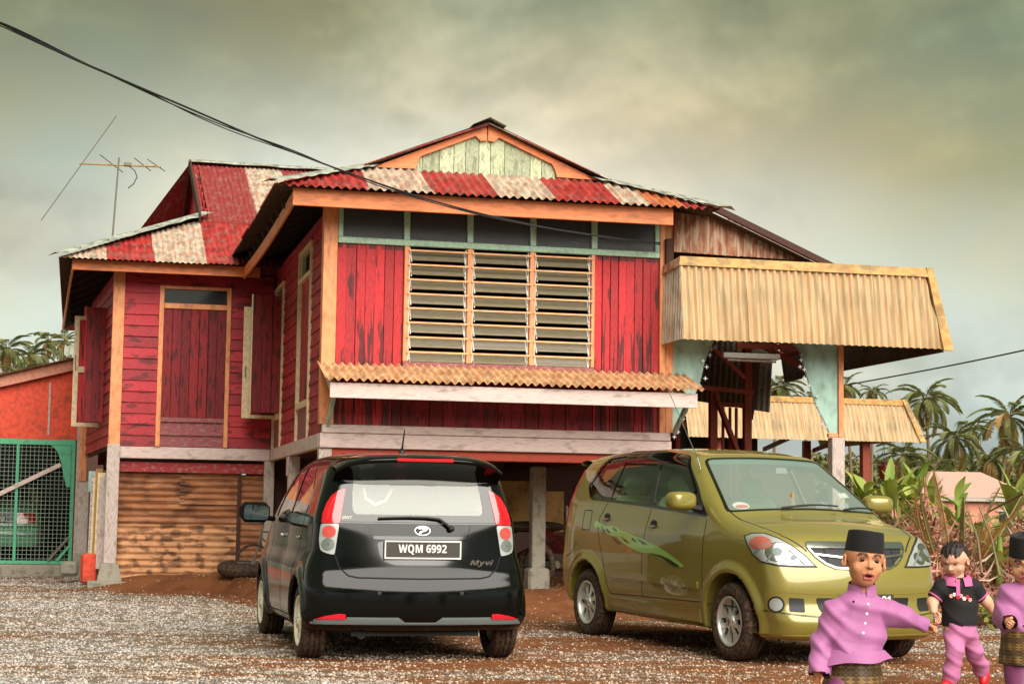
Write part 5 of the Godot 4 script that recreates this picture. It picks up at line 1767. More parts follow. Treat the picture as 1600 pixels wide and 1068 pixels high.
func make_cars() -> void:
	mat("lime_paint", rgb(138, 127, 58), 0.34, "", Vector3.ONE, {"metal": 0.2, "coat": 0.9})
	mat("black_paint", rgb(8, 10, 9), 0.09, "", Vector3.ONE, {"spec": 0.42})
	mat("gloss_black", rgb(10, 10, 10), 0.06, "", Vector3.ONE, {"spec": 0.6})
	mat("trim_black", rgb(24, 24, 24), 0.55)
	mat("dark_metal", rgb(40, 40, 40), 0.6, "", Vector3.ONE, {"metal": 0.5})
	mat("chrome", rgb(190, 190, 188), 0.18, "", Vector3.ONE, {"metal": 1.0})
	mat("silver_rim", rgb(205, 205, 200), 0.35, "", Vector3.ONE, {"metal": 0.6})
	mat("white_rim", rgb(238, 230, 210), 0.45)
	mat("tail_red", rgb(190, 10, 26), 0.12, "", Vector3.ONE, {"coat": 1.0})
	mat("lamp_clear", rgb(170, 173, 170), 0.3, "", Vector3.ONE, {"metal": 0.3, "coat": 1.0})
	mat("lamp_orange", rgb(176, 92, 78), 0.15, "", Vector3.ONE, {"coat": 1.0})
	mat("window_glass", rgb(16, 24, 20), 0.02, "", Vector3.ONE, {"alpha": 0.2, "spec": 0.7})
	mat("screen_glass", rgb(160, 178, 168), 0.02, "", Vector3.ONE, {"alpha": 0.42, "spec": 0.7})  # pale tint stands in for hazy sky reflected in the screen
	mat("rear_glass", rgb(176, 182, 172), 0.02, "", Vector3.ONE, {"alpha": 0.46, "spec": 0.7})  # pale tint stands in for bright cloud reflected in the rear window
	mat("tint_band", rgb(30, 120, 110), 0.05, "", Vector3.ONE, {"alpha": 0.6})
	mat("seat_cloth", rgb(160, 206, 148), 0.9, "fine", Vector3(4, 4, 4))
	mat("cabin", rgb(38, 36, 33), 0.85)
	mat("mirror_glass", rgb(220, 226, 222), 0.02, "", Vector3.ONE, {"metal": 1.0})
	mat("sticker_green", rgb(150, 196, 98), 0.3, "", Vector3.ONE, {"coat": 0.6})
	mat("sticker_dark", rgb(52, 58, 18), 0.3, "", Vector3.ONE, {"coat": 0.6})
	mat("plate_black", rgb(62, 58, 52), 0.4)
	mat("plate_white", rgb(236, 232, 222), 0.4)
	mat("refl_red", rgb(226, 24, 48), 0.2, "", Vector3.ONE, {"coat": 1.0})
	mat("grey_band", rgb(112, 122, 122), 0.4)
	mat("sedan_green", rgb(104, 178, 136), 0.35, "", Vector3.ONE, {"coat": 0.6})
	people_carrier()
	hatchback()
	sedan()

func people_carrier() -> void:
	var c := thing("green_people_carrier", "lime green people carrier with a leaf stripe down its side", "car")
	c.transform = Transform3D(Basis(Vector3.UP, deg_to_rad(23.0) - PI / 2) * Basis(Vector3.BACK, -0.012), Vector3(1.47, 0.03, -17.48))
	var bd := CarBody.new()
	bd.setup([[-1.0, 1.6], [-0.66, 1.64], [-0.3, 1.705], [0.3, 1.74], [0.9, 1.745], [1.4, 1.725], [1.76, 1.675], [2.1, 1.46], [2.5, 1.21], [2.6, 1.165], [2.9, 1.105], [3.15, 1.03], [3.28, 0.97], [3.4, 0.86], [4.2, 0.5]],
		[[-1.2, 0.70], [-0.75, 0.765], [-0.4, 0.80], [0.0, 0.815], [1.2, 0.825], [2.3, 0.82], [2.75, 0.80], [3.1, 0.775], [3.4, 0.74], [4.2, 0.7]],
		[[-1.2, 0.33], [-0.5, 0.31], [0.0, 0.27], [0.5, 0.25], [2.2, 0.23], [2.7, 0.22], [3.5, 0.20], [4.2, 0.2]],
		[[0.0, 3.3], [0.2, 3.38], [0.28, 3.43], [0.38, 3.445], [0.43, 3.385], [0.5, 3.37], [0.6, 3.38], [0.7, 3.37], [0.78, 3.345], [0.9, 3.30], [1.0, 3.26], [1.1, 3.3], [2.0, 3.6]],
		[[0.0, -0.66], [0.35, -0.70], [0.5, -0.76], [0.7, -0.77], [0.82, -0.72], [1.2, -0.68], [1.4, -0.62], [1.55, -0.54], [1.7, -0.44], [2.0, -0.3]],
		[[0.0, 0.06], [0.34, 0.04], [0.44, 0.012], [0.6, 0.0], [0.85, -0.004], [0.98, 0.002], [1.1, 0.02], [1.25, 0.045], [1.4, 0.095], [1.6, 0.17], [1.75, 0.25], [2.0, 0.3]])
	bd.axles = [0.0, 2.655]
	bd.wr = 0.315; bd.ra = 0.385; bd.bowf = 0.21; bd.bowr = 0.12; bd.kside = 0.13; bd.kend = 0.12; bd.flare = 0.03
	var dlo := round_poly(v2([-0.19, 1.40, -0.03, 1.262, 0.35, 1.25, 1.24, 1.205, 2.27, 1.135, 2.0, 1.38, 1.60, 1.655, 1.1, 1.70, 0.35, 1.71, 0.02, 1.675]), 0.07)
	var ws := round_poly(v2([-0.73, 0.0, 0.73, 0.0, 0.57, 0.84, -0.57, 0.84]), 0.08)
	var wo := Vector3(2.505, 1.205, 0)
	var wB := Vector3(-0.855, 0.52, 0).normalized()
	var wD := Vector3(0.52, 0.855, 0).normalized()
	var wA := Vector3(0, 0, 1)
	var X := Vector3(1, 0, 0)
	var Y := Vector3(0, 1, 0)
	var Zv := Vector3(0, 0, 1)
	var dl2 := inset(dlo, 0.022)
	var ws2 := inset(ws, 0.025)
	var b := MB.new()
	nets(b, bd.f, Vector3(-0.9, 0.15, 0), Vector3(3.55, 1.82, 0.92), 0.024, true, func(p: Vector3):
		if p.y > 1.12:
			if p.z > 0.5 and Geometry2D.is_point_in_polygon(Vector2(p.x, p.y), dl2): return true
			var q := p - wo
			if p.x > 1.6 and absf(q.dot(wD)) < 0.1 and Geometry2D.is_point_in_polygon(Vector2(q.z, q.dot(wB)), ws2): return true
		return false)
	obj("body", b, M.lime_paint, c)
	# glass with black borders
	var panes := [round_poly(v2([-0.15, 1.395, 0.0, 1.285, 0.335, 1.275, 0.40, 1.675, 0.06, 1.645]), 0.05), round_poly(v2([0.40, 1.272, 1.21, 1.232, 1.10, 1.665, 0.47, 1.675]), 0.035), round_poly(v2([1.285, 1.228, 2.17, 1.165, 1.95, 1.38, 1.57, 1.625, 1.16, 1.66]), 0.04)]
	pair("window_surround", patch(bd, dlo, Vector3.ZERO, X, Y, Zv, 0.003, 0.05, 0.008, false, panes), M.gloss_black, c)
	for k in 3:
		for sg in 2:
			var pm := patch(bd, panes[k], Vector3.ZERO, X, Y, Zv, -0.004, 0.06, 0.0, false)
			if sg:
				mirror_z(pm)
			obj("window", pm, M.window_glass, c)
	pair("door_visor", patch(bd, round_poly(v2([0.45, 1.60, 1.12, 1.585, 1.55, 1.53, 1.95, 1.33, 2.0, 1.34, 1.60, 1.645, 1.1, 1.69, 0.45, 1.70]), 0.02), Vector3.ZERO, X, Y, Zv, 0.022, 0.05, 0.02, false), M.gloss_black, c)
	obj("windscreen_surround", patch(bd, ws, wo, wA, wB, wD, 0.003, 0.06, 0.008, false, [ws2]), M.gloss_black, c)
	var sc := obj("windscreen", patch(bd, ws2, wo, wA, wB, wD, -0.002, 0.07, 0.0), M.screen_glass, c)
	obj("sun_strip", patch(bd, v2([-0.545, 0.74, 0.545, 0.74, 0.53, 0.812, -0.53, 0.812]), wo, wA, wB, wD, -0.007, 0.06, 0.0), M.tint_band, sc)
	obj("road_tax_disc", patch(bd, ellipse(Vector2(0.56, 0.1), 0.075, 0.055), wo, wA, wB, wD, -0.006, 0.04, 0.0), M.plate_white, sc)
	obj("disc_print", patch(bd, ellipse(Vector2(0.56, 0.085), 0.06, 0.025), wo, wA, wB, wD, -0.0045, 0.04, 0.0), M.refl_red, sc)
	obj("paper_slip", patch(bd, v2([-0.58, 0.26, -0.47, 0.24, -0.48, 0.31, -0.58, 0.34]), wo, wA, wB, wD, -0.006, 0.04, 0.0), M.plate_white, sc)
	# wipers
	for w in [[Vector2(0.25, -0.02), Vector2(-0.32, 0.035)], [Vector2(-0.35, -0.025), Vector2(-0.68, 0.03)]]:
		var wb := MB.new()
		var path := []
		for k in 7:
			var p: Vector2 = w[0].lerp(w[1], k / 6.0)
			path.append(bd.hit(wo + wA * p.x + wB * p.y + wD, -wD) + wD * (0.03 + 0.015 * sin(PI * k / 6.0)))
		wb.tube(path, 0.011, 0.007, 6)
		obj("wiper", wb, M.trim_black, c)
	# panel gaps
	for L in [[[1.255, 1.19], [1.20, 1.0], [1.16, 0.8], [1.14, 0.43]], [[2.26, 1.12], [2.24, 0.9], [2.22, 0.44], [1.14, 0.43], [0.5, 0.42], [0.44, 0.5], [0.36, 0.72], [0.24, 0.98], [0.24, 1.1], [0.36, 1.24]], [[0.055, 0.985], [0.055, 1.165], [-0.12, 1.165], [-0.12, 0.985], [0.055, 0.985]], [[-0.22, 0.87], [-0.38, 0.75], [-0.5, 0.73]]]:
		var pth := []
		for q in L: pth.append(Vector2(q[0], q[1]))
		pair("panel_gap", line_patch(bd, pth, 0.008, Vector3.ZERO, X, Y, Zv, 0.0012), M.trim_black, c)
	var hd := Vector3(0.35, 0.93, 0).normalized()
	pair("bonnet_gap", line_patch(bd, [Vector2(2.44, 0.70), Vector2(2.9, 0.66), Vector2(3.12, 0.60), Vector2(3.25, 0.46)], 0.009, Vector3.ZERO, X, Vector3(0, 0, 1), Vector3(0, 1, 0), 0.0012), M.trim_black, c)
	pair("side_moulding", patch(bd, round_poly(v2([0.46, 0.575, 2.16, 0.545, 2.16, 0.605, 0.47, 0.635]), 0.012), Vector3.ZERO, X, Y, Zv, 0.014, 0.08, 0.016, false), M.lime_paint, c)
	pair("side_skirt", patch(bd, v2([0.47, 0.315, 2.19, 0.275, 2.19, 0.385, 1.9, 0.375, 0.47, 0.40]), Vector3.ZERO, X, Y, Zv, 0.02, 0.06, 0.03, false), M.lime_paint, c)
	obj("leaf_stripe", patch(bd, v2([0.137, 1.031, 0.136, 1.052, 0.176, 1.073, 0.257, 1.054, 0.39, 1.03, 0.521, 1.029, 0.611, 1.02, 0.702, 0.991, 0.853, 0.976, 1.003, 0.95, 1.149, 0.932, 1.294, 0.899, 1.436, 0.872, 1.552, 0.844, 1.69, 0.805, 1.804, 0.767, 1.916, 0.724, 1.861, 0.706, 1.76, 0.718, 1.623, 0.748, 1.485, 0.771, 1.367, 0.811, 1.201, 0.808, 1.055, 0.819, 0.907, 0.851, 0.781, 0.881, 0.652, 0.934, 0.549, 0.939, 0.432, 0.959, 0.325, 0.991, 0.232, 1.016, 0.178, 0.997]), Vector3.ZERO, X, Y, Zv, 0.002, 0.04, 0.003), M.sticker_green, c)
	for s in [[0.298, 1.023, 0.391, 0.99, 0.406, 0.956, 0.366, 0.964], [0.56, 1.022, 0.651, 0.99, 0.625, 0.982, 0.547, 1.005], [0.728, 0.941, 0.855, 0.911, 0.931, 0.879, 0.818, 0.899], [1.052, 0.933, 1.174, 0.908, 1.27, 0.884, 1.174, 0.884], [1.35, 0.812, 1.553, 0.795, 1.861, 0.711, 1.76, 0.714, 1.554, 0.768], [0.55, 0.937, 0.653, 0.905, 0.756, 0.869, 0.68, 0.872, 0.589, 0.909], [0.42, 1.01, 0.52, 0.97, 0.5, 0.962, 0.41, 0.985], [0.95, 0.94, 1.03, 0.915, 1.05, 0.895, 0.96, 0.915], [1.6, 0.79, 1.78, 0.74, 1.86, 0.72, 1.72, 0.735]]:
		obj("stripe_vein", patch(bd, v2(s), Vector3.ZERO, X, Y, Zv, 0.0035, 0.04, 0.003), M.sticker_dark, c)
	# handles
	for l in [[0.40, 1.105], [1.345, 1.06]]:
		for sg in [1.0, -1.0]:
			var h := bd.hit(Vector3(l[0], l[1], 1.5), Vector3(0, 0, -1))
			var hb := MB.new()
			hb.ball(Vector3(h.x, h.y, h.z * sg), Vector3(0.062, 0.04, 0.016), 10, 6)
			var ho := obj("door_handle", hb, M.trim_black, c)
			var hc := MB.new()
			hc.cbox(h.x - 0.06, h.x + 0.055, h.y - 0.028, h.y - 0.004, -0.012, 0.012, 0.006, Transform3D(Basis(), Vector3(0, 0, (h.z + 0.018) * sg)))
			obj("grip", hc, M.chrome, ho)
	# mirrors
	for sg in [1.0, -1.0]:
		var mb := MB.new()
		mb.grid(24, 16, func(a: int, j: int):
			var an := TAU * a / 24.0
			var t := PI * j / 16.0
			var q := Vector3(sin(t) * cos(an), -cos(t), -sin(t) * sin(an))
			q = Vector3(signf(q.x) * pow(absf(q.x), 0.8), signf(q.y) * pow(absf(q.y), 0.62), signf(q.z) * pow(absf(q.z), 0.62))
			return Vector3(2.12, 1.265, 0.965 * sg) + Basis(Vector3.UP, 0.25 * sg) * (q * Vector3(0.095, 0.08, 0.135)))
		var mo := obj("wing_mirror", mb, M.lime_paint, c)
		var ar := MB.new()
		ar.bar(Vector3(2.14, 1.2, 0.78 * sg), Vector3(2.13, 1.225, 0.93 * sg), 0.08, 0.05, Vector3.UP, 0.015)
		ar.hexa([Vector3(2.02, 1.17, 0.765 * sg), Vector3(2.27, 1.15, 0.765 * sg), Vector3(2.27, 1.15, 0.80 * sg), Vector3(2.02, 1.17, 0.80 * sg), Vector3(2.0, 1.36, 0.715 * sg), Vector3(2.04, 1.34, 0.72 * sg), Vector3(2.04, 1.34, 0.75 * sg), Vector3(2.0, 1.36, 0.745 * sg)])
		obj("mirror_arm", ar, M.trim_black, mo)
	# front lamps
	var D := Vector3(0.86, 0, 0.51).normalized()
	var A := Vector3(-D.z, 0, D.x)
	var O := Vector3(3.0, 0, 0.6)
	var hl := v2([0.239, 0.999, 0.171, 1.023, 0.079, 1.025, -0.027, 0.991, -0.132, 0.937, -0.237, 0.86, -0.302, 0.796, -0.331, 0.768, -0.185, 0.767, -0.028, 0.773, 0.103, 0.8, 0.17, 0.858, 0.216, 0.936])
	for sg in [1.0, -1.0]:
		var flip := func(m: MB) -> MB:
			if sg < 0.0: mirror_z(m)
			return m
		var lo := obj("headlight", flip.call(patch(bd, hl, O, A, Y, D, 0.004, 0.04, 0.012)), M.trim_black, c)
		obj("lens", flip.call(patch(bd, inset(hl, 0.011), O, A, Y, D, 0.009, 0.03, 0.006)), M.lamp_clear, lo)
		obj("indicator", flip.call(patch(bd, ellipse(Vector2(0.105, 0.945), 0.085, 0.048), O, A, Y, D, 0.012, 0.03, 0.004)), M.lamp_orange, lo)
		for e in [[-0.02, 0.88, 0.085, 0.07], [-0.14, 0.835, 0.055, 0.045]]:
			obj("lamp_bowl_shade", flip.call(patch(bd, ellipse(Vector2(e[0], e[1]), e[2] * 1.06, e[3] * 1.06), O, A, Y, D, 0.0105, 0.03, 0.003)), M.dark_metal, lo)  # dark ellipse paints the shade round each reflector
			obj("reflector", flip.call(patch(bd, ellipse(Vector2(e[0], e[1]), e[2], e[3]), O, A, Y, D, 0.0115, 0.03, 0.003)), M.chrome, lo)
			obj("bulb", flip.call(patch(bd, ellipse(Vector2(e[0], e[1]), e[2] * 0.45, e[3] * 0.45), O, A, Y, D, 0.014, 0.03, 0.004)), M.grey_band, lo)
		for e in [[0.16, 0.86, 0.03, 0.96], [-0.23, 0.785, -0.10, 0.90], [0.06, 0.80, 0.02, 0.86]]:
			obj("facet", flip.call(line_patch(bd, [Vector2(e[0], e[1]), Vector2(e[2], e[3])], 0.012, O, A, Y, D, 0.0125)), M.grey_band, lo)
		var fp := Vector2(-0.014, 0.48)
		var fg := obj("fog_lamp", flip.call(patch(bd, ellipse(fp, 0.066, 0.064), O, A, Y, D, 0.002, 0.04, 0.01)), M.trim_black, c)
		obj("lens", flip.call(patch(bd, ellipse(fp, 0.05, 0.05), O, A, Y, D, 0.007, 0.03, 0.01)), M.lamp_clear, fg)
		obj("vent", flip.call(patch(bd, round_poly(v2([-0.235, 0.425, -0.115, 0.43, -0.11, 0.535, -0.225, 0.53]), 0.012), O, A, Y, D, 0.003, 0.04, 0.006)), M.trim_black, c)
		# red lamp at the rear corner
		var rd := Vector3(-0.75, 0, 0.66).normalized()
		obj("tail_lamp", flip.call(patch(bd, round_poly(v2([-0.14, 0.98, -0.02, 0.94, 0.05, 1.0, 0.085, 1.3, 0.10, 1.55, 0.0, 1.55, -0.08, 1.3]), 0.03), Vector3(-0.6, 0, 0.7), Vector3(rd.z, 0, -rd.x), Y, rd, 0.006, 0.04, 0.01)), M.tail_red, c)
	# grille
	var ZZ := Vector3(0, 0, 1)
	var gl := obj("grille", patch(bd, v2([-0.42, 0.915, 0.42, 0.915, 0.39, 0.86, 0.26, 0.765, -0.26, 0.765, -0.39, 0.86]), Vector3.ZERO, ZZ, Y, X, 0.002, 0.04, 0.004), M.trim_black, c)
	obj("chrome_bar", patch(bd, round_poly(v2([-0.455, 0.912, 0.455, 0.912, 0.445, 0.962, -0.445, 0.962]), 0.015), Vector3.ZERO, ZZ, Y, X, 0.014, 0.04, 0.016), M.chrome, gl)
	obj("chrome_bar", line_patch(bd, [Vector2(-0.40, 0.865), Vector2(-0.2, 0.845), Vector2(0, 0.84), Vector2(0.2, 0.845), Vector2(0.40, 0.865)], 0.015, Vector3.ZERO, ZZ, Y, X, 0.014), M.chrome, gl)
	obj("chrome_bar", line_patch(bd, [Vector2(-0.44, 0.91), Vector2(-0.40, 0.85), Vector2(-0.33, 0.795), Vector2(-0.25, 0.765), Vector2(0, 0.752), Vector2(0.25, 0.765), Vector2(0.33, 0.795), Vector2(0.40, 0.85), Vector2(0.44, 0.91)], 0.014, Vector3.ZERO, ZZ, Y, X, 0.012), M.chrome, gl)
	for q in [-0.3, 0.3]:
		obj("grille_rib", line_patch(bd, [Vector2(q, 0.79), Vector2(q * 1.05, 0.91)], 0.008, Vector3.ZERO, ZZ, Y, X, 0.006), M.dark_metal, gl)
	obj("badge", patch(bd, ellipse(Vector2(0, 0.88), 0.05, 0.034), Vector3.ZERO, ZZ, Y, X, 0.018, 0.03, 0.012), M.chrome, gl)
	obj("intake", patch(bd, round_poly(v2([-0.40, 0.425, 0.40, 0.425, 0.43, 0.535, -0.43, 0.535]), 0.02), Vector3.ZERO, ZZ, Y, X, 0.003, 0.05, 0.006), M.trim_black, c)
	var lip := []
	var lip2 := []
	for k in 15:
		var s := lerpf(-0.80, 0.80, k / 14.0)
		lip.append(Vector2(s, 0.385 + 0.05 * pow(absf(s) / 0.8, 3.0)))
		lip2.append(Vector2(s, 0.245))
	obj("lip_gap", line_patch(bd, lip, 0.009, Vector3.ZERO, ZZ, Y, X, 0.003), M.sticker_dark, c)
	obj("lip_crease", line_patch(bd, lip2, 0.01, Vector3.ZERO, ZZ, Y, X, 0.006), M.lime_paint, c)
	obj("bumper_crease", line_patch(bd, [Vector2(-0.74, 0.58), Vector2(-0.4, 0.565), Vector2(0.4, 0.565), Vector2(0.74, 0.58)], 0.008, Vector3.ZERO, ZZ, Y, X, 0.002), M.lime_paint, c)
	# number plate, mostly hidden by the boy
	var np := MB.new()
	np.cbox(3.40, 3.412, 0.455, 0.565, -0.24, 0.24, 0.005)
	var npo := obj("number_plate", np, M.plate_black, c)
	var tx := obj("plate_lettering", text_mesh("01", 0.085, 0.006), M.plate_white, npo)
	tx.transform = Transform3D(Basis(Vector3.UP, PI / 2), Vector3(3.414, 0.52, -0.17))
	obj("plate_edge", _bx(3.402, 3.416, 0.437, 0.452, -0.24, 0.24), M.chrome, npo)
	# aerial, spoiler
	var an := MB.new()
	an.tube([Vector3(1.93, 1.53, 0.675), Vector3(1.86, 1.63, 0.67)], 0.008, 0.006)
	an.tube([Vector3(1.86, 1.63, 0.67), Vector3(1.27, 2.27, 0.66)], 0.0045, 0.003, 6)
	obj("aerial", an, M.chrome, c)
	var sp := MB.new()
	sp.grid(16, 8, func(i: int, j: int):
		var s := lerpf(-0.58, 0.58, i / 16.0)
		var a := TAU * j / 8.0
		var e := s / 0.58
		return Vector3(-0.56 + 0.13 * cos(a) + 0.06 * e * e, 1.665 - 0.05 * e * e + 0.028 * sin(a), s), true)
	obj("roof_spoiler", sp, M.lime_paint, c)
	# cabin
	var cb := MB.new()
	cb.box(-0.6, 2.3, 0.32, 0.36, -0.68, 0.68)
	for sg in [1.0, -1.0]: cb.box(-0.6, 2.3, 0.37, 1.16, 0.70 * sg - 0.01, 0.70 * sg + 0.01)
	cb.hexa([Vector3(2.2, 0.4, -0.66), Vector3(2.45, 0.4, -0.66), Vector3(2.45, 0.4, 0.66), Vector3(2.2, 0.4, 0.66), Vector3(2.05, 1.1, -0.66), Vector3(2.46, 1.15, -0.66), Vector3(2.46, 1.15, 0.66), Vector3(2.05, 1.1, 0.66)])
	obj("cabin_lining", cb, M.cabin, c)
	for st in [[1.35, 0.36], [1.35, -0.36], [0.45, 0.36], [0.45, -0.36], [-0.25, 0.3], [-0.25, -0.3]]:
		var sb := MB.new()
		var x: float = st[0]
		var z: float = st[1]
		sb.cbox(x - 0.2, x + 0.32, 0.5, 0.68, z - 0.24, z + 0.24, 0.05)
		sb.cbox(-0.07, 0.07, 0.0, 0.66, -0.24, 0.24, 0.06, Transform3D(Basis(Vector3.BACK, 0.2), Vector3(x - 0.2, 0.66, z)))
		var so := obj("seat", sb, M.seat_cloth, c)
		var hr := MB.new()
		hr.ball(Vector3(x - 0.36, 1.4, z), Vector3(0.055, 0.1, 0.13), 12, 8)
		obj("headrest", hr, M.seat_cloth, so)
	var swm := MB.new()
	var ring := []
	for k in 25: ring.append(Vector3(1.92 + 0.07 * sin(TAU * k / 24), 1.07 + 0.17 * sin(TAU * k / 24), 0.36 + 0.18 * cos(TAU * k / 24)))
	swm.tube(ring, 0.014, 0.014, 6, false)
	obj("steering_wheel", swm, M.trim_black, c)
	var bt := MB.new()
	bt.lathe([Vector2(0.0, 0.0), Vector2(0.035, 0.0), Vector2(0.038, 0.09), Vector2(0.014, 0.16), Vector2(0.012, 0.22), Vector2(0, 0.225)], 14, Transform3D(Basis(), Vector3(2.33, 1.13, 0.02)))
	var dol := obj("dashboard_bottle", bt, M.board_yellow, c)
	dol.set_meta("label", "small bottle ornament on the dashboard")
	var mrr := MB.new()
	mrr.cbox(1.82, 1.84, 1.52, 1.59, -0.12, 0.12, 0.008)
	obj("inside_mirror", mrr, M.trim_black, c)
	# wheels
	for l in [0.0, 2.655]:
		for sg in [1.0, -1.0]:
			wheel(c, Vector3(l, 0.313, 0.715 * sg), sg, 0.313, 0.205, 0.19, 8, M.silver_rim)
	var ax := MB.new()
	ax.tube([Vector3(0, 0.3, -0.6), Vector3(0, 0.3, 0.6)], 0.05)
	ax.box(-0.5, 3.0, 0.24, 0.3, -0.5, 0.5)
	obj("underbody", ax, M.dark_metal, c)

func ellipse(cn: Vector2, a: float, b: float, n := 24, pw := 1.0) -> PackedVector2Array:
	var p := PackedVector2Array()
	for k in n:
		var t := TAU * k / n
		p.append(cn + Vector2(a * signf(cos(t)) * pow(absf(cos(t)), pw), b * signf(sin(t)) * pow(absf(sin(t)), pw)))
	return p

func hatchback() -> void:
	var c := thing("black_hatchback", "black hatchback seen from behind with number plate WQM 6992", "car")
	c.transform = Transform3D(Basis(Vector3.UP, deg_to_rad(180.0 + 14.5) - PI / 2) * Basis(Vector3.BACK, 0.014), Vector3(-0.815, 0, -14.58))
	var bd := CarBody.new()
	bd.setup([[-1.0, 1.54], [-0.5, 1.56], [-0.2, 1.59], [0.2, 1.61], [0.6, 1.62], [1.0, 1.615], [1.4, 1.585], [1.75, 1.51], [2.2, 1.25], [2.5, 1.08], [2.75, 1.02], [3.0, 0.93], [3.2, 0.8], [4.2, 0.5]],
		[[-1.2, 0.84], [-0.4, 0.865], [0.0, 0.868], [1.2, 0.855], [2.44, 0.855], [2.8, 0.83], [3.2, 0.76], [4.2, 0.7]],
		[[-1.2, 0.25], [-0.5, 0.245], [-0.3, 0.24], [0.3, 0.22], [2.2, 0.2], [3.0, 0.18], [4.2, 0.2]],
		[[0.0, 3.05], [0.2, 3.12], [0.5, 3.16], [0.7, 3.14], [0.85, 3.06], [1.0, 2.95], [2.0, 2.9]],
		[[0.0, -0.46], [0.24, -0.52], [0.3, -0.575], [0.335, -0.60], [0.45, -0.605], [0.58, -0.60], [0.64, -0.575], [0.67, -0.55], [0.8, -0.535], [1.0, -0.51], [1.06, -0.50], [1.15, -0.475], [1.4, -0.385], [1.52, -0.32], [1.7, -0.2], [2.0, 0.0]],
		[[0.0, 0.07], [0.24, 0.04], [0.33, 0.005], [0.5, 0.0], [0.66, 0.0], [0.74, 0.02], [0.82, 0.05], [1.0, 0.068], [1.09, 0.075], [1.2, 0.105], [1.4, 0.165], [1.52, 0.205], [1.65, 0.27], [2.0, 0.3]])
	bd.axles = [0.0, 2.44]
	bd.wr = 0.29; bd.ra = 0.355; bd.bowr = 0.17; bd.bowf = 0.2; bd.kside = 0.12; bd.kend = 0.13; bd.flare = 0.028; bd.crown = 0.1
	var X := Vector3(1, 0, 0)
	var Y := Vector3(0, 1, 0)
	var Zv := Vector3(0, 0, 1)
	var R := Vector3(-1, 0, 0)
	var gate := round_poly(v2([-0.63, 1.07, 0.63, 1.07, 0.605, 1.25, 0.575, 1.43, -0.585, 1.43, -0.61, 1.25]), 0.03)
	var rgl := round_poly(v2([-0.515, 1.125, 0.512, 1.125, 0.50, 1.25, 0.478, 1.405, -0.5, 1.405, -0.515, 1.25]), 0.045)
	var dlo := round_poly(v2([0.17, 1.12, 1.15, 1.09, 2.12, 1.03, 1.9, 1.24, 1.5, 1.475, 0.9, 1.525, 0.45, 1.49, 0.2, 1.31]), 0.07)
	var dl2 := inset(dlo, 0.022)
	var rg2 := inset(rgl, -0.012)
	var ws := round_poly(v2([-0.68, 0.02, 0.68, 0.02, 0.55, 0.82, -0.55, 0.82]), 0.06)
	var wo := Vector3(2.45, 1.1, 0)
	var wB := Vector3(-0.83, 0.5, 0).normalized()
	var wD := Vector3(0.5, 0.83, 0).normalized()
	var b := MB.new()
	nets(b, bd.f, Vector3(-0.75, 0.12, 0), Vector3(3.3, 1.70, 0.95), 0.024, true, func(p: Vector3):
		if p.y > 1.0:
			if p.z > 0.5 and Geometry2D.is_point_in_polygon(Vector2(p.x, p.y), dl2): return true
			if p.x < -0.2 and Geometry2D.is_point_in_polygon(Vector2(p.z, p.y), rg2): return true
			var q := p - wo
			if p.x > 1.6 and absf(q.dot(wD)) < 0.1 and Geometry2D.is_point_in_polygon(Vector2(q.z, q.dot(wB)), ws): return true
		return false)
	obj("body", b, M.black_paint, c)
	var hb := obj("tailgate_glass_surround", patch(bd, gate, Vector3.ZERO, Zv, Y, R, 0.004, 0.05, 0.01, false, [rgl]), M.gloss_black, c)
	obj("rear_window", patch(bd, rgl, Vector3.ZERO, Zv, Y, R, 0.002, 0.06, 0.0), M.rear_glass, c)
	obj("windscreen", patch(bd, ws, wo, Zv, wB, wD, 0.0, 0.08, 0.0), M.screen_glass, c)
	var panes := [round_poly(v2([0.22, 1.14, 1.10, 1.11, 0.98, 1.495, 0.47, 1.465, 0.24, 1.30]), 0.05), round_poly(v2([1.17, 1.108, 2.02, 1.06, 1.83, 1.25, 1.47, 1.445, 1.05, 1.49]), 0.05)]
	pair("window_surround", patch(bd, dlo, Vector3.ZERO, X, Y, Zv, 0.003, 0.05, 0.008, false, panes), M.gloss_black, c)
	for k in 2:
		for sg in 2:
			var pm := patch(bd, panes[k], Vector3.ZERO, X, Y, Zv, -0.003, 0.06, 0.0)
			if sg:
				mirror_z(pm)
			obj("window", pm, M.window_glass, c)
	# tailgate seam and side panel gaps
	var seam := [Vector2(0.632, 1.06), Vector2(0.655, 0.95), Vector2(0.65, 0.82), Vector2(0.615, 0.72), Vector2(0.55, 0.662), Vector2(0.48, 0.648), Vector2(0, 0.642), Vector2(-0.48, 0.648), Vector2(-0.55, 0.662), Vector2(-0.615, 0.72), Vector2(-0.65, 0.82), Vector2(-0.655, 0.95), Vector2(-0.632, 1.06)]
	obj("panel_gap", line_patch(bd, seam, 0.011, Vector3.ZERO, Zv, Y, R, 0.0015), M.dark_void, c)
	obj("panel_gap", line_patch(bd, [Vector2(-0.63, 1.062), Vector2(0.63, 1.062)], 0.008, Vector3.ZERO, Zv, Y, R, 0.003), M.grey_band, c)
	for L in [[[1.16, 1.08], [1.13, 0.85], [1.10, 0.28]], [[2.12, 1.02], [2.06, 0.8], [2.02, 0.3]], [[0.22, 1.12], [0.28, 0.95], [0.40, 0.62], [0.52, 0.34]], [[0.52, 0.3], [2.02, 0.28]]]:
		var pth := []
		for q in L: pth.append(Vector2(q[0], q[1]))
		pair("panel_gap", line_patch(bd, pth, 0.008, Vector3.ZERO, X, Y, Zv, 0.0012), M.dark_void, c)
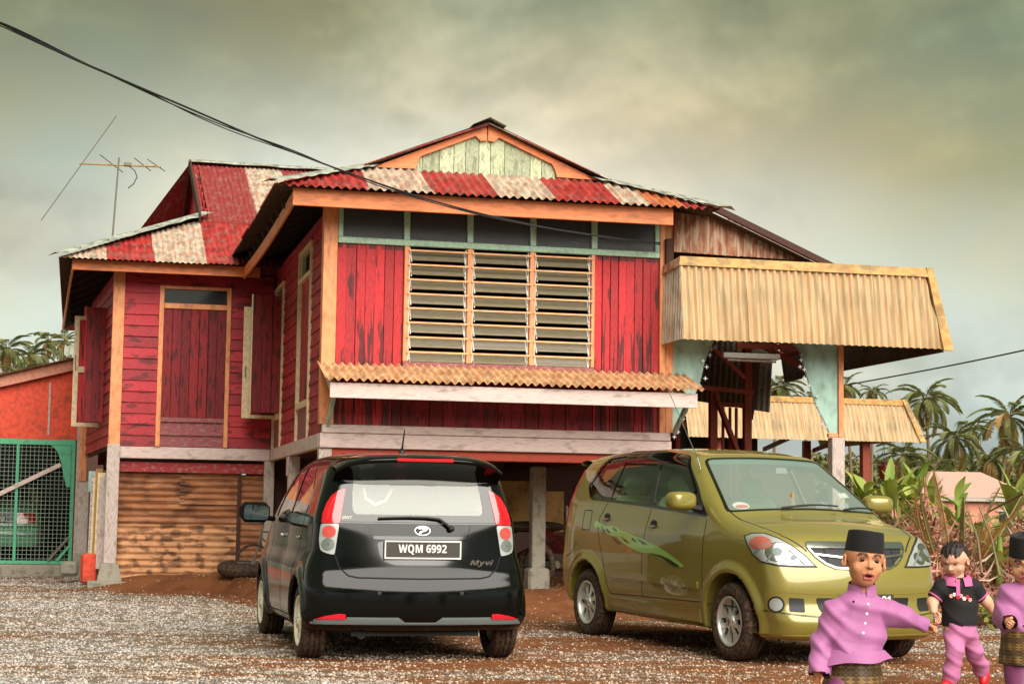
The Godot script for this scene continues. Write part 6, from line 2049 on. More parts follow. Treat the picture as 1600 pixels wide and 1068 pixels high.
	# plate recess and plate
	var rc := obj("plate_recess", patch(bd, round_poly(v2([-0.335, 0.92, -0.31, 0.80, -0.26, 0.755, -0.18, 0.745, 0.2, 0.745, 0.27, 0.755, 0.325, 0.80, 0.35, 0.92]), 0.03), Vector3.ZERO, Zv, Y, R, 0.002, 0.04, 0.004), M.gloss_black, c)
	obj("recess_edge", line_patch(bd, [Vector2(-0.40, 1.05), Vector2(-0.365, 0.95), Vector2(-0.335, 0.83), Vector2(-0.29, 0.765), Vector2(-0.2, 0.74), Vector2(0.0, 0.738), Vector2(0.21, 0.74), Vector2(0.30, 0.765), Vector2(0.345, 0.83), Vector2(0.375, 0.95), Vector2(0.41, 1.05)], 0.012, Vector3.ZERO, Zv, Y, R, 0.006), M.black_paint, rc)
	obj("handle_strip", patch(bd, round_poly(v2([-0.36, 0.936, 0.375, 0.936, 0.38, 0.962, -0.365, 0.962]), 0.01), Vector3.ZERO, Zv, Y, R, 0.018, 0.05, 0.02), M.gloss_black, c)
	var px := -0.575
	var np := MB.new()
	np.cbox(px, px + 0.03, 0.795, 0.931, -0.285, 0.307, 0.006)
	var npo := obj("number_plate", np, M.plate_black, c)
	for f in [[0.793, 0.805, -0.288, 0.31], [0.921, 0.933, -0.288, 0.31], [0.806, 0.92, -0.288, -0.277], [0.806, 0.92, 0.299, 0.31]]:
		part_box("plate_frame", M.plate_white, npo, px - 0.006, px + 0.002, f[0], f[1], f[2], f[3], 0.002)
	var tx := obj("plate_lettering", text_mesh("WQM 6992", 0.098, 0.006), M.plate_white, npo)
	var tb: AABB = (tx.mesh as TextMesh).get_aabb()
	var fit := 0.375 / maxf(tb.size.x, 0.01)
	var fith := 0.077 / maxf(tb.size.y, 0.01)
	tx.transform = Transform3D(Basis(Vector3.UP, -PI / 2) * Basis.from_scale(Vector3(fit, fith, 1)), Vector3(px - 0.004, 0.866, 0.008))
	tx.position.y = 0.866 - tb.get_center().y * fith
	var sm := obj("dealer_line", text_mesh("N VI 1993", 0.014, 0.003, false), M.plate_white, npo)
	sm.transform = Transform3D(Basis(Vector3.UP, -PI / 2), Vector3(px - 0.007, 0.799, 0.01))
	# maker's mark: an oval with a swirl, and the model lettering
	var lg := obj("badge", patch(bd, ellipse(Vector2(0.016, 1.007), 0.062, 0.036), Vector3.ZERO, Zv, Y, R, 0.010, 0.03, 0.012, false, [ellipse(Vector2(0.016, 1.007), 0.056, 0.031)]), M.chrome, c)
	obj("badge_field", patch(bd, ellipse(Vector2(0.016, 1.007), 0.057, 0.032), Vector3.ZERO, Zv, Y, R, 0.005, 0.03, 0.006), M.trim_black, lg)
	obj("badge_swirl", patch(bd, v2([-0.015, 0.981, 0.0, 0.981, 0.012, 0.997, 0.04, 1.003, 0.055, 1.016, 0.045, 1.028, 0.02, 1.033, -0.01, 1.028, -0.02, 1.02, 0.005, 1.021, 0.025, 1.02, 0.032, 1.013, 0.02, 1.008, 0.0, 1.004, -0.008, 0.995]), Vector3.ZERO, Zv, Y, R, 0.012, 0.02, 0.008), M.chrome, lg)
	var mv := obj("model_lettering", text_mesh("Myvi", 0.075, 0.008, true, true), M.chrome, c)
	var h1 := bd.hit(Vector3(-2, 0.77, 0.49), X)
	var mb_: AABB = (mv.mesh as TextMesh).get_aabb()
	mv.transform = Transform3D(Basis(Vector3.UP, -PI / 2 + 0.17) * Basis.from_scale(Vector3(0.178 / mb_.size.x, 0.052 / mb_.size.y, 1)) * Basis(Vector3(1, 0, 0), Vector3(0.25, 1, 0), Vector3(0, 0, 1)), h1 + Vector3(-0.008, -0.003, 0))
	var dv := obj("engine_lettering", text_mesh("DVVT", 0.03, 0.004, true, true), M.plate_white, c)
	var h2 := bd.hit(Vector3(-2, 1.1, -0.56), X)
	dv.transform = Transform3D(Basis(Vector3.UP, -PI / 2 - 0.19) * Basis(Vector3(1, 0, 0), Vector3(0.3, 1, 0), Vector3(0, 0, 1)), h2 + Vector3(-0.008, 0, 0))
	# wiper
	var wi := MB.new()
	var wp := []
	for q in [Vector2(0.24, 1.025), Vector2(0.20, 1.06), Vector2(0.146, 1.097), Vector2(0.05, 1.107), Vector2(-0.1, 1.109), Vector2(-0.33, 1.10)]:
		wp.append(bd.hit(Vector3(-2, q.y, q.x), X) + Vector3(-0.03, 0, 0))
	wi.tube(wp, 0.013, 0.008, 6)
	wi.ball(wp[0], Vector3(0.025, 0.025, 0.025), 8, 6)
	obj("wiper", wi, M.trim_black, c)
	# lamps
	for sg in [1.0, -1.0]:
		var flip := func(m: MB) -> MB:
			if sg < 0.0: mirror_z(m)
			return m
		var rd := Vector3(-0.93, 0, 0.37).normalized()
		var ra_ := Vector3(rd.z, 0, -rd.x)
		var ro := Vector3(-0.45, 0, 0.69)
		var red := v2([-0.066, 1.055, 0.075, 1.055, 0.07, 1.13, 0.05, 1.20, 0.015, 1.265, -0.035, 1.305, -0.085, 1.32])
		var lo := obj("tail_lamp", flip.call(patch(bd, round_poly(red, 0.012), ro, ra_, Y, rd, 0.008, 0.03, 0.014)), M.tail_red, c)
		obj("lamp_glint", flip.call(line_patch(bd, [Vector2(0.03, 1.08), Vector2(0.02, 1.17), Vector2(-0.01, 1.25)], 0.01, ro, ra_, Y, rd, 0.009)), M.refl_red, lo)
		obj("clear_lens", flip.call(patch(bd, round_poly(v2([-0.064, 1.05, 0.077, 1.05, 0.085, 0.93, 0.07, 0.85, 0.03, 0.83, -0.04, 0.815]), 0.02), ro, ra_, Y, rd, 0.008, 0.03, 0.014)), M.lamp_clear, lo)
		obj("reverse_lamp", flip.call(patch(bd, ellipse(Vector2(0.01, 0.99), 0.052, 0.048), ro, ra_, Y, rd, 0.011, 0.02, 0.004)), M.lamp_orange, lo)
		obj("reverse_lamp", flip.call(patch(bd, ellipse(Vector2(0.012, 0.895), 0.05, 0.046), ro, ra_, Y, rd, 0.011, 0.02, 0.004)), M.chrome, lo)
		for q in [0.02, 0.036]:
			obj("lamp_ring", flip.call(patch(bd, ellipse(Vector2(0.012, 0.895), q + 0.004, q), ro, ra_, Y, rd, 0.0125, 0.02, 0.0, false, [ellipse(Vector2(0.012, 0.895), q - 0.002, q - 0.006)])), M.grey_band, lo)
			obj("lamp_ring", flip.call(patch(bd, ellipse(Vector2(0.01, 0.99), q + 0.004, q), ro, ra_, Y, rd, 0.0125, 0.02, 0.0, false, [ellipse(Vector2(0.01, 0.99), q - 0.002, q - 0.006)])), M.refl_red, lo)
		obj("reflector", flip.call(patch(bd, round_poly(v2([0.565, 0.338, 0.79, 0.338, 0.72, 0.36, 0.62, 0.378, 0.57, 0.376]), 0.008), Vector3.ZERO, Zv, Y, R, 0.008, 0.03, 0.01)), M.refl_red, c)
		obj("parking_sensor", flip.call(patch(bd, ellipse(Vector2(0.32, 0.537), 0.015, 0.015, 12), Vector3.ZERO, Zv, Y, R, 0.002, 0.02, 0.003)), M.trim_black, c)
		obj("bumper_strip", flip.call(patch(bd, v2([0.115, 0.312, 0.80, 0.312, 0.80, 0.332, 0.56, 0.336, 0.56, 0.352, 0.17, 0.352]), Vector3.ZERO, Zv, Y, R, 0.004, 0.04, 0.006)), M.grey_band, c)
	obj("bumper_strip", line_patch(bd, [Vector2(-0.82, 0.306), Vector2(0.82, 0.306)], 0.014, Vector3.ZERO, Zv, Y, R, 0.006), M.grey_band, c)
	# spoiler with its high stop lamp
	var sp := MB.new()
	var prof := [Vector2(-0.16, 0.0), Vector2(-0.36, 0.003), Vector2(-0.52, -0.012), Vector2(-0.60, -0.035), Vector2(-0.60, -0.06), Vector2(-0.57, -0.075), Vector2(-0.48, -0.12), Vector2(-0.40, -0.195), Vector2(-0.36, -0.21)]
	sp.grid(28, prof.size() - 1, func(i: int, j: int):
		var e := lerpf(-1.0, 1.0, i / 28.0)
		var s := 0.655 * e
		var fall := 0.03 * e * e + 0.075 * pow(absf(e), 7.0)
		var pull := 0.16 * pow(absf(e), 4.0) + 0.04 * e * e
		return Vector3(prof[j].x + pull * (1.0 - j / 16.0), 1.598 - fall + prof[j].y * (1.0 - 0.3 * pow(absf(e), 6.0)), s), true)
	var so := obj("roof_spoiler", sp, M.black_paint, c)
	var bl := MB.new()
	bl.cbox(-0.602, -0.585, 1.532, 1.56, -0.21, 0.23, 0.004)
	obj("stop_lamp", bl, M.tail_red, so)
	# roof aerial
	var an := MB.new()
	an.lathe([Vector2(0.03, 0.0), Vector2(0.024, 0.02), Vector2(0.012, 0.045), Vector2(0, 0.05)], 12, Transform3D(Basis(), Vector3(0.3, 1.608, 0.0)))
	an.tube([Vector3(0.3, 1.63, 0), Vector3(0.15, 1.80, -0.01)], 0.008, 0.004, 6)
	obj("aerial", an, M.trim_black, c)
	# mirrors
	for sg in [1.0, -1.0]:
		var mb := MB.new()
		mb.cbox(-0.055, 0.06, -0.09, 0.09, -0.135, 0.135, 0.045, Transform3D(Basis(Vector3.UP, -0.1 * sg), Vector3(1.98, 1.105, 0.985 * sg)))
		mb.bar(Vector3(2.0, 1.045, 0.80 * sg), Vector3(1.99, 1.06, 0.9 * sg), 0.07, 0.045, Vector3.UP, 0.012)
		var mo := obj("wing_mirror", mb, M.black_paint, c)
		var gm := MB.new()
		var tr := Transform3D(Basis(Vector3.UP, -0.1 * sg), Vector3(1.98, 1.105, 0.985 * sg))
		gm.prism(round_poly(v2([-0.11, -0.066, 0.11, -0.066, 0.115, 0.066, -0.105, 0.066]), 0.035), func(p): return tr * Vector3(-0.064, p.y, p.x), tr.basis * Vector3(0.006, 0, 0))
		obj("mirror_glass", gm, M.mirror_glass, mo)
	for l in [[0.42, 0.93], [1.42, 0.92]]:
		for sg in [1.0, -1.0]:
			var h := bd.hit(Vector3(l[0], l[1], 1.5), Vector3(0, 0, -1))
			var hm := MB.new()
			hm.ball(Vector3(h.x, h.y, (h.z + 0.008) * sg), Vector3(0.08, 0.018, 0.02), 10, 6)
			obj("door_handle", hm, M.chrome, c)
	# cabin and what shows through the rear window
	var cb := MB.new()
	cb.box(-0.35, 2.2, 0.3, 0.34, -0.68, 0.68)
	for sg in [1.0, -1.0]: cb.box(-0.35, 2.2, 0.35, 1.06, 0.72 * sg - 0.01, 0.72 * sg + 0.01)
	cb.box(-0.4, 0.1, 1.0, 1.02, -0.6, 0.6)
	cb.box(2.1, 2.15, 0.4, 1.05, -0.65, 0.65)
	obj("cabin_lining", cb, M.cabin, c)
	for st in [[1.2, 0.36], [1.2, -0.36], [0.3, 0.34], [0.3, -0.34]]:
		var sb := MB.new()
		sb.cbox(-0.07, 0.07, 0.0, 0.62, -0.24, 0.24, 0.06, Transform3D(Basis(Vector3.BACK, 0.2), Vector3(st[0] - 0.2, 0.6, st[1])))
		var so2 := obj("seat", sb, M.cabin, c)
		var hr := MB.new()
		hr.ball(Vector3(st[0] - 0.34, 1.27, st[1]), Vector3(0.05, 0.08, 0.12), 12, 8)
		obj("headrest", hr, M.cabin, so2)
	var bx := MB.new()
	bx.cbox(-0.3, -0.16, 1.022, 1.12, -0.43, -0.3, 0.006)
	var tb2 := obj("tissue_box", bx, M.plate_white, c)
	var rdn := MB.new()
	rdn.ball(Vector3(-0.27, 1.08, -0.08), Vector3(0.06, 0.05, 0.08), 10, 6)
	obj("red_cushion", rdn, M.refl_red, c)
	var bg := MB.new()
	bg.tube([Vector3(-0.22, 1.34, -0.40), Vector3(-0.2, 1.25, -0.38), Vector3(-0.2, 1.20, -0.30), Vector3(-0.2, 1.23, -0.22), Vector3(-0.22, 1.33, -0.17)], 0.016)
	obj("bag_strap", bg, M.plate_white, c)
	for l in [0.0, 2.44]:
		for sg in [1.0, -1.0]:
			wheel(c, Vector3(l, 0.29, 0.755 * sg), sg, 0.29, 0.2, 0.2, 7, M.white_rim, 0.018)
	var ax := MB.new()
	ax.tube([Vector3(0, 0.28, -0.6), Vector3(0, 0.28, 0.6)], 0.05)
	ax.box(-0.4, 2.8, 0.2, 0.26, -0.5, 0.5)
	ax.tube([Vector3(-0.4, 0.21, -0.42), Vector3(0.3, 0.22, -0.42)], 0.035)
	obj("underbody", ax, M.dark_metal, c)

func sedan() -> void:
	var c := thing("green_saloon", "mint green saloon car parked behind the garage gate mesh", "car")
	c.transform = hxf * Transform3D(Basis(Vector3.UP, -PI / 2 + PI - 0.03), Vector3(-4.05, 0.27, -14.2))
	var bd := CarBody.new()
	bd.setup([[-1.2, 0.9], [-0.9, 0.95], [-0.3, 0.99], [0.0, 1.05], [0.5, 1.33], [0.9, 1.38], [1.6, 1.36], [2.4, 0.98], [3.3, 0.8], [4.2, 0.5]], [[-1.2, 0.80], [0.0, 0.83], [2.4, 0.83], [3.3, 0.78], [4.2, 0.7]], [[-1.2, 0.24], [4.2, 0.2]],
		[[0.0, 3.2], [0.5, 3.3], [0.8, 3.2], [2.0, 3.2]], [[0.0, -0.85], [0.3, -0.98], [0.45, -1.0], [0.52, -0.99], [0.6, -0.95], [0.9, -0.92], [1.0, -0.8], [2.0, 0.0]], [[0.0, 0.05], [0.4, 0.0], [0.8, 0.01], [0.95, 0.03], [1.2, 0.12], [1.4, 0.2], [2.0, 0.3]])
	bd.axles = [0.0, 2.5]
	bd.wr = 0.29
	var b := MB.new()
	nets(b, bd.f, Vector3(-1.15, 0.1, 0), Vector3(3.4, 1.5, 0.95), 0.04, true)
	obj("body", b, M.sedan_green, c)
	var Zv := Vector3(0, 0, 1)
	var Y := Vector3(0, 1, 0)
	var R := Vector3(-1, 0, 0)
	for sg in [1.0, -1.0]:
		var pl := PackedVector2Array()
		for q in [[0.36, 0.66], [0.74, 0.66], [0.72, 0.84], [0.36, 0.84]]: pl.append(Vector2(q[0] * sg, q[1]))
		var lo := obj("tail_lamp", patch(bd, pl, Vector3.ZERO, Zv, Y, R, 0.006, 0.08, 0.01), M.tail_red, c)
		var p2 := PackedVector2Array()
		for q in [[0.5, 0.745], [0.72, 0.745], [0.72, 0.755], [0.5, 0.755]]: p2.append(Vector2(q[0] * sg, q[1]))
		obj("lamp_rib", patch(bd, p2, Vector3.ZERO, Zv, Y, R, 0.009, 0.08, 0.004), M.trim_black, lo)
	obj("rear_panel", patch(bd, v2([-0.355, 0.66, 0.355, 0.66, 0.355, 0.84, -0.355, 0.84]), Vector3.ZERO, Zv, Y, R, 0.003, 0.08, 0.006), M.grey_band, c)
	obj("bumper_line", line_patch(bd, [Vector2(-0.8, 0.6), Vector2(0.8, 0.6)], 0.02, Vector3.ZERO, Zv, Y, R, 0.004), M.trim_black, c)
	obj("bumper_line", line_patch(bd, [Vector2(-0.8, 0.44), Vector2(0.8, 0.44)], 0.03, Vector3.ZERO, Zv, Y, R, 0.006), M.grey_band, c)
	obj("rear_window", patch(bd, v2([-0.6, 0.02, 0.6, 0.02, 0.5, 0.5, -0.5, 0.5]), Vector3(0.0, 1.06, 0), Zv, Vector3(0.87, 0.5, 0).normalized(), Vector3(-0.5, 0.87, 0).normalized(), 0.004, 0.08, 0.008), M.dark_glass, c)
	var np := MB.new()
	np.cbox(-0.95, -0.93, 0.665, 0.79, -0.24, 0.24, 0.004)
	var npo := obj("number_plate", np, M.plate_black, c)
	var tx := obj("plate_lettering", text_mesh("58", 0.1, 0.006), M.plate_white, npo)
	tx.transform = Transform3D(Basis(Vector3.UP, -PI / 2), Vector3(-0.955, 0.725, 0.16))
	for l in [0.0, 2.5]:
		for sg in [1.0, -1.0]:
			wheel(c, Vector3(l, 0.285, 0.70 * sg), sg, 0.285, 0.18, 0.17, 6, M.silver_rim)
# ---------- bodies and cloth: fields of tapered capsules and ellipsoids joined smoothly ----------
class Fig:
	var caps := []       # [a, b, ra, rb, squash axis scale (Vector3)]
	var ells := []       # [centre, radii, basis inverse]
	var cuts := []       # ellipsoids taken away
	var k := 0.03
	var folds := []      # [direction, frequency, phase, height]
	func cap(a: Vector3, b: Vector3, ra: float, rb: float, sc := Vector3.ONE) -> void:
		caps.append([a * sc, (b - a) * sc, ra, rb - ra, sc, 1.0 / maxf(1e-6, ((b - a) * sc).length_squared())])
	func ell(c: Vector3, r: Vector3, bs := Basis()) -> void:
		ells.append([c, r, bs.inverse(), minf(r.x, minf(r.y, r.z))])
	func cut(c: Vector3, r: Vector3, kk: float) -> void:
		cuts.append([c, r, kk, minf(r.x, minf(r.y, r.z))])
	func f(x: float, y: float, z: float) -> float:
		var p := Vector3(x, y, z)
		var d := 9.0
		for c in caps:
			var q: Vector3 = p * c[4] - c[0]
			var t: float = clampf(q.dot(c[1]) * c[5], 0.0, 1.0)
			var e: float = (q - c[1] * t).length() - c[2] - c[3] * t
			if c.size() > 6: e = maxf(e, c[6] - y)
			var h: float = maxf(k - absf(d - e), 0.0)
			d = minf(d, e) - h * h / k * 0.25
		for c in ells:
			var q: Vector3 = c[2] * (p - c[0])
			var l: float = (q / c[1]).length()
			var e: float = (l - 1.0) * lerpf(c[3], q.length() / maxf(l, 1e-4), 0.5)
			var h: float = maxf(k - absf(d - e), 0.0)
			d = minf(d, e) - h * h / k * 0.25
		for c in cuts:
			var q: Vector3 = p - c[0]
			var e: float = -((q / c[1]).length() - 1.0) * c[3]
			var kk: float = c[2]
			var h: float = maxf(kk - absf(d - e), 0.0)
			d = maxf(d, e) + h * h / kk * 0.25
		if d < 0.04:
			for w in folds:
				d -= w[3] * (pow(0.5 + 0.5 * cos(p.dot(w[0]) * w[1] + w[2] + 1.9 * sin(p.dot(w[4]) * 13.0)), 2.0) * 2.0 - 0.5)
		return d

# a child's head of height 1 (chin -0.5, crown 0.5), face towards +z
func head_fig(mouth_open: float) -> Fig:
	var g := Fig.new()
	g.k = 0.10
	g.ell(Vector3(0, 0.13, -0.05), Vector3(0.385, 0.375, 0.44))
	g.ell(Vector3(0, -0.12, 0.06), Vector3(0.305, 0.36, 0.335))
	g.ell(Vector3(0, -0.33, 0.17), Vector3(0.17, 0.15, 0.16))
	for s in [-1.0, 1.0]:
		g.ell(Vector3(0.175 * s, -0.13, 0.215), Vector3(0.12, 0.13, 0.12))
	g.k = 0.06
	g.cap(Vector3(0, 0.03, 0.375), Vector3(0, -0.085, 0.43), 0.035, 0.048)
	for s in [-1.0, 1.0]:
		g.cap(Vector3(0.045 * s, -0.095, 0.385), Vector3(0.05 * s, -0.1, 0.37), 0.036, 0.034)
	# brows
	for s in [-1.0, 1.0]:
		g.cap(Vector3(0.06 * s, 0.12, 0.375), Vector3(0.22 * s, 0.125, 0.29), 0.03, 0.024)
	# lips
	g.cap(Vector3(-0.09, -0.235, 0.345), Vector3(0.09, -0.235, 0.345), 0.022, 0.022)
	g.cap(Vector3(0, -0.225, 0.37), Vector3(0, -0.226, 0.371), 0.028, 0.028)
	g.cap(Vector3(-0.065, -0.29 - mouth_open, 0.345), Vector3(0.065, -0.29 - mouth_open, 0.345), 0.03, 0.03)
	for s in [-1.0, 1.0]:
		g.cut(Vector3(0.145 * s, 0.035, 0.415), Vector3(0.1, 0.052, 0.09), 0.05)
	if mouth_open > 0.0:
		g.cut(Vector3(0, -0.262 - mouth_open * 0.5, 0.40), Vector3(0.085, 0.012 + mouth_open * 0.5, 0.09), 0.015)
	g.k = 0.03
	for s in [-1.0, 1.0]:
		g.ell(Vector3(0.395 * s, -0.02, -0.03), Vector3(0.055, 0.135, 0.085), Basis(Vector3.UP, 0.5 * s))
	for s in [-1.0, 1.0]:
		g.cut(Vector3(0.435 * s, -0.0, 0.01), Vector3(0.03, 0.08, 0.045), 0.02)
	return g

func add_head(b: MB, xf: Transform3D, H: float, skin: Color, hair: Color, hairline: float, mouth_open: float, brow := 0.08) -> void:
	var g := head_fig(mouth_open)
	var t := MB.new()
	t.use_c = true
	nets(t, g.f, Vector3(-0.5, -0.54, -0.55), Vector3(0.5, 0.56, 0.54), 0.0185, false, null, func(p: Vector3) -> Color:
		var c := skin
		if p.z > 0.25:
			var dx := absf(p.x)
			# eyebrows
			var br := 0.135 + 0.03 * sin(clampf((dx - 0.05) / 0.2, 0, 1) * PI) - 0.02
			if dx > 0.05 and dx < 0.24 and absf(p.y - br) < 0.026: c = hair.lerp(skin, brow)
			# lips
			var ly := -0.262 - mouth_open * 0.5
			var e := Vector2(p.x / 0.115, (p.y - ly) / (0.052 + mouth_open * 0.5)).length()
			if e < 1.0 and p.z > 0.3: c = Color(0.40, 0.09, 0.075)
			if mouth_open > 0.0 and Vector2(p.x / 0.075, (p.y - ly) / (0.014 + mouth_open * 0.45)).length() < 1.0: c = Color(0.06, 0.012, 0.012)
			# nostrils
			for s in [-1.0, 1.0]:
				if Vector2((p.x - 0.04 * s) / 0.022, (p.y + 0.128) / 0.014).length() < 1.0: c = Color(0.12, 0.035, 0.02)
		if hairline < 0.6:
			var hl := hairline + 0.05 * sin(p.x * 30.0) * 0.4 - (0.28 if p.z < 0.05 else 0.0) - (0.5 if p.z < -0.12 else 0.0)
			if p.y > hl and absf(p.x) < (0.37 if p.z > -0.12 else 0.46): c = hair
		return c)
	var k0 := b.v.size()
	for q in t.v.size():
		b.v.append(xf * (t.v[q] * H))
		b.n.append(xf.basis * t.n[q])
		b.c.append(t.c[q])
		b.uv.append(Vector2.ZERO)
	for q in t.i.size(): b.i.append(t.i[q] + k0)

func add_eyes(parent: Node, xf: Transform3D, H: float, down := 0.0, open := 1.0) -> void:
	for s in [-1.0, 1.0]:
		var m := MB.new()
		m.use_c = true
		var cn := Vector3(0.142 * s, 0.028, 0.283)
		var r := 0.07
		m.grid(16, 12, func(a: int, b: int):
			var an := TAU * a / 16.0
			var t := PI * b / 12.0
			return xf * ((cn + Vector3(sin(t) * cos(an), sin(t) * sin(an) * open, cos(t)) * r) * H))
		for q in m.v.size():
			var p := (xf.affine_inverse() * m.v[q]) / H - cn
			var e := Vector2(p.x, p.y + 0.012 + down).length()
			var c := Color(0.42, 0.36, 0.32)
			if e < 0.04 and p.z > 0.0: c = Color(0.012, 0.006, 0.004)
			if p.y > 0.018 * open or p.y < -0.026: c = Color(0.06, 0.018, 0.012)
			m.c[q] = c
		obj("eye", m, M.eye, parent)

# a child's hand: wrist at the origin, fingers along -y, thumb towards +x, palm towards +z
func add_hand(b: MB, xf: Transform3D, s: float, curl: float, skin: Color) -> void:
	var g := Fig.new()
	g.k = 0.06
	g.cap(Vector3(0, 0.12, 0), Vector3(0, -0.05, 0), 0.13, 0.14)
	g.ell(Vector3(0, -0.26, 0.0), Vector3(0.21, 0.27, 0.095))
	g.k = 0.018
	var xs := [0.155, 0.055, -0.05, -0.15]
	var ln := [0.40, 0.45, 0.41, 0.31]
	for k in 4:
		var p := Vector3(xs[k], -0.46 + absf(xs[k]) * 0.12, 0)
		var dir := Vector3(xs[k] * 0.45, -1, 0).normalized()
		for j in 3:
			var a := curl * (j + 0.7) * (1.0 + 0.08 * k)
			var d := Vector3(dir.x, dir.y * cos(a), sin(a)).normalized()
			var q: Vector3 = p + d * ln[k] * [0.45, 0.32, 0.26][j]
			g.cap(p, q, 0.058 - 0.006 * j, 0.054 - 0.007 * j)
			p = q
	var t0 := Vector3(0.14, -0.12, 0.03)
	var t1 := Vector3(0.28, -0.27, 0.08 + curl * 0.06)
	var t2 := Vector3(0.30 - curl * 0.05, -0.42, 0.12 + curl * 0.16)
	g.cap(t0, t1, 0.085, 0.066)
	g.cap(t1, t2, 0.062, 0.05)
	var t := MB.new()
	nets(t, g.f, Vector3(-0.4, -1.05, -0.3), Vector3(0.5, 0.3, 0.65), 0.03)
	var k0 := b.v.size()
	for q in t.v.size():
		b.v.append(xf * (t.v[q] * s))
		b.n.append((xf.basis * t.n[q]).normalized())
		b.c.append(skin)
		b.uv.append(Vector2.ZERO)
	for q in t.i.size(): b.i.append(t.i[q] + k0)

func add_fig(b: MB, g: Fig, lo: Vector3, hi: Vector3, cell: float, c := Color.WHITE, drop = null) -> void:
	b.col = c
	nets(b, g.f, lo, hi, cell, false, drop)

func aim(dir: Vector3, thumb: Vector3) -> Basis:      # -y along dir, x towards thumb
	var y := -dir.normalized()
	var x := (thumb - y * thumb.dot(y)).normalized()
	return Basis(x, y, x.cross(y))

func songket_picture() -> ImageTexture:
	var n := 256
	var im := Image.create(n, n, false, Image.FORMAT_RGB8)
	for y in n:
		for x in n:
			var u := fmod(x / 32.0, 1.0) - 0.5
			var v := fmod(y / 32.0, 1.0) - 0.5
			var d := absf(u) + absf(v)
			var c := Color(0.20, 0.12, 0.06)
			if d < 0.12: c = Color(0.66, 0.5, 0.28)
			elif d > 0.22 and d < 0.32: c = Color(0.46, 0.33, 0.17)
			elif d > 0.45: c = Color(0.55, 0.42, 0.24)
			if (y / 4) % 2 == 0: c = c.darkened(0.12)
			if (y / 64) % 2 == 0 and d > 0.3: c = c.darkened(0.35)
			im.set_pixel(x, y, c)
	return ImageTexture.create_from_image(im)

func tunic(parent: Node, called: String, m: Material, build: Array, lo: Vector3, hi: Vector3, folds: Array, k := 0.05, cell := 0.009, drop = null) -> void:
	var g := Fig.new()
	g.k = k
	for c in build:
		if c.size() == 6:
			g.cap(c[0], c[1], c[2], c[3], c[4])
			g.caps[-1].append(c[5])
		elif c.size() == 5: g.cap(c[0], c[1], c[2], c[3], c[4])
		else: g.cap(c[0], c[1], c[2], c[3])
	g.folds = folds
	var b := MB.new()
	add_fig(b, g, lo, hi, cell, Color.WHITE, drop)
	obj(called, b, m, parent)

func songkok(parent: Node, xf: Transform3D, H: float, h: float) -> void:
	var b := MB.new()
	var pr := [[0.0, 0.0], [0.82, 0.0], [0.89, -0.02], [0.91, -0.05], [0.92, -0.12], [0.97, -0.5], [1.02, -1.0], [0.97, -1.0], [0.92, -0.6]]
	b.grid(36, pr.size() - 1, func(a: int, j: int):
		var an := TAU * a / 36.0
		var e: float = pr[j][0]
		var y: float = pr[j][1]
		var dip := 0.03 * sin(an * 2.0) if j < 3 else 0.0
		return xf * Vector3(0.375 * H * e * cos(an), 0.185 * H + h * (1.0 + y) + dip * H * 0.3, -0.05 * H - 0.45 * H * e * sin(an)))
	obj("songkok_cap", b, M.velvet, parent)

func make_people() -> void:
	mat("skin", Color(1, 1, 1), 0.66, "", Vector3.ONE, {"vc": true})
	M.skin.subsurf_scatter_enabled = true
	M.skin.subsurf_scatter_strength = 0.08
	mat("eye", Color(1, 1, 1), 0.15, "", Vector3.ONE, {"vc": true})
	mat("purple_cloth", rgb(206, 122, 184), 0.55, "fine", Vector3(9, 9, 9), {"bump": "fine", "bscale": 0.15})
	M.purple_cloth.rim_enabled = true
	M.purple_cloth.rim = 0.6
	mat("purple_trousers", rgb(150, 70, 120), 0.6, "fine", Vector3(9, 9, 9))
	mat("velvet", rgb(16, 13, 15), 0.9, "", Vector3.ONE)
	M.velvet.rim_enabled = true
	M.velvet.rim = 0.3
	mat("button", rgb(244, 220, 226), 0.3)
	mat("black_jersey", rgb(30, 26, 28), 0.85, "fine", Vector3(9, 9, 9))
	mat("pink_cloth", rgb(232, 118, 178), 0.7, "fine", Vector3(9, 9, 9))
	mat("pink_trousers", rgb(232, 138, 190), 0.75, "fine", Vector3(7, 7, 7), {"bump": "fine", "bscale": 0.2})
	mat("red_shoe", rgb(214, 22, 40), 0.4)
	mat("hair", rgb(34, 22, 18), 0.6)
	mat("flower_print", rgb(240, 170, 160), 0.7)
	mat("white_cloth", rgb(240, 232, 232), 0.7)
	var sk := StandardMaterial3D.new()
	sk.resource_name = "songket"
	sk.albedo_texture = songket_picture()
	sk.roughness = 0.45
	sk.metallic = 0.15
	sk.uv1_scale = Vector3(2.2, 1.6, 1)
	M.songket = sk
	boy_running()
	toddler()
	boy_at_edge()

func skirt_wrap(parent: Node, cn: Vector3, hgt: float, r0: Vector2, r1: Vector2, lean: Vector3, turn := 0.0) -> void:
	var b := MB.new()
	b.use_uv = true
	b.grid(48, 12, func(a: int, j: int):
		var an := TAU * a / 48.0 + turn
		var t := j / 12.0
		var r := r0.lerp(r1, t)
		var w := 1.0 + 0.03 * sin(an * 5.0 + t * 4.0) * (0.3 + t) + 0.02 * sin(an * 11.0 + t * 9.0) * t
		return cn + lean * t + Vector3(r.x * cos(an) * w, -hgt * t, r.y * sin(an) * w), true)
	obj("sampin_wrap", b, M.songket, parent)

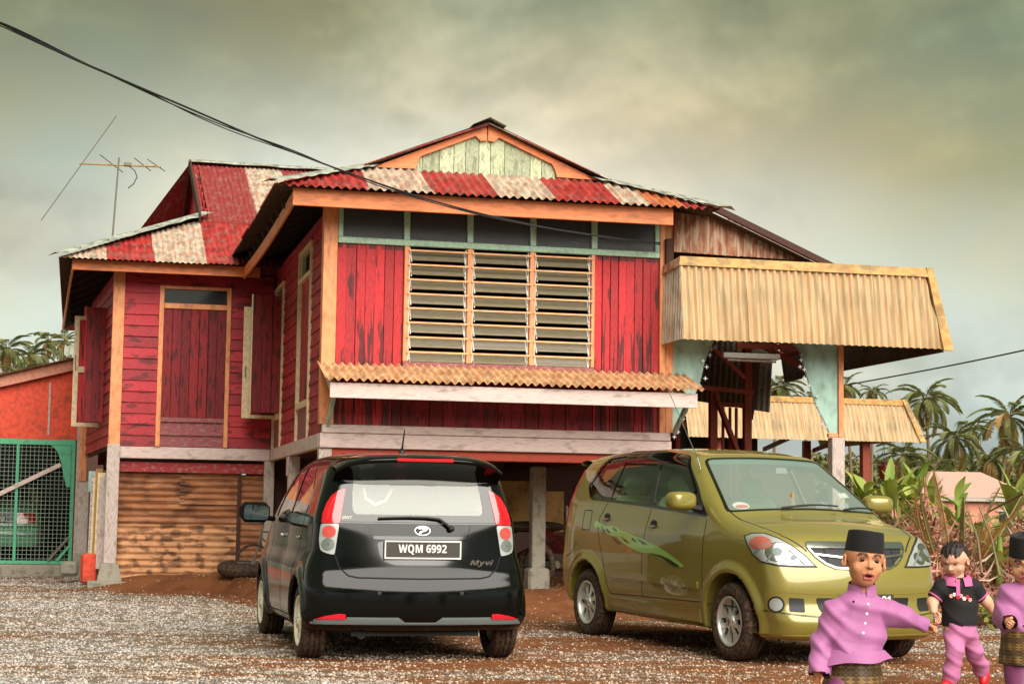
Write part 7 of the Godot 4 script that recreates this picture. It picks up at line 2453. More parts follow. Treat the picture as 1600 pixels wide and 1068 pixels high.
func boy_running() -> void:
	var base := Vector3(1.56, 0.0, -8.3)
	var P := func(x: float, y: float, z: float) -> Vector3: return Vector3(x, y, z) - base
	var o := thing("person", "boy in a purple shirt and black cap running with his left arm out", "person", base)
	var skin := Color(0.62, 0.265, 0.13)
	var hairc := Color(0.015, 0.01, 0.008)
	var H := 0.23
	var hx := Transform3D(Basis(Vector3.UP, 0.10) * Basis(Vector3.BACK, -0.09) * Basis(Vector3.RIGHT, 0.0), P.call(1.608, 0.922, -8.3))
	var b := MB.new()
	b.use_c = true
	# skin: neck, trunk, arms, legs in one surface
	var g := Fig.new()
	g.k = 0.03
	g.cap(P.call(1.603, 0.86, -8.32), P.call(1.60, 0.74, -8.33), 0.047, 0.052)
	g.cap(P.call(1.60, 0.68, -8.335), P.call(1.56, 0.46, -8.34), 0.066, 0.075, Vector3(0.9, 1, 1.2))
	g.cap(P.call(1.60, 0.71, -8.335), P.call(1.49, 0.69, -8.33), 0.036, 0.034)
	g.cap(P.call(1.60, 0.71, -8.335), P.call(1.70, 0.70, -8.335), 0.036, 0.034)
	g.cap(P.call(1.48, 0.695, -8.315), P.call(1.425, 0.56, -8.32), 0.032, 0.028)
	g.cap(P.call(1.425, 0.56, -8.32), P.call(1.392, 0.425, -8.28), 0.027, 0.022)
	g.cap(P.call(1.705, 0.70, -8.33), P.call(1.81, 0.675, -8.33), 0.032, 0.028)
	g.cap(P.call(1.81, 0.68, -8.33), P.call(1.895, 0.642, -8.37), 0.028, 0.022)
	for L in [[1.51, 0.43, -8.34, 1.475, 0.26, -8.22, 1.45, 0.05, -8.26], [1.61, 0.43, -8.34, 1.625, 0.25, -8.36, 1.68, 0.07, -8.52]]:
		g.cap(P.call(L[0], L[1], L[2]), P.call(L[3], L[4], L[5]), 0.062, 0.045)
		g.cap(P.call(L[3], L[4], L[5]), P.call(L[6], L[7], L[8]), 0.043, 0.028)
		g.cap(P.call(L[6], L[7] - 0.025, L[8] - 0.01), P.call(L[6], L[7] - 0.035, L[8] + 0.12), 0.026, 0.02)
	add_fig(b, g, Vector3(-0.35, -0.02, -0.4), Vector3(0.5, 0.95, 0.3), 0.012, skin)
	add_head(b, hx, H, skin, hairc, 0.22, 0.03)
	add_hand(b, Transform3D(aim(Vector3(-0.03, -1, 0.1), Vector3(0.75, 0, 0.6)), P.call(1.392, 0.43, -8.28)), 0.105, 0.5, skin)
	add_hand(b, Transform3D(aim(Vector3(0.85, -0.4, -0.25), Vector3(0.2, 0.5, 0.8)), P.call(1.893, 0.643, -8.37)), 0.1, 1.1, skin)
	obj("body", b, M.skin, o)
	add_eyes(o, hx, H, 0.0, 0.7)
	songkok(o, hx, H, 0.096)
	# shirt
	var S := [
		[P.call(1.60, 0.70, -8.325), P.call(1.565, 0.53, -8.325), 0.10, 0.120, Vector3(0.98, 1, 1.2), 0.505],
		[P.call(1.565, 0.56, -8.325), P.call(1.558, 0.50, -8.325), 0.120, 0.134, Vector3(0.95, 1, 1.15), 0.505],
		[P.call(1.60, 0.74, -8.325), P.call(1.485, 0.695, -8.32), 0.052, 0.05],
		[P.call(1.60, 0.745, -8.325), P.call(1.705, 0.705, -8.325), 0.052, 0.05],
		[P.call(1.475, 0.70, -8.31), P.call(1.425, 0.56, -8.32), 0.056, 0.05],
		[P.call(1.425, 0.56, -8.32), P.call(1.398, 0.435, -8.27), 0.049, 0.05],
		[P.call(1.705, 0.695, -8.33), P.call(1.80, 0.672, -8.33), 0.054, 0.046],
		[P.call(1.80, 0.672, -8.33), P.call(1.885, 0.645, -8.365), 0.046, 0.034]]
	var cut_l: Vector3 = P.call(1.396, 0.425, -8.283)
	var cut_r: Vector3 = P.call(1.89, 0.643, -8.366)
	tunic(o, "shirt", M.purple_cloth, S, Vector3(-0.30, 0.36, -0.3), Vector3(0.42, 0.85, 0.28), [[Vector3(0.5, 0.85, 0.2), 66.0, 0.5, 0.0045, Vector3(1, 0.2, 0.4)], [Vector3(-0.6, 0.7, 0.1), 45.0, 2.0, 0.004, Vector3(0.3, 1, 0.7)], [Vector3(0.9, 0.3, 0.3), 30.0, 1.0, 0.004, Vector3(0.2, 1, 0.2)]], 0.022, 0.008, func(p: Vector3):
		if (p - cut_l).dot(Vector3(-0.12, -0.95, 0.3)) > 0.012: return true
		if (p - cut_r).dot(Vector3(0.9, -0.3, -0.3)) > 0.01: return true
		return false)
	# flared hem
	var hm := MB.new()
	hm.grid(56, 6, func(a: int, j: int):
		var an := TAU * a / 56.0
		var t := j / 6.0
		var r := 0.134 + 0.034 * t + 0.008 * sin(an * 5.0 + 1.0) * t
		return Vector3(0.004 + r * cos(an) * 1.0, 0.53 - 0.06 * t + 0.018 * cos(an - 0.4) * t + 0.006 * sin(an * 4.0) * t, -0.025 + r * 0.88 * sin(an)), true)
	obj("shirt_hem", hm, M.purple_cloth, o)
	# stand collar, placket and buttons
	var cl := MB.new()
	cl.grid(32, 4, func(a: int, j: int):
		var an := lerpf(PI / 2 + 0.16, PI / 2 + TAU - 0.16, a / 32.0)
		var t := j / 4.0
		var r := 0.068 - 0.008 * t
		return P.call(1.601, 0.775, -8.328) + Vector3(r * cos(an), 0.05 * t - 0.012 * sin(an), r * 0.95 * sin(an)))
	obj("collar", cl, M.purple_cloth, o)
	var bt := MB.new()
	for k in 4:
		bt.ball(P.call(1.607 - k * 0.009, 0.735 - k * 0.042, -8.205 - 0.012 * float(k == 0) + 0.004 * k), Vector3(0.007, 0.007, 0.004), 8, 5)
	obj("buttons", bt, M.button, o).set_meta("kind", "stuff")
	skirt_wrap(o, P.call(1.562, 0.535, -8.33), 0.26, Vector2(0.115, 0.10), Vector2(0.15, 0.13), Vector3(-0.01, 0, 0.0))
	tunic(o, "trousers", M.purple_trousers, [[P.call(1.51, 0.43, -8.34), P.call(1.475, 0.26, -8.22), 0.075, 0.06], [P.call(1.475, 0.26, -8.22), P.call(1.45, 0.1, -8.26), 0.058, 0.05], [P.call(1.61, 0.43, -8.34), P.call(1.625, 0.25, -8.36), 0.075, 0.06], [P.call(1.625, 0.25, -8.36), P.call(1.67, 0.12, -8.48), 0.058, 0.05]], Vector3(-0.25, 0.03, -0.35), Vector3(0.25, 0.55, 0.25), [[Vector3(0.2, 1, 0.2), 50.0, 0.0, 0.003, Vector3(1, 0, 0)]], 0.02, 0.014)

func toddler() -> void:
	var base := Vector3(3.02, 0.0, -12.3)
	var P := func(x: float, y: float, z: float) -> Vector3: return Vector3(x, y, z) - base
	var o := thing("person", "toddler in a black top and pink trousers walking beside the green car", "person", base)
	var skin := Color(0.72, 0.38, 0.25)
	var hairc := Color(0.03, 0.016, 0.01)
	var H := 0.225
	var hx := Transform3D(Basis(Vector3.UP, -0.62) * Basis(Vector3.RIGHT, 0.42), P.call(2.987, 0.86, -12.3))
	var b := MB.new()
	b.use_c = true
	var g := Fig.new()
	g.k = 0.03
	g.cap(P.call(3.0, 0.80, -12.31), P.call(3.01, 0.70, -12.32), 0.045, 0.05)
	g.cap(P.call(3.01, 0.66, -12.32), P.call(3.025, 0.42, -12.32), 0.085, 0.09, Vector3(0.9, 1, 1.1))
	g.cap(P.call(3.01, 0.68, -12.32), P.call(2.90, 0.675, -12.31), 0.045, 0.04)
	g.cap(P.call(3.01, 0.68, -12.32), P.call(3.12, 0.68, -12.32), 0.045, 0.04)
	g.cap(P.call(2.895, 0.675, -12.31), P.call(2.838, 0.585, -12.30), 0.038, 0.034)
	g.cap(P.call(2.838, 0.585, -12.30), P.call(2.832, 0.525, -12.24), 0.034, 0.024)
	g.cap(P.call(3.125, 0.68, -12.32), P.call(3.21, 0.59, -12.35), 0.038, 0.034)
	g.cap(P.call(3.21, 0.59, -12.35), P.call(3.285, 0.50, -12.38), 0.033, 0.024)
	for L in [[2.985, 0.42, -12.32, 2.965, 0.26, -12.24, 2.94, 0.09, -12.28], [3.065, 0.42, -12.32, 3.125, 0.26, -12.36, 3.215, 0.13, -12.48]]:
		g.cap(P.call(L[0], L[1], L[2]), P.call(L[3], L[4], L[5]), 0.062, 0.045)
		g.cap(P.call(L[3], L[4], L[5]), P.call(L[6], L[7], L[8]), 0.043, 0.03)
	add_fig(b, g, Vector3(-0.3, 0.02, -0.35), Vector3(0.4, 0.9, 0.25), 0.012, skin)
	add_head(b, hx, H, skin, hairc, 0.9, 0.0, 0.7)
	add_hand(b, Transform3D(aim(Vector3(0.35, -0.85, 0.3), Vector3(0.7, 0.3, 0.5)), P.call(2.832, 0.527, -12.24)), 0.1, 0.25, skin)
	add_hand(b, Transform3D(aim(Vector3(0.55, -0.8, -0.2), Vector3(-0.4, -0.1, 0.8)), P.call(3.286, 0.50, -12.38)), 0.095, 0.5, skin)
	obj("body", b, M.skin, o)
	add_eyes(o, hx, H, 0.035, 0.4)
	# thin fine hair: a shell over the skull, ragged at the edge
	var hg := Fig.new()
	hg.ell(Vector3(0, 0.14, -0.06), Vector3(0.41, 0.405, 0.46))
	hg.folds = [[Vector3(1, 0.3, 0.2), 45.0, 0.0, 0.008, Vector3(0, 1, 1)], [Vector3(0.2, 0.5, 1), 70.0, 1.0, 0.005, Vector3(1, 0, 1)]]
	var hb := MB.new()
	nets(hb, hg.f, Vector3(-0.5, -0.4, -0.6), Vector3(0.5, 0.6, 0.5), 0.025, false, func(p: Vector3):
		var edge := 0.27 + 0.06 * sin(p.x * 21.0) + 0.03 * sin(p.x * 57.0)
		if p.z > 0.0: return p.y < edge + 0.10 * p.z
		return p.y < lerpf(edge, -0.16, smoothstep(0.02, -0.22, p.z)) + 0.02 * sin(p.z * 60.0))
	for q in hb.v.size():
		hb.v[q] = hx * (hb.v[q] * H); hb.n[q] = hx.basis * hb.n[q]
	var ho := obj("hair", hb, M.hair, o)
	var wis := MB.new()
	for k in 60:
		var a := rng.randf() * TAU
		var t := rng.randf_range(0.1, 1.1)
		var p := Vector3(sin(t) * cos(a) * 0.42, 0.14 + cos(t) * 0.41, -0.06 + sin(t) * sin(a) * 0.46)
		if p.y < 0.3: continue
		var d := (p - Vector3(0, 0.1, -0.05)).normalized()
		wis.tube([hx * (p * H), hx * ((p + d * 0.05 + Vector3(rng.randf_range(-0.05, 0.05), 0.02, -0.04)) * H)], 0.002, 0.0006, 4, false)
	obj("stray_hair", wis, M.hair, ho).set_meta("kind", "stuff")
	# black top with puffed sleeves
	tunic(o, "top", M.black_jersey, [[P.call(3.01, 0.66, -12.32), P.call(3.025, 0.47, -12.32), 0.102, 0.112, Vector3(0.92, 1, 1.1)], [P.call(3.01, 0.70, -12.32), P.call(2.92, 0.68, -12.315), 0.055, 0.052], [P.call(3.01, 0.70, -12.32), P.call(3.11, 0.685, -12.32), 0.055, 0.052], [P.call(2.905, 0.68, -12.31), P.call(2.868, 0.635, -12.31), 0.058, 0.053], [P.call(3.115, 0.68, -12.32), P.call(3.158, 0.64, -12.335), 0.058, 0.053]], Vector3(-0.3, 0.36, -0.25), Vector3(0.3, 0.8, 0.22), [[Vector3(0.4, 0.9, 0.2), 55.0, 0.5, 0.0025, Vector3(1, 0.2, 0.4)]], 0.03, 0.009, func(p: Vector3):
		return p.y < 0.432 + 0.006 * sin(p.x * 20.0))
	var cu := MB.new()
	cu.tube(_ring(P.call(2.858, 0.617, -12.308), Vector3(-0.6, -0.8, 0.05), 0.05), 0.007, 0.007, 6, false)
	cu.tube(_ring(P.call(3.172, 0.622, -12.338), Vector3(0.65, -0.75, -0.1), 0.05), 0.007, 0.007, 6, false)
	obj("cuff_piping", cu, M.pink_cloth, o)
	# wide pink collar
	var cl := MB.new()
	cl.grid(36, 5, func(a: int, j: int):
		var an := lerpf(PI / 2 + 0.25, PI / 2 + TAU - 0.25, a / 36.0)
		var t := j / 5.0
		var back := clampf(-sin(an), 0.0, 1.0)
		var r := 0.06 + 0.05 * t
		return P.call(3.008, 0.765, -12.318) + Vector3(r * cos(an) * 1.05, -0.055 * t + 0.02 * sin(PI * t) + 0.012 * back - 0.018 * clampf(sin(an), 0, 1), r * sin(an) * 0.95))
	obj("collar", cl, M.pink_cloth, o)
	var pk := MB.new()
	pk.prism(v2([-0.014, 0.74, 0.014, 0.74, 0.012, 0.63, -0.012, 0.63]), func(p): return P.call(2.99 + p.x, p.y, -12.318 + 0.098 - (p.y - 0.63) * 0.12), Vector3(0, 0, 0.006))
	obj("placket", pk, M.pink_cloth, o)
	# flower print across the chest
	for k in 7:
		var fx := -0.062 + k * 0.021
		var fb := MB.new()
		var yy := 0.628 - 0.004 * k + 0.014 * (k % 2)
		var zz := 0.096 - fx * fx * 3.2
		for q in 5:
			var an := TAU * q / 5.0 + k
			fb.ball(Vector3(fx + 0.008 * cos(an) - 0.012, yy + 0.008 * sin(an), zz - 0.018), Vector3(0.0065, 0.0065, 0.004), 6, 4)
		obj("flower_print", fb, [M.flower_print, M.white_cloth, M.red_shoe][k % 3], o)
	tunic(o, "trousers", M.pink_trousers, [[P.call(3.02, 0.46, -12.32), P.call(3.02, 0.40, -12.32), 0.098, 0.10], [P.call(2.985, 0.40, -12.32), P.call(2.968, 0.25, -12.24), 0.07, 0.056], [P.call(2.968, 0.25, -12.24), P.call(2.945, 0.085, -12.27), 0.053, 0.056], [P.call(3.065, 0.40, -12.32), P.call(3.125, 0.26, -12.36), 0.07, 0.056], [P.call(3.125, 0.26, -12.36), P.call(3.2, 0.14, -12.47), 0.053, 0.056]], Vector3(-0.25, 0.0, -0.35), Vector3(0.32, 0.6, 0.25), [[Vector3(0.2, 1, 0.3), 60.0, 0.0, 0.004, Vector3(1, 0, 0.4)], [Vector3(-0.5, 0.8, 0.2), 38.0, 1.0, 0.003, Vector3(1, 0.3, 0)]], 0.02, 0.01, func(p: Vector3):
		return p.y > 0.452 or p.y < 0.045)
	for s in [[2.935, 0.03, -12.26, 0.05, -0.7], [3.235, 0.09, -12.5, 0.9, -0.5]]:
		var sb := MB.new()
		var tr := Transform3D(Basis(Vector3.UP, s[4]) * Basis(Vector3.RIGHT, s[3]), P.call(s[0], s[1], s[2]))
		sb.grid(16, 10, func(a: int, j: int):
			var an := TAU * a / 16.0
			var t := PI * j / 10.0
			return tr * Vector3(sin(t) * cos(an) * 0.036, clampf(sin(t) * sin(an) * 0.042, -0.026, 1.0) + 0.012, -cos(t) * 0.078 + 0.02))
		obj("shoe", sb, M.red_shoe, o)

func _ring(c: Vector3, ax: Vector3, r: float) -> Array:
	var u := ax.cross(Vector3.FORWARD).normalized()
	var w := ax.normalized().cross(u)
	var p := []
	for k in 25: p.append(c + (u * cos(TAU * k / 24) + w * sin(TAU * k / 24)) * r)
	return p

func boy_at_edge() -> void:
	var base := Vector3(2.62, 0.0, -9.3)
	var P := func(x: float, y: float, z: float) -> Vector3: return Vector3(x, y, z) - base
	var o := thing("person", "boy in purple with a black cap and brown wrap, looking down, half out of view", "person", base)
	var skin := Color(0.66, 0.31, 0.18)
	var H := 0.225
	var hx := Transform3D(Basis(Vector3.UP, -0.35) * Basis(Vector3.RIGHT, 0.22), P.call(2.622, 0.905, -9.3))
	var b := MB.new()
	b.use_c = true
	var g := Fig.new()
	g.k = 0.03
	g.cap(P.call(2.63, 0.85, -9.32), P.call(2.635, 0.75, -9.33), 0.046, 0.052)
	g.cap(P.call(2.64, 0.70, -9.33), P.call(2.625, 0.47, -9.33), 0.085, 0.085, Vector3(0.85, 1, 1.2))
	g.cap(P.call(2.64, 0.74, -9.33), P.call(2.54, 0.735, -9.32), 0.045, 0.042)
	g.cap(P.call(2.64, 0.74, -9.33), P.call(2.75, 0.735, -9.32), 0.045, 0.042)
	g.cap(P.call(2.535, 0.735, -9.32), P.call(2.512, 0.645, -9.32), 0.036, 0.03)
	g.cap(P.call(2.512, 0.645, -9.32), P.call(2.505, 0.615, -9.21), 0.029, 0.023)
	g.cap(P.call(2.755, 0.735, -9.32), P.call(2.815, 0.60, -9.32), 0.036, 0.03)
	g.cap(P.call(2.815, 0.60, -9.32), P.call(2.798, 0.49, -9.25), 0.029, 0.022)
	for L in [[2.58, 0.45, -9.33, 2.57, 0.26, -9.28, 2.565, 0.05, -9.32], [2.67, 0.45, -9.33, 2.675, 0.26, -9.32, 2.70, 0.05, -9.40]]:
		g.cap(P.call(L[0], L[1], L[2]), P.call(L[3], L[4], L[5]), 0.062, 0.045)
		g.cap(P.call(L[3], L[4], L[5]), P.call(L[6], L[7], L[8]), 0.043, 0.028)
		g.cap(P.call(L[6], L[7] - 0.025, L[8] - 0.01), P.call(L[6], L[7] - 0.035, L[8] + 0.12), 0.026, 0.02)
	add_fig(b, g, Vector3(-0.3, -0.02, -0.3), Vector3(0.35, 0.95, 0.3), 0.012, skin)
	add_head(b, hx, H, skin, Color(0.015, 0.01, 0.008), 0.22, 0.0)
	add_hand(b, Transform3D(aim(Vector3(0.1, -0.35, 0.9), Vector3(0.5, 0.8, 0.1)), P.call(2.505, 0.617, -9.215)), 0.105, 1.15, skin)
	add_hand(b, Transform3D(aim(Vector3(-0.1, -0.9, 0.3), Vector3(-0.3, 0, 0.9)), P.call(2.798, 0.49, -9.25)), 0.105, 0.6, skin)
	obj("body", b, M.skin, o)
	add_eyes(o, hx, H, 0.03, 0.6)
	songkok(o, hx, H, 0.105)
	var cw: Vector3 = P.call(2.505, 0.612, -9.215)
	var c2: Vector3 = P.call(2.80, 0.50, -9.26)
	tunic(o, "shirt", M.purple_cloth, [[P.call(2.64, 0.71, -9.325), P.call(2.625, 0.58, -9.325), 0.112, 0.122, Vector3(0.95, 1, 1.2)], [P.call(2.64, 0.755, -9.325), P.call(2.545, 0.745, -9.32), 0.058, 0.056], [P.call(2.64, 0.755, -9.325), P.call(2.745, 0.745, -9.32), 0.058, 0.056], [P.call(2.54, 0.735, -9.32), P.call(2.513, 0.65, -9.315), 0.06, 0.052], [P.call(2.513, 0.65, -9.315), P.call(2.505, 0.62, -9.225), 0.052, 0.045], [P.call(2.75, 0.735, -9.32), P.call(2.815, 0.605, -9.32), 0.06, 0.05], [P.call(2.815, 0.605, -9.32), P.call(2.80, 0.50, -9.26), 0.05, 0.045]], Vector3(-0.28, 0.42, -0.28), Vector3(0.32, 0.85, 0.25), [[Vector3(0.5, 0.85, 0.2), 60.0, 0.5, 0.0035, Vector3(1, 0.2, 0.4)], [Vector3(-0.55, 0.75, 0.1), 41.0, 2.0, 0.003, Vector3(0.3, 1, 0.7)]], 0.04, 0.01, func(p: Vector3):
		if (p - cw).dot(Vector3(0.05, -0.3, 0.95)) > 0.012 and p.x < 0.0: return true
		return (p - c2).dot(Vector3(-0.1, -0.9, 0.3)) > 0.01 and p.x > 0.12)
	var cl := MB.new()
	cl.grid(32, 4, func(a: int, j: int):
		var an := lerpf(PI / 2 + 0.16, PI / 2 + TAU - 0.16, a / 32.0)
		var t := j / 4.0
		var r := 0.068 - 0.008 * t
		return P.call(2.635, 0.785, -9.328) + Vector3(r * cos(an), 0.045 * t - 0.012 * sin(an), r * 0.95 * sin(an)))
	obj("collar", cl, M.purple_cloth, o)
	skirt_wrap(o, P.call(2.628, 0.60, -9.33), 0.20, Vector2(0.128, 0.11), Vector2(0.135, 0.12), Vector3(0.0, 0, 0.0), 0.7)
	tunic(o, "trousers", M.purple_trousers, [[P.call(2.58, 0.45, -9.33), P.call(2.572, 0.26, -9.28), 0.075, 0.062], [P.call(2.572, 0.26, -9.28), P.call(2.565, 0.08, -9.31), 0.06, 0.055], [P.call(2.67, 0.45, -9.33), P.call(2.675, 0.26, -9.32), 0.075, 0.062], [P.call(2.675, 0.26, -9.32), P.call(2.70, 0.08, -9.39), 0.06, 0.055]], Vector3(-0.25, 0.02, -0.3), Vector3(0.28, 0.55, 0.25), [[Vector3(1, 0.15, 0.2), 55.0, 0.0, 0.003, Vector3(0, 1, 0)]], 0.02, 0.012)
# a long leaf: a folded strip that bends down along its length
func blade(b: MB, p0: Vector3, dir: Vector3, len: float, w: float, droop: float, n := 6, fold := 0.25, c := Color.WHITE) -> void:
	var side := dir.cross(Vector3.UP)
	if side.length() < 0.05: side = Vector3.RIGHT
	side = side.normalized()
	b.col = c
	var p := p0
	var d := dir.normalized()
	var pts := []
	for k in n + 1:
		pts.append([p, d])
		d = (d + Vector3.DOWN * droop / n).normalized()
		p += d * len / n
	b.grid(2, n, func(i: int, j: int):
		var t := j / float(n)
		var ww := w * 0.5 * sin(PI * clampf(0.06 + 0.94 * t, 0, 1)) * (1.0 if t < 0.5 else 1.0)
		var up := side.cross(pts[j][1]).normalized()
		return pts[j][0] + side * (i - 1) * ww + up * absf(i - 1) * ww * fold)

func frond(len: float, droop: float, leaf: float, w: float, n: int, seed_: int, c: Color, hang := 0.5, spread := 0.85) -> ArrayMesh:
	var r := RandomNumberGenerator.new()
	r.seed = seed_
	var b := MB.new()
	b.use_c = true
	var p := Vector3.ZERO
	var d := Vector3(1, 0, 0)
	var path := [p]
	var dirs := [d]
	for k in 10:
		d = (d + Vector3.DOWN * droop * (k + 2) / 60.0).normalized()
		p += d * len / 10.0
		path.append(p); dirs.append(d)
	b.col = c.lerp(Color(0.3, 0.2, 0.06), 0.5)
	b.tube(path, len * 0.012, len * 0.003, 5, false)
	for k in n:
		var t := 0.16 + 0.84 * k / float(n)
		var f := t * 10.0
		var i := mini(int(f), 9)
		var q: Vector3 = path[i].lerp(path[i + 1], f - i)
		var dd: Vector3 = dirs[i]
		var l := leaf * sin(PI * clampf(0.12 + 0.83 * t, 0, 1)) * r.randf_range(0.8, 1.1)
		for s in [-1.0, 1.0]:
			var side := Vector3(0, 0, s)
			var ld := (dd * (0.55 + 0.4 * t) + side * spread + Vector3.DOWN * hang * r.randf_range(0.6, 1.3) + Vector3.UP * 0.25).normalized()
			var up := ld.cross(dd).normalized() * w * 0.5
			var e := q + ld * l * 0.6 + Vector3.DOWN * l * 0.04 * hang
			var e2 := q + ld * l * 0.92 + Vector3.DOWN * l * 0.3 * hang
			b.col = c * r.randf_range(0.75, 1.25)
			var k0 := b.v.size()
			var nn := up.cross(ld).normalized()
			for v in [q - up * 0.5, q + up * 0.5, e - up, e + up, e2]: b.vert(v, nn)
			b.i.append_array(PackedInt32Array([k0, k0 + 2, k0 + 1, k0 + 1, k0 + 2, k0 + 3, k0 + 2, k0 + 4, k0 + 3]))
	return b.mesh()

var fronds := []

func palm(label: String, at: Vector3, h: float, R: float, seed_: int, lean: Vector3, n := 20, dry := 0.15, group := "") -> void:
	var r := RandomNumberGenerator.new()
	r.seed = seed_
	var o := thing("coconut_palm", label, "palm", at, 0.0, group)
	var path := []
	for k in 9:
		var t := k / 8.0
		path.append(Vector3(lean.x * t * t, h * t, lean.z * t * t))
	var tb := MB.new()
	tb.tube(path, 0.2, 0.11, 8)
	obj("trunk", tb, M.palm_trunk, o)
	var top: Vector3 = path[8]
	for k in n:
		var el := lerpf(1.35, -0.65, pow(k / float(n - 1), 0.85)) + r.randf_range(-0.12, 0.12)
		var az := k * 2.39996 + r.randf_range(-0.2, 0.2)
		var old := el < -0.25 and r.randf() < 0.7 or r.randf() < dry * 0.3
		var m: ArrayMesh = fronds[(3 if old else 0) + r.randi_range(0, 2)]
		var f := obj("frond", m, M.leaf, o)
		var s := R / 3.0 * r.randf_range(0.85, 1.1)
		f.transform = Transform3D((Basis(Vector3.UP, az) * Basis(Vector3.BACK, el)).scaled(Vector3(s, s, s)), top)
	var cb := MB.new()
	for k in 7:
		var a := k * 1.7
		cb.ball(top + Vector3(0.28 * cos(a), -0.3 - 0.1 * (k % 3), 0.28 * sin(a)), Vector3(0.14, 0.16, 0.14), 7, 5)
	obj("coconuts", cb, M.coconut, o).set_meta("kind", "stuff")

func leaf_clump(b: MB, r: RandomNumberGenerator, cn: Vector3, rad: Vector3, n: int, l: float, cols: Array) -> void:
	for k in n:
		var p := Vector3(r.randfn(), r.randfn(), r.randfn()).normalized() * pow(r.randf(), 0.45)
		p = cn + p * rad
		var d := (Vector3(r.randfn(), r.randfn() * 0.7 + 0.1, r.randfn())).normalized()
		var s := d.cross(Vector3(r.randfn(), r.randfn(), r.randfn())).normalized() * l * 0.3
		b.col = cols[r.randi_range(0, cols.size() - 1)] * r.randf_range(0.7, 1.3)
		var nn := d.cross(s).normalized()
		if nn.y < 0:
			nn = -nn
			s = -s
		var k0 := b.v.size()
		var ll := l * r.randf_range(0.7, 1.3)
		for v in [p, p + d * ll * 0.45 + s, p + d * ll, p + d * ll * 0.45 - s]: b.vert(v, nn)
		b.i.append_array(PackedInt32Array([k0, k0 + 1, k0 + 2, k0, k0 + 2, k0 + 3]))

func broad_tree(label: String, at: Vector3, h: float, R: float, seed_: int, cols: Array, n := 2600, leaf := 0.55, group := "") -> void:
	var r := RandomNumberGenerator.new()
	r.seed = seed_
	var o := thing("broadleaf_tree", label, "tree", at, 0.0, group)
	var tb := MB.new()
	tb.tube([Vector3.ZERO, Vector3(0.1, h * 0.3, 0), Vector3(-0.1, h * 0.62, 0.1)], R * 0.09, R * 0.04, 7)
	var cb := MB.new()
	cb.use_c = true
	for k in 11:
		var a := k * 2.4
		var rr := R * 0.62 * sqrt(r.randf())
		var c := Vector3(cos(a) * rr, h * (0.62 + 0.30 * r.randf()) - rr * 0.25, sin(a) * rr)
		tb.tube([Vector3(-0.05, h * 0.42, 0.05), c], R * 0.035, R * 0.01, 5)
		leaf_clump(cb, r, c, Vector3(R * 0.44, R * 0.34, R * 0.44) * r.randf_range(0.75, 1.2), n / 11, leaf, cols)
	obj("trunk", tb, M.palm_trunk, o)
	obj("crown", cb, M.leaf, o).set_meta("kind", "stuff")

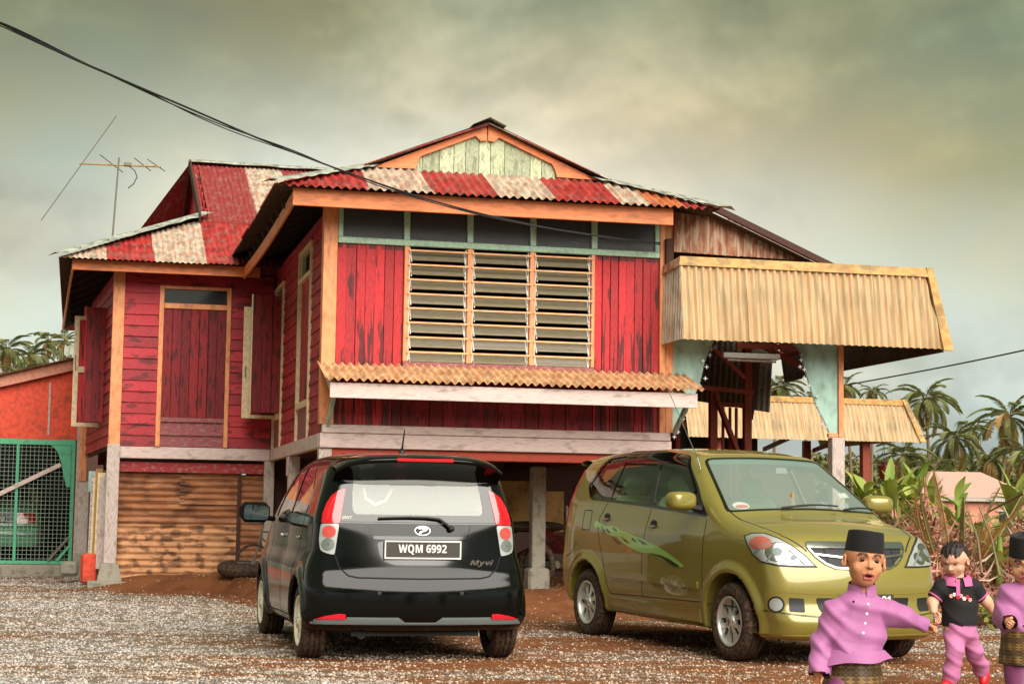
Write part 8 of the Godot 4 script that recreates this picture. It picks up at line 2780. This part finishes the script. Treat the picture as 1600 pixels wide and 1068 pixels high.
func make_plants() -> void:
	var lm := mat("leaf", Color(1, 1, 1), 0.6, "", Vector3.ONE, {"vc": true, "back": Color(0.55, 0.6, 0.3)})
	lm.cull_mode = BaseMaterial3D.CULL_DISABLED
	mat("palm_trunk", rgb(150, 126, 96), 0.9, "fine", Vector3(0.8, 2.5, 0.8))
	mat("coconut", rgb(120, 96, 44), 0.7)
	mat("twig", Color(1, 1, 1), 0.9, "", Vector3.ONE, {"vc": true})
	var gcol := Color(0.2, 0.21, 0.075)
	for k in 3: fronds.append(frond(3.2, 2.2 + 0.5 * k, 0.85, 0.06, 60, 70 + k, gcol * [1.0, 0.85, 1.15][k], 0.7))
	for k in 3: fronds.append(frond(2.9, 4.5, 0.75, 0.05, 50, 80 + k, Color(0.46, 0.28, 0.10), 1.3))
	# coconut palms
	var pl := [
		[36.41, 12.25, -160.00, 3.6, "tall full coconut palm directly right of the far yellow shed roof", -0.5],
		[36.58, 8.42, -150.00, 3.0, "lower coconut palm right of the tall palm by the shed", 0.6],
		[42.45, 10.47, -155.00, 3.8, "tall coconut palm with a pale straight trunk nearest the right edge", 0.8],
		[37.83, 15.07, -190.00, 1.9, "small scruffy coconut palm poking up behind the far yellow shed roof", 0.2],
		[32.07, 14.30, -175.00, 2.4, "coconut palm half hidden by the right porch panel", -0.8],
		[24.93, 13.84, -170.00, 2.9, "coconut palm seen through the porch opening under its lamp", 0.5],
		[29.31, 13.42, -180.00, 2.2, "low coconut palm seen against the right edge of the porch opening", 0.3],
		[53.36, 12.27, -210.00, 2.3, "distant small coconut palm between the two tall ones", 0.3],
		[39.67, 6.64, -140.00, 3.0, "coconut palm cut off by the right edge of the view", -0.5],
		[32.31, 6.89, -150.00, 2.9, "low coconut palm under the right end of the far shed roof", -0.9],
		[44.54, 7.54, -170.00, 3.0, "short coconut palm in front of the dark trees above the pink roof", 0.9],
		[32.79, 5.07, -140.00, 2.6, "lowest coconut palm just above the pink roof", 0.4],
		[23.49, 14.52, -185.00, 2.3, "coconut palm showing left of the inner porch post", 0.4],
		[-41.73, 14.52, -150.00, 2.5, "coconut palm at the left edge above the garage roof", -0.4],
		[-43.68, 15.43, -165.00, 2.6, "second coconut palm from the left edge above the garage roof", 0.4],
		[-47.21, 18.76, -185.00, 2.6, "coconut palm beside the pale hut roof", 0.5],
		[-49.34, 20.08, -200.00, 2.7, "coconut palm tucked under the left roof corner", -0.2],
		[-35.26, 10.72, -130.00, 2.2, "low bushy coconut palm close above the garage roof edge", 0.2]]
	for k in pl.size():
		var q: Array = pl[k]
		var top := Vector3(q[0], q[1], q[2])
		var lean := Vector3(q[5], 0, 0.3)
		palm(q[4], Vector3(top.x - lean.x, -0.25, top.z - lean.z), top.y + 0.25, q[3], 100 + k, lean, 20 if q[2] < -180.0 else 27, 0.2, "coconut palms beyond the yard")
	# darker trees behind them
	var dark := [Color(0.09, 0.11, 0.035), Color(0.14, 0.15, 0.05), Color(0.24, 0.19, 0.07)]
	var tr := [[41.88, 6.40, -200.00, 6.0, "dark tree behind the far shed post"], [51.81, 9.60, -230.00, 6.5, "olive tree behind the tall palm by the shed"], [55.41, 8.25, -225.00, 7.0, "broad dark tree filling the gap between the palms"], [61.48, 8.92, -230.00, 7.0, "dark tree behind the palm with the pale trunk"], [62.68, 9.31, -220.00, 7.0, "dark tree at the right edge behind the palms"], [41.06, 9.01, -220.00, 6.0, "dull green tree behind the right porch post"], [39.75, 9.86, -240.00, 6.0, "dull green tree seen low through the porch opening"], [-61.88, 16.09, -220.00, 6.5, "yellowish tree at the left edge behind the palms"], [-59.83, 16.94, -230.00, 6.5, "yellow green tree left of the pale hut"], [-58.25, 18.63, -240.00, 6.0, "olive tree behind the pale hut"]]
	for k in tr.size():
		var q: Array = tr[k]
		var top := Vector3(q[0], q[1], q[2])
		var cols := dark if k < 7 else [Color(0.2, 0.21, 0.06), Color(0.3, 0.27, 0.08), Color(0.14, 0.16, 0.05)]
		broad_tree(q[4], Vector3(top.x, -0.25, top.z), top.y + 0.8, q[3], 300 + k, cols, 2400, 0.8, "trees behind the palms")
	# what stands behind the camera and shows in the cars' paint
	for k in 7:
		broad_tree("tree on the far side of the yard, behind the viewer, number %s from the gate" % ["one", "two", "three", "four", "five", "six", "seven"][k], Vector3(-34 + k * 11.5, -0.1, 30 + 5 * (k % 3)), 7.5 + 1.5 * (k % 2), 5.0, 400 + k, dark, 1500, 0.7, "trees across the yard")
	# undergrowth on the right, one mass
	var ub := MB.new()
	ub.use_c = true
	var r := RandomNumberGenerator.new()
	r.seed = 55
	for k in 90:
		var d := r.randf_range(25.0, 62.0)
		var x := r.randf_range(0.215, 0.34) * d
		if x < 6.2: continue
		var h := r.randf_range(0.3, 0.75) * (0.8 + d / 80.0)
		leaf_clump(ub, r, Vector3(x, gy(x, -d) + h * 0.6, -d), Vector3(0.8, h, 0.8), 130, 0.2, [Color(0.16, 0.2, 0.05), Color(0.26, 0.27, 0.07), Color(0.36, 0.25, 0.1)])
	var un := obj("undergrowth", ub, M.leaf)
	un.set_meta("kind", "stuff")
	tag(un, "tangled green undergrowth behind the dry brush", "undergrowth")
	# banana-like clumps with broad bright leaves
	var cl := [[5.48, 1.29, -26.00, 0.62, 16, "clump of broad yellow green leaves beside the far mirror of the green car"], [6.67, 1.64, -30.00, 0.7, 14, "clump of broad leaves behind the young palm on its left"], [6.66, 1.49, -24.00, 0.75, 12, "bright banana leaves at the right edge above the dry brush"], [6.43, 1.15, -25.00, 0.5, 9, "low clump of broad leaves right behind the young palm"], [6.08, 1.42, -30.00, 0.6, 14, "small clump of broad leaves under the hanging pot"], [5.44, 0.97, -20.40, 0.4, 10, "knee high plant with yellowed leaves on the right of the dry brush"], [5.98, 1.16, -26.00, 0.55, 12, "clump of broad leaves just above the dry brush"]]
	for e in [[5.05, 1.28, -26.0], [5.5, 1.3, -26.5], [5.9, 1.25, -27.0], [6.35, 1.2, -26.0], [7.3, 1.25, -26.5]]:
		cl.append(e + [0.6, 13, ["clump of broad leaves nearest the green car's far mirror, low down", "second clump of broad leaves along the back of the dry brush", "third clump of broad leaves along the back of the dry brush", "fourth clump of broad leaves along the back of the dry brush", "clump of broad leaves low under the bright banana leaves"][cl.size() - 7]])
	for k in cl.size():
		var q: Array = cl[k]
		var p := Vector3(q[0], q[1], q[2])
		var base := Vector3(p.x, gy(p.x, p.z), p.z)
		var o := thing("banana_plant", q[5], "plant", base, 0.0, "broad leaved plants by the yard")
		var top := maxf(0.15, p.y - base.y + (0.28 if p.z < -25.0 else 0.02))
		var sb := MB.new()
		sb.tube([Vector3.ZERO, Vector3(0.02, top, 0)], 0.06, 0.03, 7)
		obj("stem", sb, M.green_stem, o)
		for j in q[4]:
			var b := MB.new()
			b.use_c = true
			var a: float = j * 2.4 + r.randf_range(-0.3, 0.3)
			var el := r.randf_range(0.35, 1.35)
			var d := Vector3(cos(a) * cos(el), sin(el), sin(a) * cos(el))
			var y := r.randf()
			blade(b, Vector3(0, top * r.randf_range(0.55, 1.0), 0), d, q[3] * r.randf_range(0.6, 1.1), q[3] * 0.24, r.randf_range(0.3, 1.1), 7, 0.3, Color(0.2, 0.3, 0.055).lerp(Color(0.46, 0.46, 0.11), y))
			obj("leaf", b, M.leaf, o)
	# young palm with upright spiky fronds
	var yp := Vector3(5.02, 0.77, -20.50)
	var yo := thing("young_palm", "young spiky palm with half dry upright fronds behind the dry brush", "palm", Vector3(yp.x, gy(yp.x, yp.z), yp.z))
	for j in 17:
		var dryf := j % 3 == 0
		var m := frond(1.75 * r.randf_range(0.7, 1.05), 0.5, 0.26, 0.011, 60, 500 + j, Color(0.5, 0.28, 0.1) if dryf else Color(0.22, 0.19, 0.07), 0.1, 0.34)
		var f := obj("frond", m, M.leaf, yo)
		var az := lerpf(0.15, 2.95, fmod(j * 0.381 + 0.1, 1.0))
		var tilt := absf(cos(az))
		f.transform = Transform3D(Basis(Vector3.UP, (0.0 if cos(az) > 0 else PI) + r.randf_range(-0.9, 0.9)) * Basis(Vector3.BACK, 1.5 - 0.75 * tilt) * Basis(Vector3.RIGHT, r.randf_range(0.5, 1.6) * (1.0 if j % 2 else -1.0)), Vector3(0.08 * cos(az), 0.15, r.randf_range(-0.1, 0.1)))
	# heap of dry reddish brush
	var tb := MB.new()
	tb.use_c = true
	for k in 15000:
		var w0 := r.randf_range(4.27, 6.28)      # metres along the heap, measured at its middle
		var d := r.randf_range(19.3, 22.5)
		var q := Vector3(w0 * d / 20.8, 0, -d)
		var g := gy(q.x, q.z)
		var crest: float = 0.75 + 0.62 * exp(-pow((w0 - 4.67) / 0.55, 2.0)) + 0.45 * exp(-pow((w0 - 5.84) / 0.33, 2.0)) + 0.12 * sin(w0 * 12.3) - 0.35 * exp(-pow((w0 - 5.55) / 0.16, 2.0))
		crest *= clampf(1.0 - absf(d - 21.0) / 2.0, 0.15, 1.0)
		var p := Vector3(q.x, g + r.randf() * maxf(0.1, crest), q.z)
		var dd := Vector3(r.randfn(), r.randfn() * 0.8, r.randfn()).normalized() * r.randf_range(0.08, 0.3)
		var pick := r.randf()
		tb.col = (Color(0.42, 0.15, 0.10) if pick < 0.5 else Color(0.55, 0.28, 0.2) if pick < 0.76 else Color(0.66, 0.5, 0.4) if pick < 0.92 else Color(0.16, 0.06, 0.035)) * r.randf_range(0.7, 1.25)
		var w := dd.cross(Vector3(r.randfn(), r.randfn(), r.randfn())).normalized() * r.randf_range(0.005, 0.017)
		var mid := p + dd * 0.5 + Vector3.DOWN * 0.03
		var nn := w.cross(dd).normalized()
		var k0 := tb.v.size()
		for v in [p - w * 0.4, p + w * 0.4, mid - w, mid + w, p + dd]: tb.vert(v, nn)
		tb.i.append_array(PackedInt32Array([k0, k0 + 2, k0 + 1, k0 + 1, k0 + 2, k0 + 3, k0 + 2, k0 + 4, k0 + 3]))
	var to := obj("dry_brush", tb, M.twig)
	to.set_meta("kind", "stuff")
	tag(to, "heap of dry reddish brown brush beside the green car", "brush")
	var br := [[Vector3(5.18, 1.32, -20.20), Vector3(5.24, 0.57, -19.60), "long bare stick leaning across the dry brush"], [Vector3(5.29, 1.26, -20.20), Vector3(5.51, 1.46, -19.60), "bare branch rising to the right out of the dry brush"], [Vector3(5.07, 1.25, -20.20), Vector3(5.05, 0.60, -19.60), "short dark stick in the dry brush behind the toddler"]]
	for q in br:
		var b := MB.new()
		var a: Vector3 = q[0]
		var c: Vector3 = q[1]
		b.tube([a, a.lerp(c, 0.5) + Vector3(0.03, 0.02, 0), c], 0.009, 0.016, 6)
		tag(obj("bare_branch", b, M.palm_trunk), q[2], "branch", "sticks in the dry brush")
	# small weeds
	var wb := MB.new()
	wb.use_c = true
	for k in 26:
		var q := Vector3(r.randf_range(4.8, 5.8), 0, r.randf_range(-20.5, -18.5))
		leaf_clump(wb, r, Vector3(q.x, gy(q.x, q.z) + 0.14, q.z), Vector3(0.14, 0.13, 0.14), 26, 0.09, [Color(0.2, 0.22, 0.05), Color(0.36, 0.34, 0.09), Color(0.12, 0.15, 0.04)])
	var wo := obj("weeds", wb, M.leaf)
	wo.set_meta("kind", "stuff")
	tag(wo, "small yellow green weeds growing at the foot of the dry brush", "weeds")
	# hanging pot
	var hp := Vector3(8.01, 2.09, -38.90)
	var ho := thing("hanging_pot", "red hanging pot with a pink leaved plant by the shed post", "flowerpot", hp)
	var pb := MB.new()
	pb.lathe([Vector2(0.0, 0.0), Vector2(0.13, 0.0), Vector2(0.17, 0.24), Vector2(0.185, 0.24), Vector2(0.185, 0.28), Vector2(0.15, 0.28), Vector2(0.14, 0.2)], 18)
	obj("pot", pb, M.brick_red, ho)
	var pb2 := MB.new()
	pb2.use_c = true
	for k in 16:
		var a := k * 2.4
		blade(pb2, Vector3(0, 0.25, 0), Vector3(cos(a), r.randf_range(0.5, 1.6), sin(a)), 0.3, 0.13, 1.2, 4, 0.2, Color(0.4, 0.12, 0.13))
	obj("plant", pb2, M.leaf, ho).set_meta("kind", "stuff")
	var hw := MB.new()
	for k in 3: hw.tube([Vector3(0.17 * cos(k * 2.1), 0.27, 0.17 * sin(k * 2.1)), Vector3(0, 1.15, 0)], 0.006, -1.0, 4)
	obj("wire", hw, M.wire, ho)
